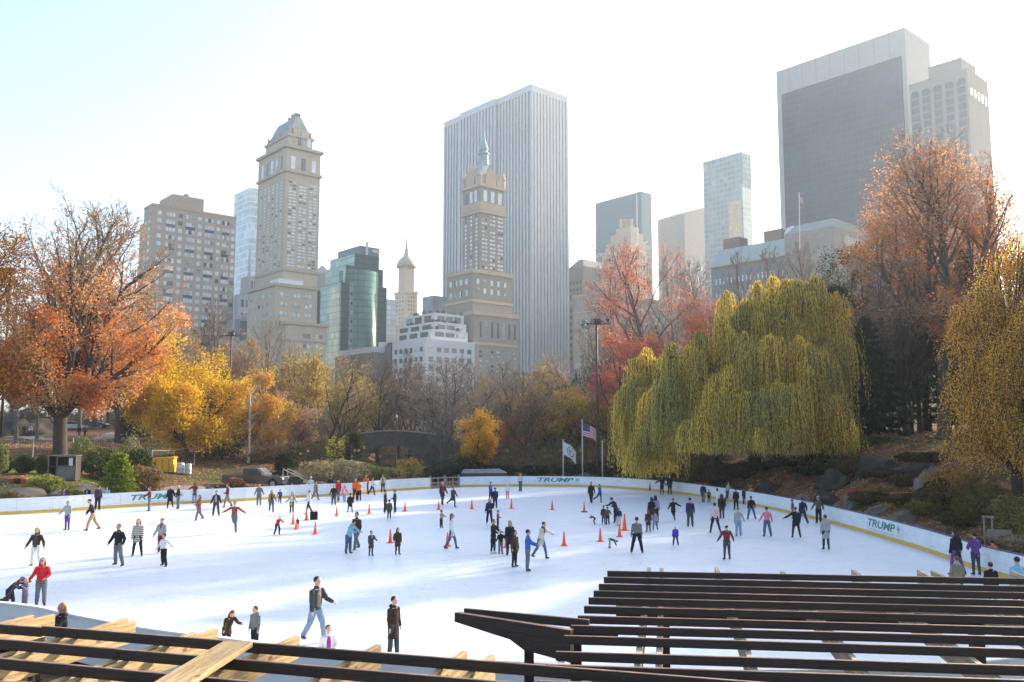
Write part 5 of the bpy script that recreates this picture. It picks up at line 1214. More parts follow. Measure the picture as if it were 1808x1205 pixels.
# ---- right of the striped tower
r = mk('grey_tower', 'dull grey building with sloping top just right of the striped tower', 'building')
M_gs = pm('grey_stone', (.30,.27,.24), (.24,.22,.20), scale=.5, rough=.9)
B = Bld(1003, 1030, 1075, 560, 470); wl = MB(); B.box(wl); frustum(wl, B, 0, B.LU, 0, B.LV, B.H, B.H+6, B.LU*.35, B.LV*.2); wl.build('wall', M_gs, r)
windows(r, B, grid('R', 1, B.LV-1, 6, 5, B.H-8, 22, .4, .5)+grid('L', 1, B.LU-1, 4, 5, B.H-8, 22, .4, .5), M_wind, cap=40)
tr_ = MB(); p0 = B.C+Vector((0,0,B.H+6)); p1 = p0+V_*9+Vector((0,0,9))
for a_, b_ in ((p0-V_*6, p1), (p1, p0+V_*17), (p1, p1-Vector((0,0,9)))): tr_.bar(a_, b_, .5, .5, up=(0,1,0))
tr_.build('roof_truss', M_wind, r)
r = mk('long_beige_building', 'wide grey beige stone building seen through the sparse red maple', 'building')
B = Bld(1012, 1060, 1262, 440, 518); wl = MB(); B.box(wl); wl.build('wall', pm('grey_beige', (.42,.36,.30), (.35,.30,.26), scale=.5, rough=.9), r)
windows(r, B, grid('R', 1, B.LV-1, 26, 5, B.H-3, 15, .35, .48, skip=.04, rg=rb), M_win, cap=60)
cn = MB(); B.box(cn, -.5, B.LU+.5, -.5, B.LV+.5, B.H-.5, B.H+.9); B.box(cn, -.35, B.LU+.35, -.35, B.LV+.35, B.H-9, B.H-8.2); cn.build('cornice', M_gab, r)
r = mk('cream_setback_building', 'cream building with stepped top low behind the floodlight mast', 'building')
wl = MB()
for xl, xc, xr, Y, yt in ((1034,1042,1056,408,565),(1026,1040,1056,405,590),(1016,1034,1056,402,640)): B = Bld(xl, xc, xr, Y, yt); B.box(wl)
wl.build('wall', M_tan, r); windows(r, B, grid('R', .5, B.LV-.5, 5, 3, B.H-1, 6, .4, .5), M_wind, cap=0)
r = mk('dark_glass_tower', 'dark teal glass slab tower with pale floor bands behind the cream stepped tower', 'tower')
B = Bld(1051, 1132, 1150, 640, 338); wl = MB(); B.box(wl); wl.build('curtain_wall', flat('teal_glass', (.14,.19,.19), rough=.2, spec=.6), r)
for f, L_ in (('L', B.LU), ('R', B.LV)):
    for k in range(17): mb = MB(); B.slab(mb, f, -.2, L_, B.H-44-k*7.5, B.H-41-k*7.5, .3 if f == 'L' else .25); mb.build('floor_band', flat('pale_teal', (.40,.48,.46)), r)
r = mk('cream_stepped_tower', 'cream art deco tower with stepped crown', 'tower')
wl = MB(); M_cr2 = pm('cream_brick', (.68,.58,.46), (.60,.50,.40), scale=.5, rough=.9)
for k, (xl, xc, xr, Y, yt) in enumerate(((1094,1106,1118,536,393),(1088,1113,1128,530,399),(1078,1114,1136,525,409),(1070,1114,1141,520,423),(1063,1114,1141,515,443))):
    B = Bld(xl, xc, xr, Y, yt); B.box(wl)
wl.build('wall', M_cr2, r)
for k in range(3): B_2 = Bld(1094+k*8, 1098+k*8, 1102+k*8, 534, 392); mb = MB(); B_2.box(mb, z0=B_2.H-4, z1=B_2.H+2); mb.build('crown_block', M_cr2, r)
windows(r, B, grid('L', 1, B.LU-1, 10, 5, B.H, 18, .3, .5)+grid('R', 1, B.LV-1, 5, 5, B.H, 18, .35, .5), M_wind, cap=70)
mb = MB(); mb.tube([B.C+V_*6+Vector((0,0,B.H-5)), B.C+V_*6+Vector((0,0,B.H+46))], .28, 6); mb.build('flagpole', M_wst, r)
r = mk('pediment_tower', 'pale pink grey tower with a broken gable roof', 'tower')
M_pk = pm('pink_granite', (.48,.42,.38), (.42,.37,.34), scale=.4, rough=.8)
B = Bld(1161, 1208, 1246, 660, 378); wl = MB(); B.box(wl)
pts = [B.fp('R', -.0, 0, B.H), B.fp('R', B.LV, 0, B.H), B.fp('R', B.LV, 0, B.H+11), B.fp('R', B.LV*.9, 0, B.H+11)]
frustum(wl, B, 0, B.LU, 0, B.LV*1.9, B.H, B.H+9, 0, B.LV*.85); wl.build('wall', M_pk, r)
windows(r, B, grid('L', 3, B.LU-3, 6, B.H-66, B.H-30, 1, .45, .9)+grid('R', 4, B.LV-4, 4, B.H-66, B.H-36, 1, .55, .9), M_wind)
windows(r, B, grid('L', 3, B.LU-3, 12, 5, B.H-72, 14, .35, .6)+grid('R', 3, B.LV-3, 10, 5, B.H-72, 14, .35, .6), M_wind, cap=0)
r = mk('glass_tower', 'slim grey green glass tower with a gold reflection on its lower corner', 'tower')
B = Bld(1241, 1309, 1325, 600, 268); wl = MB(); B.box(wl); wl.build('curtain_wall', stripe_mat('glass_grey_green', (.24,.31,.31), (.32,.38,.37), 3.9, 3.4, .22, rough=.3), r)
mb = MB(); B.slab(mb, 'R', 0, B.LV, B.zrow('R', 3, 330), B.H-.5, .3); mb.build('light_glazing', stripe_mat('glass_light', (.34,.45,.45), (.26,.35,.35), 3.9, 3.4, .2, rough=.8, spec=.05), r)
mb = MB(); B.slab(mb, 'L', 1.0, B.tcol('L', 1287, 380), 10, B.zrow('L', 8, 356), .3)  # sunlit reflection on the lower corner, painted as a gold plate
def blot_mat():
    return pm('painted_gold_reflection', (.72,.56,.34), (.40,.38,.32), scale=.35, rough=.3, detail=8)
mb.build('gold_reflection_patch', blot_mat(), r)
# ---- long hotel with green mansard
r = mk('mansard_hotel', 'long dark fronted hotel with a pale green slanted roof at the right', 'hotel')
B = Bld(1255, 1490, 1560, 400, 398); M_slt = pm('slate_front', (.16,.19,.21), (.12,.145,.16), scale=.5, rough=.8)
wl = MB(); B.box(wl, z1=B.H-9); wl.build('wall', M_slt, r)
rf = MB(); frustum(rf, B, 0, B.LU, 0, B.LV, B.H-9, B.H, 2, 4.5); rf.build('roof', pm('pale_copper', (.36,.44,.43), (.30,.38,.37), scale=.4, rough=.6), r)
cn = MB(); B.box(cn, -1.2, B.LU+.8, -1.2, B.LV+1, B.H-10, B.H-8.9); cn.build('cornice', M_gab, r)
windows(r, B, grid('L', 4, B.LU-2, 30, B.H-52, B.H-14, 5, .34, .4), M_wout)
for t in (.95,.62): mb = MB(); B.box(mb, B.LU*t-10, B.LU*t, 6, 14, B.H-2, B.H+6); mb.build('chimney', pm('roof_brick', (.20,.13,.11), scale=1), r)
mb = MB(); mb.lathe(B.C+U_*B.LU*.42+V_*8+Vector((0,0,B.H)), [(4,0),(4,3),(2.6,5.5),(.3,6.6)], 12); mb.build('cupola', M_wst, r)
# ---- dark slab tower
r = mk('dark_slab_tower', 'massive dark grey glass slab tower framed in pale travertine', 'tower')
B = Bld(1370, 1597, 1641, 425, 48); M_trav = pm('travertine', (.46,.45,.43), (.42,.41,.39), scale=.3, rough=1.0, spec=.02)
wl = MB(); B.box(wl); wl.build('frame', M_trav, r)
zt = B.zrow('L', 6, 90)-4; dgm = stripe_mat('glass_charcoal', (.02,.05,.085), (.04,.07,.10), 3.9, 3.0, .14, rough=.35, spec=.3)
mb = MB(); B.slab(mb, 'L', 2.2, B.LU-3.2, 0, zt, .25); mb.build('dark_glazing', dgm, r)
js = [MB() for _ in range(8)]
for k, mb in enumerate(js): t = B.LU*(k+1)/9.; B.slab(mb, 'L', t-.18, t+.18, zt, B.H-.3, .06); mb.build('panel_joint', flat('joint', (.34,.33,.31)), r)
mb = MB(); B.slab(mb, 'R', B.LV*.42, B.LV*1.0, 0, B.H-30, .3); mb.build('side_glazing', stripe_mat('glass_side', (.26,.33,.37), (.18,.23,.27), 3.9, 3, .2, rough=.8, spec=.05), r)
mb = MB(); p = at(1411, 404, 392); mb.tube([p+Vector((0,0,-10)), at(1411, 340, 392)], .22, 6); fp_ = mb.build('roof_flagpole', M_wst); fp_o = empty('roof_flagpole', (0,0,0), 0, 'thin flagpole with a small red flag in front of the dark slab tower', 'flagpole'); fp_.name = 'pole'; setpar(fp_, fp_o)
q_ = at(1411.5, 347, 392); mb = MB(); mb.obox(q_, (1.8,.2,-.8), (0,.08,0), (0,0,-3.0)); mb.build('flag', pm('flag_red_faded', (.42,.16,.16), (.5,.3,.3), scale=.8), fp_o)
# ---- arched tower
r = mk('arched_tower', 'beige grey tower with tall arched window bays right of the dark slab', 'tower')
B = Bld(1605, 1707, 1744, 385, 120); M_ar = pm('beige_concrete', (.40,.36,.32), (.35,.32,.28), scale=.4, rough=1.0, spec=.02)
wl = MB(); B.box(wl); wl.build('wall', M_ar, r)
ph = MB(); B.box(ph, B.tcol('L', 1690, 118), B.tcol('L', 1632, 135), 5, B.LV*.9, B.H, B.H+8); ph.build('penthouse', M_ar, r)
nb = 5; w_ = B.LU/nb
for k in range(nb):
    t0 = w_*k+w_*.2; t1 = w_*(k+1)-w_*.14; rr_ = (t1-t0)/2; zt = B.H-4-rr_; mb = MB(); o_ = B.fp('L', 0, .2, 0)
    poly = [(t0,0),(t1,0)]+[(( t0+t1)/2+rr_*math.cos(a), zt+rr_*math.sin(a)) for a in [math.pi*j/12 for j in range(13)]]
    mb.prism([o_+U_*x+Vector((0,0,y)) for x, y in poly], V_*.5); bay = mb.build('window_bay', stripe_mat('arch_glass', (.05,.06,.07), (.14,.14,.14), 3.9, 0, .25), r)
rec = [('R', B.LV*(.12+.17*k), B.LV*(.2+.17*k), B.H-12-k*.3, B.H-8.6) for k in range(5)]; windows(r, B, rec, M_wout)
# ---- lower roofs at the foot of the dark slab
r = mk('roof_block', 'low roofline with small dormers at the foot of the dark slab tower', 'building')
B = Bld(1383, 1470, 1560, 395, 398); 
wl = MB(); B.box(wl, 0, B.LU, 1, B.LV); wl.build('wall', M_gs, r); rf = MB(); frustum(rf, B, 0, B.LU, 1, B.LV, B.H, B.H+5, 3, 6); rf.build('roof', M_mans, r)
# ================================================================ people
PC = dict(blk=(.018,.018,.022), nvy=(.02,.028,.07), brn=(.06,.035,.022), dbr=(.035,.022,.016), gry=(.16,.165,.17), dgr=(.06,.062,.068), lgr=(.36,.36,.36), wht=(.72,.72,.72),
 red=(.55,.025,.03), mar=(.19,.03,.045), rst=(.30,.07,.045), org=(.80,.16,.03), tan=(.42,.30,.18), kha=(.26,.21,.14), pur=(.14,.06,.24), lav=(.36,.26,.46), vio=(.10,.05,.42), blu=(.05,.12,.42), lbl=(.26,.50,.62),
 jea=(.09,.13,.22), lje=(.24,.33,.46), gje=(.15,.165,.19), pnk=(.75,.20,.26), lpk=(.70,.50,.52), grn=(.05,.16,.07), olv=(.10,.10,.05), yel=(.66,.42,.05), crm=(.60,.54,.44), tea=(.20,.42,.42), mgt=(.36,.03,.25), gld=(.30,.20,.07))
HC = dict(k=(.015,.011,.009), b=(.07,.035,.018), r=(.19,.065,.025), y=(.45,.32,.16), w=(.60,.57,.52), g=(.18,.17,.16))
def cloth(c): return pm('cloth_'+c, PC[c], tuple(x*.72 for x in PC[c]), scale=7, rough=.9, bump=.35, bscale=16, spec=.15)
def striped(c1, c2):
    n_ = 'striped_'+c1+c2
    if n_ in MC: return MC[n_]
    m, nt, out = _nt(n_); N = nt.nodes; L = nt.links; b = N.new('ShaderNodeBsdfPrincipled'); L.new(b.outputs[0], out.inputs[0]); b.inputs['Roughness'].default_value = .9
    tc = N.new('ShaderNodeTexCoord'); sp = N.new('ShaderNodeSeparateXYZ'); L.new(tc.outputs['Object'], sp.inputs[0]); a = N.new('ShaderNodeMath'); a.operation = 'DIVIDE'; a.inputs[1].default_value = .05; L.new(sp.outputs[2], a.inputs[0])
    f = N.new('ShaderNodeMath'); f.operation = 'FRACT'; L.new(a.outputs[0], f.inputs[0]); l = N.new('ShaderNodeMath'); l.operation = 'LESS_THAN'; l.inputs[1].default_value = .42; L.new(f.outputs[0], l.inputs[0])
    mx = N.new('ShaderNodeMixRGB'); L.new(l.outputs[0], mx.inputs[0]); mx.inputs[1].default_value = (*PC[c1], 1); mx.inputs[2].default_value = (*PC[c2], 1); L.new(mx.outputs[0], b.inputs['Base Color']); MC[n_] = m; return m
def hairm(c): return pm('hair_'+c, HC[c], tuple(x*.6 for x in HC[c]), scale=12, rough=.6, stretch=(3,3,.6), spec=.3)
M_skin = pm('skin', (.52,.31,.22), (.46,.26,.18), scale=10, rough=.6); M_boot = flat('boot_black', (.02,.02,.022)); M_bootw = flat('boot_white', (.62,.62,.62)); M_blade = flat('blade_steel', (.5,.5,.52), rough=.3, metal=.8)
M_eye = flat('eye_dark', (.02,.015,.012), rough=.2)
ARMS = dict(d=(9,2,5,14), o=(58,0,60,12), h=(20,5,24,18), f=(14,36,4,72), b=(16,-6,-30,62), w=(26,8,44,30), u=(38,40,-25,132), p=(18,-16,2,26), k=(28,-40,22,-30), F=(20,70,8,84), x=(18,10,-55,55), l=(28,6,24,22))
LEGS = dict(s=((3,1,2),(3,-1,2)), w=((9,3,6),(9,-3,5)), t=((3,24,14),(4,-18,16)), T=((4,-18,16),(3,24,14)), g=((6,24,38),(8,0,24)), G=((8,0,24),(6,24,38)), k=((3,10,12),(5,-34,26)), K=((5,-34,26),(3,10,12)), W=((14,7,12),(13,-8,8)), c=((6,38,62),(8,30,62)), B=((10,12,14),(10,4,14)))
FOLD = bpy.data.textures.new('cloth_folds', 'CLOUDS'); FOLD.noise_scale = .055; FOLD.noise_depth = 1
PEND = []; PRG = random.Random(41)
def dirv(side, a, f):
    a, f = R(a), R(f); return Vector((side*math.sin(a)*abs(math.cos(f)), math.sin(f), -math.cos(a)*math.cos(f))).normalized()
def person(px, yf, yh, face, legs, arms, top, bot, hair, label, hat='', coat='j', lean=0, near=False, z=0.0, skates='b', acc='', turn=0, slim=1.0, tagk='person'):
    face += PRG.uniform(-8, 8); jt = lambda v: tuple(x+PRG.uniform(-4, 4) for x in v)
    rz = R(180+face); base = G(px, yf, z); top_z = at(px, yh, base.y).z-z
    Hh = 1.0   # built at height 1, scaled to the measured height
    kid = top_z < 1.38
    wd = (.92 if slim < 1 else 1.0)*(1.08 if kid else 1.0)
    # --- joints
    hipz = .50; spine = R(lean); hip = Vector((0,0,hipz))
    up = Vector((0, math.sin(spine), math.cos(spine))); fw = Vector((0, math.cos(spine), -math.sin(spine))); rt = Vector((1,0,0))
    L = []
    for sd, (a, f, kn) in zip((-1, 1), LEGS[legs]):
        f += PRG.uniform(-3, 3)
        h_ = hip+rt*sd*.052; th = dirv(sd, a, f); sh = dirv(sd, a*.8, f-kn); kn_ = h_+th*.235; an = kn_+sh*.225; L.append((h_, kn_, an, sh))
    lowest = min(l[2].z for l in L); dz = .062-lowest
    for i in range(2): L[i] = tuple(v+Vector((0,0,dz)) for v in L[i][:3])+(L[i][3],)
    hip = hip+Vector((0,0,dz)); chest = hip+up*.20; neck = hip+up*.325; shz = hip+up*.295
    hd = neck+up*.092+fw*(.012+.02*math.sin(spine)); 
    if lean > 25: hd += Vector((0,.01,.015))
    HD = 1.12 if kid else 1.0
    Aj = []
    for sd, k in zip((-1, 1), arms):
        a, f, a2, f2 = jt(ARMS[k]); s_ = shz-up*.012+rt*sd*.096*wd; ua = dirv(sd, a, f+min(lean,35)*.5); fa = dirv(sd, a2, f2+min(lean,35)*.5); e_ = s_+ua*.165; w_ = e_+fa*.142; Aj.append((s_, e_, w_, fa))
    zt_ = max(hd.z+.075*HD, hip.z+.095); sc_ = top_z/zt_
    # --- body (one continuous remeshed surface)
    b = MB()
    b.ball(hd+up*.012, (.049*HD, .058*HD, .062*HD), 12, 9); b.ball(hd-up*.022+fw*.012, (.038*HD, .044*HD, .045*HD), 10, 7); b.ball(hd+fw*.060*HD-up*.006, (.008,.012,.012), 6, 5)
    b.ball(hd+fw*.046*HD+up*.018, (.030,.014,.008), 6, 5); b.ball(hd+fw*.045*HD-up*.036, (.018,.012,.009), 6, 5)
    for sd in (-1,1): b.ball(hd+rt*sd*.050*HD-up*.004, (.006,.012,.017), 6, 5)
    b.tube([neck-up*.03, neck+up*.035, hd-up*.01], [.038,.030,.030], 10)
    b.tube([hip-up*.02, hip+up*.06, chest, shz+up*.005, neck], [.078,.070,.082,.070,.032], 14, sx=1.12*wd, sy=.72)
    for (h_, kn_, an, sh), sd in zip(L, (-1,1)):
        b.tube([h_+Vector((0,0,.03)), h_.lerp(kn_, .5), kn_, kn_.lerp(an, .35), an], [.056,.048,.034,.034,.021], 10)
    for (s_, e_, w_, fa), sd in zip(Aj, (-1,1)):
        b.tube([s_-rt*sd*.03+up*.004, s_+(e_-s_)*.06, s_.lerp(e_, .4), e_, e_.lerp(w_, .4), w_], [.022,.033,.028,.022,.022,.014], 9)
        n1 = fa.cross(rt if abs(fa.x) < .8 else Vector((0,0,1))).normalized(); n2 = fa.cross(n1)
        if n2.dot(Vector((0,1,0))) < 0: n2 = -n2
        pal = w_+fa*.026; b.ball(pal, (.017,.017,.024) if abs(fa.z) > .7 else (.022,.02,.018), 8, 6)
        for q_ in range(4):      # fingers, unequal and slightly curled
            o_ = pal+n2*(.011*(q_-1.5)*.75)+fa*.012; ln = (.036,.042,.040,.032)[q_]; k1 = o_+fa*ln*.55+n1*.003; b.tube([o_, k1, k1+(fa*.85+n1*.5).normalized()*ln*.5], [.0056,.0052,.0042], 5)
        b.tube([w_+fa*.012+n2*.010, w_+fa*.030+n2*.026, w_+fa*.048+n2*.030], [.007,.006,.005], 5)   # thumb
    root = empty('person', base, rz, label, tagk, 'skaters on the ice' if z < .01 and tagk == 'person' else None); root.scale = (sc_,)*3
    def fin(mb, nm, mat, vox, sm=1):
        o = mb.build(nm, mat, root, True)
        if vox and mat.name.startswith(('cloth','striped')):
            md = o.modifiers.new('w', 'REMESH'); md.mode = 'VOXEL'; md.voxel_size = vox; md.use_smooth_shade = True; dm = o.modifiers.new('d', 'DISPLACE'); dm.texture = FOLD; dm.strength = .013; dm.mid_level = .5; dm.texture_coords = 'LOCAL'; PEND.append(o)
        elif vox:
            m_ = o.modifiers.new('r', 'REMESH'); m_.mode = 'VOXEL'; m_.voxel_size = vox; m_.use_smooth_shade = True
            if sm: m2 = o.modifiers.new('s', 'SMOOTH'); m2.iterations = sm; m2.factor = .5
            PEND.append(o)
        return o
    fin(b, 'body', M_skin, .0042 if near else .0085, 1)
    # --- trousers
    t = MB(); gr = .012 if bot not in ('leg',) else .004
    bc = bot; tight = bc.startswith('t-'); bc = bc.replace('t-', ''); g = .003 if tight else .012
    t.tube([hip+up*.05, hip, hip-Vector((0,0,.035))], [.080,.086,.074], 12, sx=1.14*wd, sy=.80)
    for (h_, kn_, an, sh) in L:
        t.tube([h_+Vector((0,0,.03)), h_.lerp(kn_, .5), kn_, kn_.lerp(an, .4), an-Vector((0,0,.0))], [.058+g*.4,.050+g*.5,.036+g*.9,.035+g*.9,.025+g*1.2], 10)
    fin(t, 'trousers', cloth(bc), .011)
    # --- jacket
    tc, *rest = top.split('/'); j = MB(); lo = {'j':-.01,'c':-.13,'k':-.20,'s':.0}[coat]; g = .010 if coat == 's' else .016
    pts = [hip+up*lo*1.0 if lo >= -.02 else hip-Vector((0,0,-lo)), hip+up*.04, chest-up*.02, shz-up*.01, shz+up*.022, neck+up*.008]; rd_ = [.080+g+(.010 if lo < -.05 else 0), .070+g, .080+g, .070+g*.6, .048, .033+g*.3]
    j.tube(pts, rd_, 14, sx=1.12*wd, sy=.76)
    for (s_, e_, w_, fa), sd in zip(Aj, (-1,1)): j.tube([s_-rt*sd*.038+up*.012, s_+rt*sd*.002+(e_-s_)*.05, s_.lerp(e_, .35), e_, e_.lerp(w_, .5), w_+fa*.004], [.022,.038+g*.4,.034+g*.6,.028+g*.6,.025+g*.6,.021+g*.5], 10)
    if coat != 's': j.tube([neck-up*.012, neck+up*.022], [.046,.042], 10)
    sc2 = [a_.split('-')[1] for a_ in acc.split() if a_.startswith('stripes')]
    ja = fin(j, 'jacket' if coat != 's' else 'sweater', striped(tc, sc2[0]) if sc2 else cloth(tc), .0095 if near else .012)
    if rest and rest[0]:   # second colour: open front panel / yoke / vest
        c2 = rest[0]; v = MB(); v.tube([hip+up*.03+fw*.028, chest+fw*.030, shz+fw*.022], [.062,.066,.05], 10, sx=.85, sy=.86); fin(v, 'shirt_front', cloth(c2), .012)
    # --- shoes / skates
    for (h_, kn_, an, sh), sd in zip(L, (-1,1)):
        s = MB(); toe = Vector((sd*.022,.088,-.030)); s.tube([an+Vector((0,-.004,.035)), an+Vector((0,-.004,0)), an+Vector((0,-.006,-.030))], [.031,.030,.031], 9); s.tube([an+Vector((0,-.022,-.030)), an+Vector((sd*.006,.03,-.026)), an+toe], [.026,.026,.018], 9, sy=.8)
        sk = fin(s, 'skate' if skates else 'shoe', M_bootw if skates == 'w' else M_boot, .009)
        if skates:
            bl = MB(); d_ = Vector((sd*.022,.105,0)); o_ = an+Vector((0,-.035,-.062)); bl.obox(o_-Vector((.0025,0,0)), d_, (.005,0,0), (0,0,.012)); bl.obox(o_+d_*.2, d_*.08, (.006,0,0), (0,0,.03)); bl.obox(o_+d_*.7, d_*.08, (.006,0,0), (0,0,.03)); bl.build('blade', M_blade, sk)
    # --- hair, hats
    hc, hs = hair[0], hair[1]; q_ = MB()
    if hs != 'n':
        q_.ball(hd+up*.022-fw*.010, (.054*HD, .060*HD, .058*HD), 12, 9)
        if hs in 'lLm':
            for sd in (-1,0,1): q_.tube([hd+up*.03-fw*.035+rt*sd*.030, hd-up*.03-fw*.042+rt*sd*.042, hd-up*(.075 if hs != 'L' else .10)-fw*.045+rt*sd*.045, hd-up*(.10 if hs == 'm' else .15 if hs == 'l' else .22)-fw*.05+rt*sd*.04], [.026,.026,.026,.012], 8)
        if hs == 'p': q_.tube([hd+up*.03-fw*.05, hd+up*.02-fw*.075, hd-up*.07-fw*.085], [.018,.02,.006], 8)
        # carve the face side: hair shell sits behind the brow
        hr = fin(q_, 'hair', hairm(hc), .009)
        m_ = None
    if hat:
        kd, c = hat.split('-'); q_ = MB()
        if kd == 'beanie': q_.ball(hd+up*.034-fw*.006, (.056*HD,.064*HD,.052*HD), 12, 8); q_.tube([hd+up*.018-fw*.004, hd+up*.036-fw*.006], [.060*HD,.058*HD], 12, sy=1.08)
        if kd == 'bobble': q_.ball(hd+up*.034-fw*.006, (.056*HD,.064*HD,.052*HD), 12, 8); q_.ball(hd+up*.095-fw*.01, .018, 8, 6)
        if kd == 'helmet': q_.ball(hd+up*.030-fw*.004, (.066*HD,.078*HD,.060*HD), 12, 8)
        if kd == 'cap': q_.ball(hd+up*.036-fw*.006, (.056*HD,.062*HD,.044*HD), 12, 8); q_.obox(hd+up*.030+fw*.04-rt*.034, rt*.068, fw*.055, up*.008)
        if kd == 'beret': q_.ball(hd+up*.058, (.062,.066,.026), 12, 6)
        if kd == 'hood': q_.ball(hd+up*.010-fw*.016, (.066*HD,.066*HD,.078*HD), 12, 8); q_.tube([hd-up*.03-fw*.02, neck+up*.0], [.056,.058], 10)
        if kd == 'band': q_.tube([hd+up*.012, hd+up*.032], [.062*HD,.060*HD], 12, sy=1.08)
        fin(q_, {'beanie':'beanie','bobble':'bobble_hat','helmet':'helmet','cap':'cap','beret':'beret','hood':'hood','band':'headband'}[kd], cloth(c), .010)
    for a_ in acc.split():
        kd, c = a_.split('-'); q_ = MB()
        if kd == 'scarf': q_.tube([neck-up*.01, neck+up*.03], [.052,.048], 12); q_.tube([neck+fw*.045, chest+fw*.085], [.022,.018], 8); fin(q_, 'scarf', cloth(c), .011)
        if kd == 'hoodd': q_.ball(neck-fw*.045, (.062,.036,.036), 10, 6); fin(q_, 'hood', cloth(c), .011)
        if kd == 'glasses': q_.obox(hd+fw*.056*HD+up*.006-rt*.036, rt*.030, fw*.006, up*.016); q_.obox(hd+fw*.056*HD+up*.006+rt*.006, rt*.030, fw*.006, up*.016); q_.obox(hd+fw*.057*HD+up*.012-rt*.008, rt*.016, fw*.003, up*.004); fin(q_, 'sunglasses', M_eye, 0)
        if kd == 'phone': w_ = Aj[1][2]+Aj[1][3]*.06; q_.obox(w_-Vector((.02,0,.0)), (.04,0,0), (0,.01,0), (0,0,.075)); o = q_.build('phone', M_eye); o.location = base; o.rotation_euler = (0,0,rz); o.scale = root.scale; tag(o, 'dark phone held up by '+c.replace('_', ' '), 'phone')
        if kd == 'pack': q_.ball(chest+up*.03-fw*.085, (.055,.035,.075), 10, 7); fin(q_, 'backpack', cloth(c), .012)
    if near:
        for sd in (-1,1): e = MB(); e.ball(hd+fw*.050*HD+rt*sd*.018+up*.006, (.0065,.004,.0045), 8, 5); e.build('eye', M_eye, root)
    return root

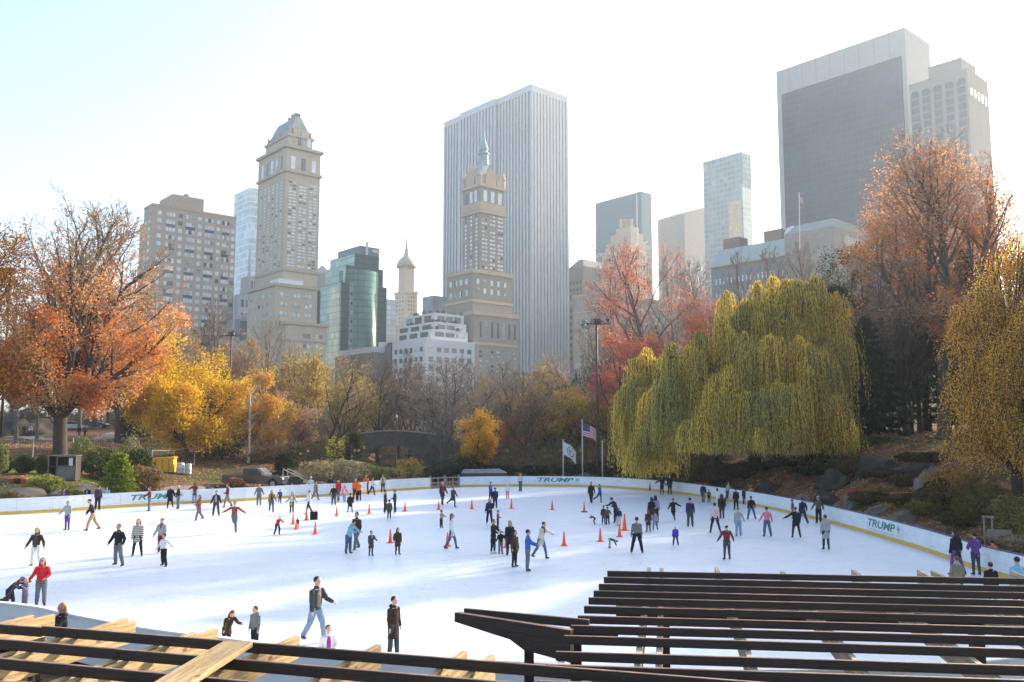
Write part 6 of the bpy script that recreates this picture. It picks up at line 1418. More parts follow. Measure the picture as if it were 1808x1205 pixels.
# px, foot row, head row, facing (0 = to camera, 90 = right, 180 = away), legs, arms, top, trousers, hair, label, extras
PP = [
 (110,902,864,90,'s','Fd','pur','gry','ks','person in a dark purple jacket leaning on the boards, leftmost on the ice',dict()),
 (132,896,873,20,'s','dd','lav','lav','bl','small girl in lilac beside the boards, right of the purple jacket',dict()),
 (153,897,858,10,'s','hd','blk/tea','blk','ks','woman in a long black coat over a teal top at the boards',dict(coat='k')),
 (172,901,857,180,'s','dd','dgr','blk','ks','person in a charcoal jacket with white headband, back turned, at the boards',dict(hat='band-wht')),
 (187,897,859,20,'w','dh','lbl/lbl','t-dgr','ks','person in pale blue vest and dark cap left of the green lettering',dict(hat='cap-blk',skates='w')),
 (118,937,884,-20,'s','dw','lgr','t-pur','yp','woman in light grey hoodie holding hands with the man in black',dict(acc='hoodd-lgr')),
 (163,937,881,-60,'t','lw','blk','tan','rs','man in black sweater and tan trousers reaching for the grey hoodie woman',dict(lean=14,coat='s')),
 (62,1001,932,0,'w','ll','brn/dgr','wht','rl','woman with grey scarf and white trousers, both arms held out',dict(acc='scarf-dgr',near=True)),
 (71,1070,985,25,'s','xw','red','gje','kl','woman in bright red jacket and grey jeans at the lower left',dict(acc='glasses-blk',near=True)),
 (15,1078,1018,80,'B','Ff','nvy','nvy','ks','person in dark navy with purple hat bending over the black stroller',dict(hat='beanie-pur',lean=48,near=True)),
 (43,1080,1021,-30,'s','uu','dgr','gry','ym','blond child in patterned grey jacket holding a camera to the face',dict(near=True,acc='stripes-lav')),
 (207,1000,925,-25,'W','pl','blk','gje','gs','tall man in black jacket and grey jeans with legs apart',dict(near=True)),
 (242,983,916,10,'w','dd','crm','t-blk','rl','woman in cream and black striped sweater and black leggings',dict(coat='c',acc='stripes-blk')),
 (284,977,915,0,'s','dh','lgr','mar','bs','boy in grey and maroon sweater behind the white shirted boy',dict(acc='scarf-mar')),
 (288,1001,942,-20,'W','ol','wht','blk','ks','boy in white t-shirt and baggy black trousers, arm stretched left',dict(coat='s')),
 (263,903,860,-60,'s','ff','mar','gje','rs','man in maroon sweater standing before the left green lettering',dict(coat='s')),
 (300,898,857,10,'T','hd','blk','t-blk','bs','woman in flared black coat skating in front of the left lettering',dict(coat='k')),
 (314,899,857,-60,'s','fd','blk','gje','ws','grey haired man in black jacket reaching to the woman in the flared coat',dict()),
 (343,889,852,-150,'s','oh','mar','lje','rm','woman in dark maroon coat with one arm out by the left boards',dict(coat='c')),
 (367,887,854,190,'s','dd','gry','dgr','gs','person in a long plain grey coat at the boards',dict(coat='k')),
 (383,887,855,170,'s','od','blk','blk','ks','person in black coat with arm out, close behind the grey coat',dict(coat='c')),
 (401,896,854,-70,'t','xd','mar','kha','rs','man in maroon jacket with white hood and khaki trousers',dict(acc='hoodd-wht')),
 (351,919,874,-40,'t','fd','rst','gry','rm','girl in rust orange coat and grey trousers',dict(coat='k')),
 (381,912,866,0,'w','hh','nvy/lgr','dgr','ks','boy in dark jacket with white sash, right of the rust coat girl',dict()),
 (413,941,885,0,'k','oo','rst','gje','bs','man in rust red sweater gliding with both arms spread wide',dict(coat='s')),
 (457,893,855,20,'s','hh','gry','gry','rs','woman in all grey with a dark scarf, arms held away',dict(acc='scarf-mar')),
 (479,905,865,15,'t','hd','gld/brn','jea','rl','woman in gold brown jacket and jeans beside the woman in grey',dict()),
 (494,889,864,10,'t','dh','pur','dgr','bs','small child in plum coat by the yellow kick strip',dict(coat='c')),
 (515,907,869,0,'s','ww','tan/wht','dgr','rm','woman in beige cardigan with both arms out',dict(coat='c')),
 (545,908,866,-50,'t','dx','wht','t-blk','bs','person in white jacket and black leggings skating past the cones',dict(coat='c')),
 (548,876,842,20,'s','dw','wht','wht','gs','person all in white with a white helmet at the boards',dict(hat='helmet-wht')),
 (557,883,850,60,'t','dd','kha/dgr','gry','bs','person in khaki vest next to the skater in white',dict(acc='pack-dgr')),
 (489,945,910,50,'g','fd','red','nvy','ks','crouching child in red shirt and white helmet',dict(hat='helmet-wht',lean=30,coat='s')),
 (589,893,856,0,'s','hh','blk','dgr','rs','woman in black jacket with both arms spread, before the red jacket',dict()),
 (597,886,846,-20,'t','dd','red','gry','ks','man in red jacket and black hat behind the woman with spread arms',dict(hat='cap-blk')),
 (583,876,841,170,'s','dd','blk','nvy','ks','person in dark jacket at the boards behind the red jacket',dict()),
 (608,888,857,0,'t','hd','pnk/wht','lje','bm','girl in pink and white jacket and pale jeans',dict()),
 (525,933,914,0,'s','dd','dgr','dgr','ks','tiny child with a red cap peeking over an orange cone',dict(hat='cap-red')),
 (618,906,871,180,'w','dd','blk','t-dgr','ks','child in long black dress in front of the orange vests',dict(coat='k')),
 (615,978,918,60,'s','ff','lbl','jea','ks','person in pale blue hoodie bending beside the man in brown',dict(lean=26,acc='hoodd-lbl',near=True)),
 (629,971,904,-30,'t','dd','brn','gry','ks','tall man in dark brown jacket looking down, next to the pale blue hoodie',dict(near=True)),
 (655,982,937,40,'s','fd','dgr','t-dgr','bs','little girl in grey coat with pink scarf',dict(coat='k',acc='scarf-lpk')),
 (702,980,932,30,'s','dp','brn','t-blk','kl','woman in dark brown coat with hood, right of the nearest left cone',dict(coat='k')),
 (627,884,845,10,'s','dd','org','blk','gs','skating guard in orange vest, leftmost of the three by the boards',dict()),
 (634,885,850,-20,'s','fd','org','blk','ks','shorter guard in orange vest, middle of the three by the boards',dict()),
 (646,872,838,0,'w','dd','org/org','blk','rs','guard in orange vest with wide stance, rightmost of the three',dict()),
 (657,875,843,90,'t','xd','wht/blk','t-blk','kl','person in white jacket with long black hair by the boards',dict()),
 (676,870,838,0,'s','dd','crm/dgr','dgr','rs','man in cream jacket over dark shirt leaning at the far left boards',dict()),
 (680,907,865,90,'s','dd','nvy','blk','ks','person in navy jacket facing right, left one of the navy pair',dict(skates='w')),
 (697,907,865,-70,'s','dx','nvy/blu','nvy','bs','person in navy jacket with badge, right one of the navy pair',dict(skates='w')),
 (687,919,882,-150,'s','dd','olv','t-blk','ks','child in dark olive jacket with white skates in front of the navy pair',dict(skates='w')),
 (781,892,851,30,'T','hd','nvy/red','dgr','ws','white haired man in open dark coat with red scarf near the gate',dict(coat='c',acc='scarf-red')),
 (800,896,859,50,'k','hd','dgr','t-blk','bs','woman in grey coat and black leggings skating after the red scarf man',dict(coat='k')),
 (779,932,901,60,'s','ff','tan','blk','ks','small child in beige sweater and dark helmet',dict(hat='helmet-mar')),
 (797,970,907,90,'t','dd','wht','t-jea','rl','woman in white coat and sunglasses walking right past a cone',dict(coat='c',acc='glasses-blk',near=True)),
 (866,882,851,60,'s','dd','blu','nvy','ks','person in bright blue jacket and cap in the far middle',dict(hat='cap-nvy')),
 (874,898,861,200,'s','dd','nvy','nvy','ks','person in navy tracksuit, back turned, beside the bright blue jacket',dict()),
 (864,926,880,-10,'w','xd','nvy/nvy','nvy','yl','blond woman in navy jacket with white skates',dict(skates='w')),
 (879,933,901,100,'s','dx','rst','nvy','ks','child in orange red jacket and grey beanie',dict(hat='beanie-dgr')),
 (871,978,917,60,'s','ff','blk','t-nvy','rs','woman in long black coat with white skates left of the child',dict(coat='k',skates='w',near=True)),
 (884,979,936,20,'s','fw','blk','gry','ks','child with white bobble hat and grey trousers between two women in black',dict(hat='bobble-wht')),
 (900,981,919,200,'s','dd','blk','nvy','ym','blond woman in black coat in front of the orange cone',dict(coat='k',near=True)),
 (909,1002,936,60,'s','dh','brn','t-blk','kl','girl in dark brown jacket with long dark hair',dict(coat='c',near=True)),
 (932,1009,935,100,'s','ff','blu','gje','ks','boy in blue jacket and grey jeans, nearest skater in the middle',dict(near=True)),
 (955,987,921,60,'t','ow','crm','t-jea','bs','woman in cream sweater and dark scarf reaching forward',dict(coat='c',acc='scarf-dgr',lean=12,near=True)),
 (896,881,855,-20,'s','dd','wht','pnk','gs','little child in white jacket and pink trousers',dict(hat='helmet-wht')),
 (919,868,835,-40,'s','ld','crm','jea','gs','man in pale pink sweater at the far boards left of the lettering',dict(coat='s')),
 (1044,889,851,-20,'t','hd','blk','blk','ks','person in black standing below the flagpoles',dict(coat='c')),
 (1059,888,855,60,'k','dd','blu','t-nvy','bp','girl in blue jacket skating beside the person in black',dict()),
 (1088,924,878,-50,'s','ff','nvy','nvy','ks','man in navy jacket and cap bending to a group of children',dict(lean=28,hat='cap-blk')),
 (1066,926,893,10,'s','dd','brn','dgr','ks','child in brown jacket, left one of the bunch of children',dict(hat='beanie-blk')),
 (1073,927,895,190,'s','hw','olv','nvy','ks','child in olive jacket holding the hand of the bending man',dict()),
 (1051,926,909,-80,'c','ff','mar/wht','mar','rs','child in red and white crouching low on the ice',dict(lean=55,hat='beanie-wht')),
 (1093,929,896,180,'s','dd','nvy','crm','ks','child in navy jacket, beige trousers and white hat',dict(hat='bobble-wht')),
 (1076,968,949,90,'B','dd','dgr','lgr','ks','child bent double with hands on the ice beside a cone',dict(lean=105)),
 (1169,874,842,170,'s','oh','blk','t-blk','ks','woman in black dress and white beret with one arm out',dict(coat='k',hat='beret-wht')),
 (1183,874,840,180,'s','dd','blk','dgr','ws','white haired man in black jacket beside the woman with the beret',dict(coat='c')),
 (1125,977,913,170,'W','dd','gry','blk','ks','man in grey sweater seen from behind, legs apart',dict(coat='s',near=True)),
 (1151,926,878,190,'s','dx','blk','dgr','kl','woman in black with long hair at the back of a tight group',dict(coat='c')),
 (1158,923,875,170,'s','hd','lav','blk','kl','woman in mauve top behind the girl in lavender',dict()),
 (1145,940,900,200,'s','dd','brn','gje','rl','girl in dark brown coat, left front of the tight group',dict(coat='k')),
 (1157,939,904,180,'t','hd','lav','t-jea','rs','girl in lavender coat, right front of the tight group',dict(coat='c',skates='w')),
 (1189,920,880,180,'K','ho','blk','t-blk','bs','girl in black with both arms spread, skating away',dict(coat='c')),
 (1219,931,879,180,'s','dd','nvy','dgr','ks','man in dark navy sweater with his back turned',dict(coat='s')),
 (1193,965,928,180,'w','dd','vio','dgr','ks','child in violet blue jacket and white helmet',dict(hat='helmet-wht',skates='w')),
 (1242,888,853,150,'t','dd','nvy','gry','bs','person in dark coat next to the green child',dict(coat='c')),
 (1252,887,865,180,'s','dd','grn','blk','ks','child in green jacket at the boards',dict()),
 (1267,890,862,150,'s','dd','wht','wht','kl','woman in white coat with black hair at the boards',dict(coat='c')),
 (1275,917,872,180,'T','dd','blk','t-nvy','bl','woman in black top and leggings with long brown hair',dict()),
 (1263,942,888,180,'W','dd','lpk','t-blk','ks','person in pale pink top and black leggings, one leg out',dict()),
 (1284,886,851,120,'t','df','lgr','dgr','gs','person in light grey coat leaning over the right boards',dict(lean=15)),
 (1300,901,862,190,'s','dd','blk','blk','ks','man all in black with his back turned near the right boards',dict()),
 (1315,891,861,180,'s','dd','blk','nvy','ks','person in black jacket beside the yellow jacket',dict()),
 (1326,886,858,180,'s','dd','yel','dgr','ks','person in yellow jacket and white hat at the right boards',dict(hat='bobble-wht')),
 (1327,918,876,180,'W','dp','blk','jea','ks','person in black jacket and flared jeans below the yellow jacket',dict()),
 (1304,947,896,180,'s','dl','lgr','lje','gs','grey haired man in light grey sweater and pale jeans',dict(coat='s')),
 (1284,989,926,180,'s','ll','mar','t-dgr','ks','woman in maroon sweater and white hat seen from behind',dict(hat='beanie-wht',coat='s',near=True)),
 (1355,948,895,180,'w','ll','pnk','jea','ks','person in bright pink vest and jeans',dict(coat='s')),
 (1406,950,895,180,'w','od','blk','t-dbr','rs','woman in black jacket with left arm stretched out',dict(coat='c')),
 (1418,926,879,190,'t','dl','nvy','nvy','ks','man in navy jacket and dark cap by the right boards',dict(hat='cap-nvy')),
 (1400,916,882,-100,'s','od','mar','gry','gs','child in red jacket and grey helmet held by the man in navy',dict(hat='helmet-gry')),
 (1446,925,876,180,'s','ll','olv','blk','gs','man in olive green jacket and pale cap at the right boards',dict(hat='beanie-lgr')),
 (1459,971,909,180,'s','dd','lgr','t-dbr','bs','woman in a long light grey coat seen from behind',dict(coat='k')),
 (1690,1016,935,200,'W','dl','blk','t-pur','kl','woman in black cardigan with long black hair at the right boards',dict(coat='c',near=True)),
 (1724,1016,940,180,'s','xx','pur','t-dgr','ks','person in purple jacket at the right boards',dict(near=True)),
 (1693,1063,982,180,'s','dd','kha','dgr','rs','child in khaki jacket with pink ear warmers behind the pergola',dict(hat='band-pnk',acc='hoodd-lgr',near=True)),
 (1753,1074,993,170,'s','dd','blk','blk','ks','person in maroon knit hat and black jacket above the top slat',dict(hat='beanie-mar',near=True)),
 (1801,1080,983,180,'s','dd','lbl','dgr','ks','person in sky blue jacket at the right edge of the photo',dict(near=True)),
 (557,1134,1018,60,'t','fd','dgr/kha','lje','ks','man in dark jacket and light blue jeans striding on the near ice',dict(near=True)),
 (694,1161,1053,60,'s','dd','dbr','dgr','ks','bearded man in long dark brown coat looking down on the near ice',dict(coat='k',acc='hoodd-dbr',near=True)),
 (399,1150,1075,50,'s','fw','brn','blk','rl','woman with long auburn hair bending at the near boards',dict(lean=30,near=True,coat='c')),
 (449,1152,1070,-30,'s','dd','gry','blk','bs','boy in grey hooded jacket at the near boards',dict(acc='hoodd-gry',near=True)),
 (578,1205,1103,30,'s','xx','wht/mgt','dgr','bp','woman in white and magenta jacket behind the first dark slat',dict(near=True)),
 (105,1190,1064,-40,'s','uf','blk','blk','ym','blond woman in black jacket holding up a phone outside the near boards',dict(acc='hoodd-pur phone-the_blond_woman_outside_the_near_boards',near=True,skates='')),
 (61,1205,1091,180,'s','dd','kha','dgr','ys','blond person whose head shows just above the first slat at the lower left',dict(near=True,skates='')),
 (972,1262,1155,60,'s','ff','dbr','blk','ks','dark clad person half hidden behind the slats beside the pergola post',dict(lean=25,near=True,skates='')),
]
for (px, yf, yh, face, lg, ar, tp, bt, hr, lb, kw) in PP: person(px, yf, yh, face, lg, ar, tp, bt, hr, lb, **kw)
# people on the paths beyond the rink
for (px, Y, H_, face, tp, bt, hr, lb, kw) in [
 (31,118,1.75,180,'blk','blk','ks','walker in black on the shaded path below the dark rock, leftmost of three',dict()),
 (43,118,1.7,180,'dbr','blk','ks','walker in dark brown on the shaded path, middle of three',dict()),
 (54,118,1.7,180,'wht','dgr','ks','walker in white jacket on the shaded path, rightmost of three',dict(acc='pack-dgr')),
 (140,118,1.8,180,'blk','jea','ks','walker in black and jeans on the hill path right of the big trunk',dict()),
 (150,119,1.7,180,'rst','blk','bs','walker in rusty jacket beside the small tree on the hill path',dict()),
 (728,165,1.7,0,'mar','dgr','ks','tiny visitor in dark red standing on the pond bank before the bridge',dict()),
 (1741,35.5,1.25,180,'org','org','ks','child in orange jacket outside the boards behind the purple jacket',dict()),
 ]:
    b_ = onT(px, Y); yf = CY-F*((b_.z-CAMZ)*CP-Y*SP)/(Y*CP+(b_.z-CAMZ)*SP); 
    yh = CY-F*((b_.z+H_-CAMZ)*CP-Y*SP)/(Y*CP+(b_.z+H_-CAMZ)*SP)
    yfx, rx_ = None, None
    # place directly by depth
    a_, _c = ray(px, yf); r_ = person(px, 950, 900, face, 't', 'dd', tp, bt, hr, lb, tagk='walker', skates='', **kw); old = r_.scale[0]
    Yb = G(px, 950).y; zt_loc = (at(px, 900, Yb).z)/old; r_.location = b_; r_.scale = (H_/zt_loc,)*3; r_['category'] = 'person'
# bake the remeshed bodies and clothes
dg_ = bpy.context.evaluated_depsgraph_get(); _new = [(o, bpy.data.meshes.new_from_object(o.evaluated_get(dg_), depsgraph=dg_)) for o in PEND]
for o, me in _new: o.modifiers.clear(); me.name = o.name; o.data = me
# ================================================================ cones, bag
M_cone = pm('cone_orange', (.85,.10,.04), (.75,.08,.03), scale=3, rough=.45)
_cm = MB(); _cm.lathe((0,0,0), [(.155,.035),(.14,.05),(.115,.12),(.035,.88),(.03,.92),(.0,.925)], 20); ME_CONE = _cm.mesh('cone_body', M_cone, True)
_cb = MB(); q8 = [(.21*s1, .21*s2) for s1, s2 in ((-1,-.75),(-.75,-1),(.75,-1),(1,-.75),(1,.75),(.75,1),(-.75,1),(-1,.75))]; _cb.prism([(x,y,0) for x,y in q8], (0,0,.04)); ME_CBASE = _cb.mesh('cone_base', M_cone)
CN = [(517.5,926,907,'leftmost orange cone, partly behind the woman in beige cardigan'),(523,935,920,'orange cone with a child in a red cap behind it'),(541,919,899,'orange cone by the legs of the white jacket skater'),
 (556.6,943.7,921,'orange cone standing nearest to the viewer in the left bunch'),(594.5,911.6,894.5,'orange cone below the woman in black with spread arms'),(652,907.5,890,'orange cone between the black dress child and the navy pair'),
 (715,903,885.5,'orange cone right of the navy pair'),(689,959,934,'orange cone left of the woman in dark brown coat'),(774.5,900.5,884,'orange cone below the red scarf man'),(833,899,882,'orange cone standing alone between the gate skaters and the blond woman'),
 (790,965,940,'orange cone hidden behind the woman in white coat'),(903,898.5,881,'orange cone right of the child in pink trousers'),(975,900.5,883,'orange cone standing alone below the far lettering'),(1031.6,904.6,886,'orange cone set in a dark base below the flagpoles'),
 (894,967,941,'orange cone hidden between the women in black coats'),(996,964,938,'orange cone standing alone in the middle of the ice'),(1060,956.5,932,'orange cone beside the child bent double'),(1094,948,926,'front orange cone of the overlapping pair'),(1103,937,907,'rear orange cone of the overlapping pair')]
for i, (px, yb, yt, lb) in enumerate(CN):
    p = G(px, yb); h = at(px, yt, p.y).z; r = empty('traffic_cone', p, (i*.7) % 1.5, lb, 'traffic cone', 'orange cones on the ice'); s_ = h/.925; r.scale = (max(s_,.8),max(s_,.8),s_)
    link('cone_body', ME_CONE, r); link('base', ME_CBASE, r)
    if 'dark base' in lb: MB().lathe((0,0,.0), [(.30,.002),(.30,.06),(.2,.09)], 16).build('weight', M_navy, r)
p = G(554, 918); mb = MB(); mb.box((0,0,.26), (.46,.3,.5)); mb.tube([(-.12,0,.5),(-.12,0,.6),(.12,0,.6),(.12,0,.5)], .02, 6); o = mb.build('black_bag', cloth('blk')); o.location = p; o.rotation_euler = (0,0,.3); bv = o.modifiers.new('b','BEVEL'); bv.width = .08; bv.segments = 3
tag(o, 'black bag standing on the ice right of the cones', 'bag')
# stroller at the lower left
st = empty('stroller', G(8, 1085), .3, 'black folding stroller in front of the bending person at the lower left', 'stroller'); mb = MB()
for y in (-.22,.22): mb.tube([(-.4,y,.15),(.1,y,.6),(.35,y,1.02)], .018, 8); mb.tube([(.35,y,.12),(.0,y,.55)], .018, 8)
mb.tube([(.35,-.22,1.02),(.42,-.1,1.05),(.42,.1,1.05),(.35,.22,1.02)], .02, 8); mb.build('frame', M_boot, st, True)
mb = MB(); mb.obox((-.25,-.2,.38), (.35,0,.05), (0,.4,0), (0,0,.05)); mb.obox((.08,-.2,.42), (.16,0,.45), (0,.4,0), (-.04,0,.02)); mb.build('seat', cloth('blk'), st)
for x in (-.4,.35):
    for y in (-.24,.24): mb = MB(); mb.tube([(x,y-.02,.12),(x,y+.02,.12)], .11, 14); mb.build('wheel', M_boot, st)
# ================================================================ flags and masts
M_pole = pm('pole_white', (.62,.63,.64), scale=3, rough=.4); M_mast = pm('mast_brown', (.06,.045,.038), (.04,.03,.026), scale=2, rough=.6, bump=.2)
def flagpole(px, top, label, kind):
    b = onT(px, 92); H = at(px, top, 92).z-b.z; r = empty('flagpole', b, 0, label, 'flagpole'); mb = MB(); mb.tube([(0,0,0),(0,0,H*.5),(0,0,H)], [.075,.065,.045], 10); mb.build('pole', M_pole, r, True)
    mb = MB(); mb.ball((0,0,H+.07), .09, 10, 7); mb.build('ball', M_pole, r, True); return r, b, H
def flagmesh(W, Hh, mats, fn, slack, nx=24, ny=14, name='flag', parent=None, z=0):
    V = []; Fc = []; mi = []
    for j in range(ny+1):
        for i in range(nx+1):
            u = i/nx; v = j/ny; x = W*u*(1-.12*u); y = .16*math.sin(u*7+v*1.5)*u; zz = Hh*v-slack*u**1.3*W-.1*math.sin(u*9)*u; V.append((x*.86, y+.2*u, zz))
    for j in range(ny):
        for i in range(nx): Fc.append((j*(nx+1)+i, j*(nx+1)+i+1, (j+1)*(nx+1)+i+1, (j+1)*(nx+1)+i)); mi.append(fn((i+.5)/nx, (j+.5)/ny))
    me = np_mesh(name, V, Fc, mats, smooth=True, matidx=mi); o = link(name, me, parent); o.location = (0.06,0,z); m_ = o.modifiers.new('s','SOLIDIFY'); m_.thickness = .01; return o
M_fr = pm('flag_red', (.50,.03,.05), scale=4); M_fw = pm('flag_white', (.74,.74,.76), scale=4); M_fb = pm('flag_blue', (.03,.04,.20), scale=4); M_fk = flat('flag_black', (.05,.06,.06))
r, b, H = flagpole(1028, 744, 'tallest flagpole flying the striped national flag, middle of three', 'us')
def usf(u, v):
    if u < .42 and v > .46:
        a = int(u/.42*11*1.0+.0); c = int((v-.46)/.54*9); return 1 if (int(u/.42*22) % 4 == 1 and int((v-.46)/.54*18) % 4 == 1) else 2
    return 0 if int(v*13) % 2 == 0 else 1
flagmesh(2.2, 1.35, [M_fr, M_fw, M_fb], usf, .30, 44, 39, 'national_flag', r, H-1.6)
r, b, H = flagpole(994, 779, 'short flagpole flying a white flag with a leaf emblem, left of three', 'w'); fo = flagmesh(1.75, 1.35, [M_fw], lambda u, v: 0, .55, 20, 12, 'white_flag', r, H-1.45)
def on_flag(x, y):  # same cloth surface, slightly proud
    u = x; v = y; W = 1.75; Hh = 1.35; return (W*u*(1-.12*u)*.86, .16*math.sin(u*7+v*1.5)*u+.2*u-.014, Hh*v-.55*u**1.3*W-.1*math.sin(u*9)*u)
vs = []; fs = []
def stroke(pts, w_):
    for (x0,y0), (x1,y1) in zip(pts, pts[1:]):
        L_ = math.hypot(x1-x0, y1-y0); nx_, ny_ = -(y1-y0)/L_*w_, (x1-x0)/L_*w_; b0 = len(vs)
        for x, y in ((x0+nx_,y0+ny_),(x0-nx_,y0-ny_),(x1-nx_,y1-ny_),(x1+nx_,y1+ny_)): vs.append(on_flag(x, y))
        fs.append((b0,b0+1,b0+2,b0+3))
stroke([(.5+.24*math.cos(R(a)), .5+.34*math.sin(R(a))) for a in range(40, 400, 20)], .022); stroke([(.5,.25),(.46,.5),(.40,.68)], .03); stroke([(.47,.45),(.6,.62)], .028); stroke([(.46,.5),(.34,.52)], .025)
me = bpy.data.meshes.new('emblem'); me.from_pydata(vs, [], fs); me.materials.append(M_fk); eo = link('emblem', me, fo)
flagpole(1063, 781, 'bare short flagpole without a flag, right of three', '')
def lamp_head(mb_list, root, c, az, tilt=.5):
    d = Vector((math.sin(az)*math.cos(tilt), math.cos(az)*math.cos(tilt), -math.sin(tilt)))
    mb = MB(); mb.tube([c-d*.3, c-d*.1, c+d*.14, c+d*.17], [.10,.18,.25,.26], 14); o = mb.build('floodlight', M_mast, root, True)
    mb = MB(); mb.tube([c+d*.172, c+d*.19], [.22,.21], 14); mb.build('lens', pm('lens_glass', (.30,.32,.33), scale=4, rough=.15), o)
def mast(px, Y, top, label, heads, r0=.16):
    b = onT(px, Y); H = at(px, top, Y).z-b.z; r = empty('floodlight_mast', b, 0, label, 'floodlight mast'); mb = MB(); mb.tube([(0,0,-.3),(0,0,H*.5),(0,0,H)], [r0,r0*.85,r0*.7], 12); mb.build('mast', M_mast, r, True)
    mb = MB(); mb.bar((-1.3,0,H-.25), (1.3,0,H-.25), .12, .12); mb.bar((0,-.7,H-.25), (0,.7,H-.25), .1, .1); mb.build('crossarm', M_mast, r)
    mb = MB(); mb.box((.05,0,H+.05), (.7,.5,.45)); mb.build('control_box', M_mast, r)
    for x, y, z, az_ in heads: lamp_head(None, r, Vector((x,y,H+z)), R(az_))
HD_ = [(-1.25,-.1,-.05,200),(-.95,-.3,-.55,190),(-.45,-.3,.0,170),(.55,-.2,-.1,160),(1.25,-.1,.1,120),(-1.3,.3,-.4,240)]
mast(1055, 90, 568, 'tall dark floodlight mast standing between the flagpoles and the willows', HD_)
mast(1533, 92, 440, 'dark floodlight mast among the bare trees at the upper right', HD_, .14)
mast(403, 118, 590, 'floodlight mast whose lamps show above the golden tree', [(-2.4,0,-.2,180),(-1.4,0,-.3,180),(-.2,-.1,.0,185),(.9,-.1,-.1,180),(.3,.3,.4,180)], .14)
mast(2, 88, 478, 'floodlight mast at the extreme left edge', HD_, .14)
# ================================================================ fences
M_iron = flat('iron_dark', (.03,.03,.032)); M_rail = flat('rail_grey', (.30,.27,.23), metal=.2)
def fence(name, pts, h, label, pick=.16, mat=M_iron, post=2.4, rail=M_iron, mesh=False):
    """pts: (px, Y) list"""
    r = empty(name, (0,0,0), 0, label, 'fence'); P = [onT(px, Y) for px, Y in pts]; C = []
    for a, b in zip(P, P[1:]):
        n = max(1, int((b-a).length/post)); C += [a.lerp(b, i/n) for i in range(n)]
    C.append(P[-1]); C = [Vector((c.x, c.y, T(c.x, c.y))) for c in C]
    for c in C[:99]: MB().box((c.x, c.y, c.z+h/2), (.08,.08,h+.1)).build('post', rail, r)
    rm = MB(); pk = MB()
    for a, b in zip(C, C[1:]):
        for z in ((h-.06, .25) if not mesh else (h-.04,)): rm.bar(a+Vector((0,0,z)), b+Vector((0,0,z)), .05, .05)
        L_ = (b-a).length; k = int(L_/pick)
        for i in range(1, k): p = a.lerp(b, i/k); pk.obox(p-Vector((.011,.011,-.05)), (.022,0,0), (0,.022,0), (0,0,h))
    rm.build('rail', rail, r); tag(pk.build('pickets', mat, r), kind='stuff'); return r
fence('park_fence', [(-120,76),(0,78),(60,79),(130,80)], 2.4, 'picket fence behind the clipped bushes at the left', .2, rail=M_rail)
fence('park_fence', [(140,82),(200,84),(270,86),(345,92)], 2.1, 'rail fence running behind the bushes to the golden tree', .22, rail=M_rail)
fence('park_fence', [(640,98),(690,100),(740,104)], 2.6, 'thin mesh fence in front of the pond and the bridge', .25, post=3.2)
fence('park_fence', [(840,104),(900,106),(960,106),(1030,104)], 2.4, 'thin fence on the lawn behind the flagpoles', .3, post=3.4)
fence('park_fence', [(1552,96),(1620,95),(1700,92),(1760,90)], 2.3, 'black iron fence along the top of the leaf strewn slope', .17)
# ================================================================ bridge, pond, lawns, paths
M_brg = pm('bridge_schist', (.13,.115,.10), (.075,.07,.06), scale=1.2, rough=.95, bump=.5); M_cope = pm('bridge_coping', (.34,.32,.29), scale=2, rough=.9)
br = empty('stone_bridge', (0,0,0), 0, 'dark stone arch bridge over the pond behind the gate', 'bridge'); YB = 128
xa = at(628,770,YB).x; xb = at(850,770,YB).x; xm = at(690,765,YB).x; z0 = -.4
N_ = 40; topf = lambda x: 4.0+ (at(700,762,YB).z-4.0)*math.exp(-((x-at(705,0,YB).x)/9.0)**2); xc_ = at(690,790,YB).x; ra = 4.6; rh = at(690,786,YB).z
poly = [(xa, z0)]+[(xa+(xb-xa)*i/N_, topf(xa+(xb-xa)*i/N_)) for i in range(N_+1)]+[(xb, z0)]+[(xc_+ra*math.cos(a), z0+(rh-z0)*math.sin(a)) for a in [math.pi*j/16 for j in range(17)]]
me = bpy.data.meshes.new('arch_wall'); import mathutils.geometry as mg
P3 = [Vector((x,0,z)) for x, z in poly]; tris = mg.tessellate_polygon([P3]); n_ = len(poly)
vs = [(x, YB, z) for x, z in poly]+[(x, YB+4, z) for x, z in poly]; fs = [tuple(t) for t in tris]+[tuple(i+n_ for i in t[::-1]) for t in tris]+[(i, (i+1) % n_, (i+1) % n_+n_, i+n_) for i in range(n_)]
me.from_pydata(vs, [], fs); me.materials.append(M_brg); me.update(); import bmesh
bm = bmesh.new(); bm.from_mesh(me); bmesh.ops.recalc_face_normals(bm, faces=bm.faces); bm.to_mesh(me); bm.free(); link('arch_wall', me, br)
mb = MB(); pts = [(xa+(xb-xa)*i/N_, YB+.2, topf(xa+(xb-xa)*i/N_)+.1) for i in range(N_+1)]
for a, b in zip(pts, pts[1:]): mb.bar(a, b, .7, .22)
mb.build('coping', M_cope, br)
M_lawn = pm('lawn_green', (.17,.22,.03), (.10,.15,.03), scale=1.1, rough=.95, bump=.4, spec=.1, bscale=12)
M_lawn2 = pm('lawn_autumn', (.14,.16,.035), (.20,.16,.06), scale=.8, rough=.95, bump=.4, spec=.1, bscale=12)
M_path = pm('path_grey', (.23,.21,.19), (.17,.155,.14), scale=1.5, rough=.95, bump=.15)
M_water = pm('pond_water', (.02,.028,.022), (.03,.035,.025), scale=.3, rough=.06, spec=.6, bump=.05)
def W(px, Y): a, _ = ray(px, 790); return (a*Y, Y)
patch('lawn', [W(640,112),W(755,112),W(760,126),W(700,124),W(640,126)], M_lawn, .06, .8)
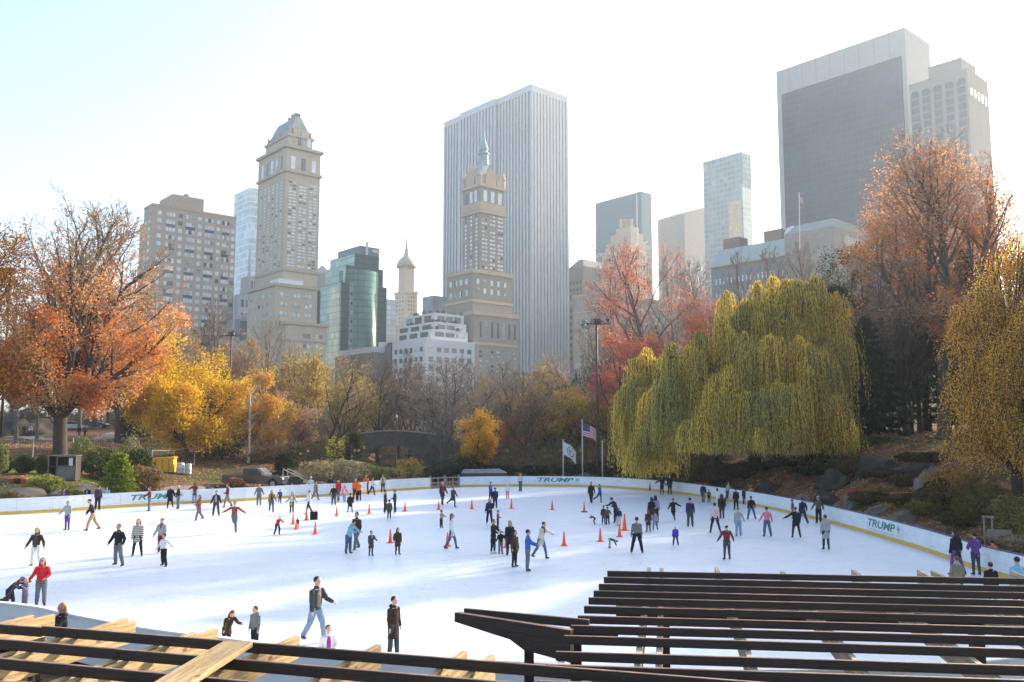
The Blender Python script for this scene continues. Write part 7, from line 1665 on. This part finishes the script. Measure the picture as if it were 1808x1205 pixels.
patch('lawn', [W(-60,71),W(60,71.5),W(190,72.5),W(205,75.5),W(60,75.5),W(-60,74.5)], M_lawn, .05, .7)
patch('lawn', [W(900,98),W(1010,97),W(1020,110),W(905,112)], M_lawn2, .05, .8)
tag(link('pond', np_mesh('pond', [(*W(630,129),.55),(*W(860,129),.55),(*W(880,200),.55),(*W(600,200),.55)], [(0,1,2,3)], M_water)), kind='structure')
tag(link('pond', np_mesh('pond', [(*W(640,98.5),.52),(*W(760,98.5),.52),(*W(756,110),.52),(*W(642,110),.52)], [(0,1,2,3)], M_water)), kind='structure')
strip('path', [W(-200,124),W(0,118),W(120,112),W(190,116),W(230,130)], 5.5, M_path); strip('path', [W(285,74),W(330,76),W(400,78),W(520,82)], 3.0, M_path); strip('path', [W(870,108),W(905,104),W(940,110),W(1000,120)], 2.0, M_path)
# ================================================================ boulders
M_rock = pm('schist_rock', (.18,.155,.125), (.09,.078,.062), scale=.9, rough=.95, bump=.8, detail=8, bscale=3); M_rockd = pm('schist_dark', (.05,.041,.03), (.028,.023,.018), scale=.9, rough=.95, bump=.7, detail=8)
def boulder(px, Y, wpx, hpx, label, seed, mat=M_rock, deep=.7, rz=0.0, sink=.25, cat='boulder'):
    b = onT(px, Y); rx = wpx/2/1545*Y; h = hpx/1545*Y; me = bpy.data.meshes.new('boulder'); bm = bmesh.new(); bmesh.ops.create_icosphere(bm, subdivisions=4, radius=1)
    from mathutils import noise
    for v in bm.verts:
        c = v.co.copy(); n = noise.fractal(c*1.3+Vector((seed,seed*2,0)), 1, 2, 5); n2 = noise.cell(Vector((c.x*2.2+seed, c.y*2.2, c.z*3))) ; v.co = c*(1+.28*n+.10*(n2-.5))
        v.co.z = max(v.co.z, -.4)*1.0
    bm.to_mesh(me); bm.free(); me.materials.append(mat); me.polygons.foreach_set('use_smooth', [True]*len(me.polygons)); o = link('boulder', me); o.location = b-Vector((0,0,h*sink)); o.scale = (rx, rx*deep, h*.95); o.rotation_euler = (0,0,rz); tag(o, label, cat); return o
RK = [(1640,56,80,56,'big smooth grey boulder left of the russet bush on the right slope',1,M_rock),(1470,66,90,34,'long dark rock ledge under the willow edge',2,M_rockd),(1550,64,100,38,'dark rock ledge in the middle of the right slope',3,M_rockd),
 (1612,61,70,26,'dark sloping rock below the leafy bank',4,M_rockd),(1585,50,56,28,'brown grey boulder above the right hand lettering',5,M_rock),(1545,53,48,20,'flat grey boulder above the right hand lettering, to its left',6,M_rock),(1500,57,60,30,'grey boulder behind the man in olive jacket',7,M_rock),
 (1412,64,40,26,'pale angular rock behind the navy jacket man',8,M_rock),(1460,62,60,30,'dark boulder behind the olive jacket man, to the right',9,M_rockd),(1360,69,50,18,'dark boulder under the willow strands',10,M_rockd),(1290,75,60,16,'dark rock under the middle of the willow',11,M_rockd),
 (1640,44,70,26,'small grey rock above the boards right of the lettering',12,M_rock),(1672,41.5,60,26,'white flecked rock above the boards, left of the black cardigan woman',13,M_rock),(1708,40,70,34,'dark rock right behind the black cardigan woman',14,M_rockd),(1610,47,60,26,'mossy rock between the two grey boulders',15,M_rock),
 (930,118,110,20,'flat pale boulder on the lawn behind the flags',16,M_rock),(45,64,150,28,'tan rock outcrop carrying the flower pots',17,M_rock),(150,66,130,26,'flat rock ledge below the dark wooden cabinet',18,M_rock),(40,128,200,60,'huge dark rock mound at the far left behind the path',19,M_rockd),
 (545,85,70,18,'low grey stones behind the boards right of the pickup',20,M_rock),(590,87,60,14,'flat stones in front of the pale reeds',21,M_rock),(700,91,80,12,'low stone edging left of the gate',22,M_rock),(745,92,40,14,'small stones beside the gate post',23,M_rock),(1120,92,50,14,'dark stones below the smaller willow',24,M_rockd),(1030,94,50,12,'pale stones at the foot of the tallest flagpole',25,M_rock)]
for px, Y, wp, hp, lb, sd, mt in RK: boulder(px, Y, wp, hp, lb, sd, mt, rz=sd*.6)
# ================================================================ vehicles
M_paint = pm('truck_paint', (.15,.12,.11), (.13,.105,.098), scale=1, rough=.25, metal=.5, coat=.5); M_glass = pm('car_glass', (.05,.06,.065), (.08,.095,.10), scale=1, rough=.08, spec=.8); M_tyre = flat('tyre_rubber', (.015,.015,.016)); M_rim = flat('rim_alloy', (.45,.45,.46), metal=.7, rough=.3); M_chr = flat('chrome', (.6,.6,.6), metal=.8, rough=.2)
M_red = flat('lamp_red', (.5,.04,.03)); M_lampw = flat('lamp_clear', (.75,.75,.72), rough=.15)
def bevel(o, w_=.03, s_=2): b = o.modifiers.new('bevel','BEVEL'); b.width = w_; b.segments = s_; b.limit_method = 'ANGLE'; return o
def wheel(root, x, y, r=.39, w_=.26):
    mb = MB(); sgn = 1 if y > 0 else -1; mb.tube([(x,y-w_/2,r),(x,y-w_*.3,r),(x,y+w_*.3,r),(x,y+w_/2,r)], [r*.93,r,r,r*.93], 24); o = mb.build('wheel', M_tyre, root, True)
    mb = MB(); mb.tube([(x,y+sgn*w_*.4,r),(x,y+sgn*(w_*.5+.012),r)], [r*.62,r*.58], 18); 
    for k in range(6): a = k*math.pi/3; mb.bar((x,y+sgn*(w_*.5+.02),r), (x+math.cos(a)*r*.56,y+sgn*(w_*.5+.02),r+math.sin(a)*r*.56), .06, .03, up=(0,1,0))
    mb.build('rim', M_rim, o)
def pickup(px, Y, label, rz):
    r = empty('pickup_truck', onT(px, Y), rz, label, 'pickup truck'); r.location.z = T(r.location.x, r.location.y)+.02   # nose to +x
    w2 = .98; L2 = 2.9
    side = [(-L2,.62),(-L2,1.16),(-.95,1.18),(-.95,1.12),(1.1,1.14),(1.2,1.12),(2.6,1.04),(2.86,.92),(2.9,.55),(2.85,.42),(2.36,.40),(2.33,.62),(2.2,.82),(1.95,.90),(1.68,.82),(1.55,.62),(1.52,.40),(-1.38,.42),(-1.41,.62),(-1.55,.82),(-1.8,.90),(-2.05,.82),(-2.2,.62),(-2.23,.45),(-2.8,.46)]
    P3 = [Vector((x,0,z)) for x, z in side]; tr = mg.tessellate_polygon([P3]); n_ = len(side); vs = [(x,-w2,z) for x, z in side]+[(x,w2,z) for x, z in side]; fs = [tuple(t) for t in tr]+[tuple(i+n_ for i in t) for t in tr]+[(i,(i+1) % n_,(i+1) % n_+n_,i+n_) for i in range(n_)]
    me = bpy.data.meshes.new('body'); me.from_pydata(vs, [], fs); me.materials.append(M_paint); bm = bmesh.new(); bm.from_mesh(me); bmesh.ops.recalc_face_normals(bm, faces=bm.faces); bm.to_mesh(me); bm.free(); bevel(link('body', me, r), .04)
    mb = MB(); cab = [(-.95,1.12),(1.15,1.12),(.45,1.80),(.25,1.85),(-.75,1.84),(-.9,1.78)]; mb.prism([(x,-w2+.06,z) for x, z in cab], (0,2*w2-.12,0)); bevel(mb.build('cab', M_paint, r), .05)
    for y in (-w2+.045, w2-.075):
        mb = MB(); mb.prism([(-.78,y,1.2),(.02,y,1.2),(.02,y,1.72),(-.74,y,1.72)], (0,.03,0)); mb.build('window', M_glass, r); mb = MB(); mb.prism([(.1,y,1.2),(.92,y,1.2),(.42,y,1.72),(.1,y,1.72)], (0,.03,0)); mb.build('window', M_glass, r)
    mb = MB(); mb.prism([(1.13,-.82,1.17),(1.13,.82,1.17),(.5,.74,1.78),(.5,-.74,1.78)], (.03,0,.03)); mb.build('windscreen', M_glass, r)
    mb = MB(); mb.obox((-2.8,-w2+.12,1.1), (1.75,0,0), (0,2*w2-.24,0), (0,0,.1)); mb.build('bed', M_tyre, r)
    for y in (-w2-.14, w2): MB().obox((.95,y,1.2), (.1,0,0), (0,.14,0), (0,0,.2)).build('mirror', M_chr, r)
    for y in (-w2+.02, w2-.36): mb = MB(); mb.obox((2.62,y,.78), (.27,0,0), (0,.34,0), (0,0,.2)); mb.build('headlight', M_lampw, r)
    for y in (-w2-.01, w2-.15): MB().obox((-L2-.012,y,.85), (.12,0,0), (0,.16,0), (0,0,.26)).build('tail_light', M_red, r)
    MB().obox((2.84,-w2+.05,.42), (.12,0,0), (0,2*w2-.1,0), (0,0,.22)).build('front_bumper', M_chr, r); MB().obox((-L2-.14,-w2+.05,.5), (.14,0,0), (0,2*w2-.1,0), (0,0,.18)).build('rear_bumper', M_chr, r)
    MB().obox((2.87,-.5,.7), (.04,0,0), (0,1.0,0), (0,0,.26)).build('grille', M_chr, r)
    for y in (-w2-.012, w2-.01):
        for x in (.06,-.86): mb = MB(); mb.obox((x,y,.55), (.02,0,0), (0,.022,0), (0,0,.6)); mb.build('door_seam', M_tyre, r)
        MB().obox((-.05,y-.01,1.0), (.16,0,0), (0,.04,0), (0,0,.04)).build('handle', M_tyre, r)
    for x in (1.95,-1.8):
        for y in (-w2+.12, w2-.12): wheel(r, x, y)
    return r
pickup(455, 81.5, 'dark brown pickup truck parked behind the left boards', R(-6))
def car(px, Y, label, paint, rz):
    r = empty('parked_car', onT(px, Y), rz, label, 'car'); mb = MB(); s_ = [(-2.2,.35),(-2.25,.8),(-1.9,.98),(-1.3,1.0),(.9,.98),(2.0,.82),(2.2,.6),(2.15,.32)]; mb.prism([(x,-.86,z) for x, z in s_], (0,1.72,0)); bevel(mb.build('body', paint, r), .06)
    mb = MB(); s_ = [(-1.7,.97),(1.0,.97),(.3,1.42),(-1.1,1.44)]; mb.prism([(x,-.76,z) for x, z in s_], (0,1.52,0)); bevel(mb.build('cabin', M_glass, r), .05); mb = MB(); mb.obox((-1.08,-.72,1.43), (1.36,0,0), (0,1.44,0), (0,0,.05)); mb.build('roof', paint, r)
    for x in (1.35,-1.4):
        for y in (-.78,.78): wheel(r, x, y, .33, .2)
car(128, 139, 'white car parked on the hill behind the big maple trunk', pm('car_white', (.7,.7,.72), scale=1, rough=.25, coat=.5), .1)
car(166, 141, 'dark blue car parked right of the white car on the hill', pm('car_blue', (.05,.07,.10), scale=1, rough=.25, coat=.5), .1)
car(810, 250, 'pale far off car glimpsed between the bare trees', pm('car_silver', (.5,.5,.52), scale=1, rough=.25), .1)
# small open trailer with tipped frame beside the pickup
tr_ = empty('utility_trailer', onT(523, 82.5), R(-6), 'small dark trailer with tilted pale frame in front of the pickup', 'trailer'); tr_.location.z = T(*tr_.location.xy)
MB().obox((-.9,-.6,.45), (1.9,0,0), (0,1.2,0), (0,0,.35)).build('box', pm('trailer_green', (.04,.06,.05), scale=2), tr_); mb = MB()
for y in (-.6,.6): mb.bar((-.95,y,1.75), (1.1,y,.82), .07, .07); mb.bar((-.95,y,1.75), (-.95,y,.8), .06, .06, up=(1,0,0))
mb.build('frame', M_chr, tr_); MB().obox((-.85,-.55,.8), (1.5,0,0), (0,1.1,0), (0,0,.25)).build('load', M_rockd, tr_)
for y in (-.72,.72): wheel(tr_, 0, y, .3, .18)
# long low covered shape behind the gate boards
cv = empty('covered_skip', onT(856, 93.5), 0, 'long low grey covered container behind the boards right of the gate', 'container'); cv.location.z = T(*cv.location.xy); mb = MB(); mb.prism([(-2.4,-1,.2),(2.3,-1,.2),(2.3,-1,.75),(-2.4,-1,.75)], (0,2,0)); mb.build('tub', pm('tub_blue', (.06,.07,.09), scale=2), cv)
mb = MB(); vs = [(-2.5,-1.08,.75),(2.4,-1.08,.75),(2.4,1.08,.75),(-2.5,1.08,.75),(-2.3,-.4,1.12),(1.5,-.4,1.16),(1.5,.5,1.16),(-2.3,.5,1.12)]; mb.add(vs, [(0,3,2,1),(4,5,6,7),(0,1,5,4),(1,2,6,5),(2,3,7,6),(3,0,4,7)]); bevel(mb.build('cover', pm('cover_grey', (.26,.28,.29), (.18,.2,.21), scale=2, bump=.4, rough=.6), cv), .08)
# yellow container and barrels
yc = empty('yellow_container', onT(293, 87), .15, 'bright yellow site container beside the white barrels', 'container'); M_yc = pm('container_yellow', (.86,.52,.04), (.78,.44,.03), scale=1.5, rough=.5)
MB().obox((-1.1,-.7,0), (2.1,0,0), (0,1.4,0), (0,0,1.3)).build('shell', M_yc, yc); mb = MB(); mb.prism([(-1.15,-.75,1.3),(1.05,-.75,1.3),(1.15,-.75,1.42),(.9,-.75,1.48),(-1.1,-.75,1.36)], (0,1.5,0)); mb.build('lid', M_yc, yc)
for x in (-.75,-.1,.5): MB().obox((x,-.75,.05), (.12,0,0), (0,.05,0), (0,0,1.2)).build('rib', pm('rib_orange', (.66,.26,.02), scale=2), yc)
M_brl = pm('barrel_white', (.66,.66,.66), (.5,.5,.48), scale=3, rough=.5)
for px, lb, s_ in ((321,'white barrel next to the yellow container',1.0),(335,'narrower white barrel, right of the first barrel',.8)):
    mb = MB(); mb.lathe((0,0,0), [(.36,0),(.38,.1),(.40,.12),(.38,.14),(.38,.5),(.40,.52),(.38,.54),(.38,.95),(.36,1.05),(.3,1.08)], 20); o = mb.build('barrel', M_brl, None, True); o.location = onT(px, 87); o.scale = (s_, s_, 1); tag(o, lb, 'barrel')
# dark wooden cabinet
cb = empty('wooden_cabinet', onT(112, 70.5), R(8), 'dark open wooden cabinet on the lawn at the left', 'cabinet'); M_cab = pm('cabinet_wood', (.055,.042,.032), (.035,.028,.022), scale=3, rough=.8, bump=.2); M_cf = pm('cabinet_frame', (.16,.12,.09), (.11,.085,.065), scale=4, rough=.8)
MB().obox((-1.05,.1,0), (.05,0,0), (0,1.2,0), (0,0,1.9)).obox((-1.0,1.25,0), (2.0,0,0), (0,.05,0), (0,0,1.9)).obox((1.0,.1,0), (.05,0,0), (0,1.2,0), (0,0,1.9)).build('carcass', M_cab, cb)
MB().obox((-1.1,.05,1.9), (2.2,0,0), (0,1.3,0), (0,0,.07)).build('top', M_cf, cb); mb = MB()
for x in (-.42,1.0,-1.06): mb.obox((x,0,0), (.1,0,0), (0,.1,0), (0,0,1.9))
for z in (0,1.05,1.82): mb.obox((-.42,-.01,z), (1.5,0,0), (0,.1,0), (0,0,.09))
mb.build('frame', M_cf, cb); MB().obox((-.30,.02,.1), (1.28,0,0), (0,.03,0), (0,0,.93)).build('glass_panel', pm('cabinet_glass', (.16,.16,.15), (.10,.10,.10), scale=2, rough=.4), cb); MB().obox((-1.0,.1,1.05), (2,0,0), (0,1.1,0), (0,0,.05)).build('shelf', M_cab, cb)
MB().obox((.5,.12,1.14), (.3,0,0), (0,.04,0), (0,0,.62)).build('poster', M_fw, cb)
# flower pots
for px, lb, c in ((20,'terracotta flower pot on the rock, leftmost of three',(.40,.15,.09)),(31,'dark flower pot on the rock, between two terracotta pots',(.09,.04,.04)),(42,'terracotta flower pot on the rock, rightmost of three',(.38,.14,.08))):
    b_ = onT(px, 64.5); p = at(px, 854, 64.5); nm_ = 'pot_dark' if 'dark' in lb else 'pot_terracotta'; r = empty('flower_pot', p-Vector((0,0,.05)), 0, lb, 'flower pot', 'flower pots on the rock'); MB().lathe((0,0,0), [(.17,0),(.24,.36),(.27,.37),(.27,.44),(.23,.44)], 16).build('pot', pm(nm_, c, scale=5), r, True); MB().lathe((0,0,.4), [(.22,0),(.2,.03)], 14).build('soil', M_rockd, r)
# wooden trail sign at the right
sg = empty('trail_sign', onT(1728, 39), R(-25), 'weathered wooden frame with a plank board on the right slope', 'sign'); M_sg = pm('sign_wood', (.26,.21,.17), (.18,.15,.12), scale=5, rough=.85, bump=.2); sg.location.z -= .1
for x in (0,.32): MB().obox((x-.035,-.035,0), (.07,0,0), (0,.07,0), (0,0,1.75)).build('post', M_sg, sg)
MB().obox((-.06,-.05,1.75), (.46,0,0), (0,.1,0), (0,0,.09)).build('top_rail', M_sg, sg); MB().obox((.1,-.06,.92), (.95,0,0), (0,.04,0), (0,0,.34)).build('plank_board', M_sg, sg)
# lamp posts on the hill
def park_lamp(px, Y, top, label):
    b_ = onT(px, Y); H = at(px, top, Y).z-b_.z; r = empty('park_lamp', b_, 0, label, 'street lamp'); mb = MB(); mb.lathe((0,0,0), [(.2,0),(.18,.3),(.07,.5),(.055,H-.5),(.12,H-.45),(.05,H-.35)], 10); mb.build('post', M_iron, r, True)
    mb = MB(); mb.lathe((0,0,H-.36), [(.10,0),(.19,.12),(.2,.25),(.13,.42),(.04,.5)], 12); mb.build('globe', pm('globe_glass', (.75,.74,.70), scale=3, rough=.2), r, True)
park_lamp(30, 114, 733, 'park lamp with pale globe in front of the dark rock mound'); park_lamp(700, 150, 735, 'park lamp on the near side of the stone bridge')
# fallen leaves on the slopes and lawns: loose leaf litter nobody could count
rg = np.random.default_rng(77); n = 60000; az_ = rg.uniform(-.62,.62,n); d_ = 40+95*rg.random(n)**1.2; X = d_*np.tan(az_); Yl = d_; sdv = rink_sd(X, Yl); ok = (sdv > 1.2) & (sdv < 62); X, Yl = X[ok], Yl[ok]; Z = Tr(X, Yl)+.035
tag(link('leaf_litter', leaf_mesh('leaf_litter', np.stack([X,Yl,Z],1), .15, [(.22,.11,.05),(.42,.22,.09),(.52,.34,.16),(.34,.12,.06)], rg, aspect=1.3, dirs=np.column_stack([rg.normal(size=len(X)),rg.normal(size=len(X)),np.zeros(len(X))]))), 'fallen brown and rust leaves scattered over the slopes', 'leaf litter', kind='stuff')
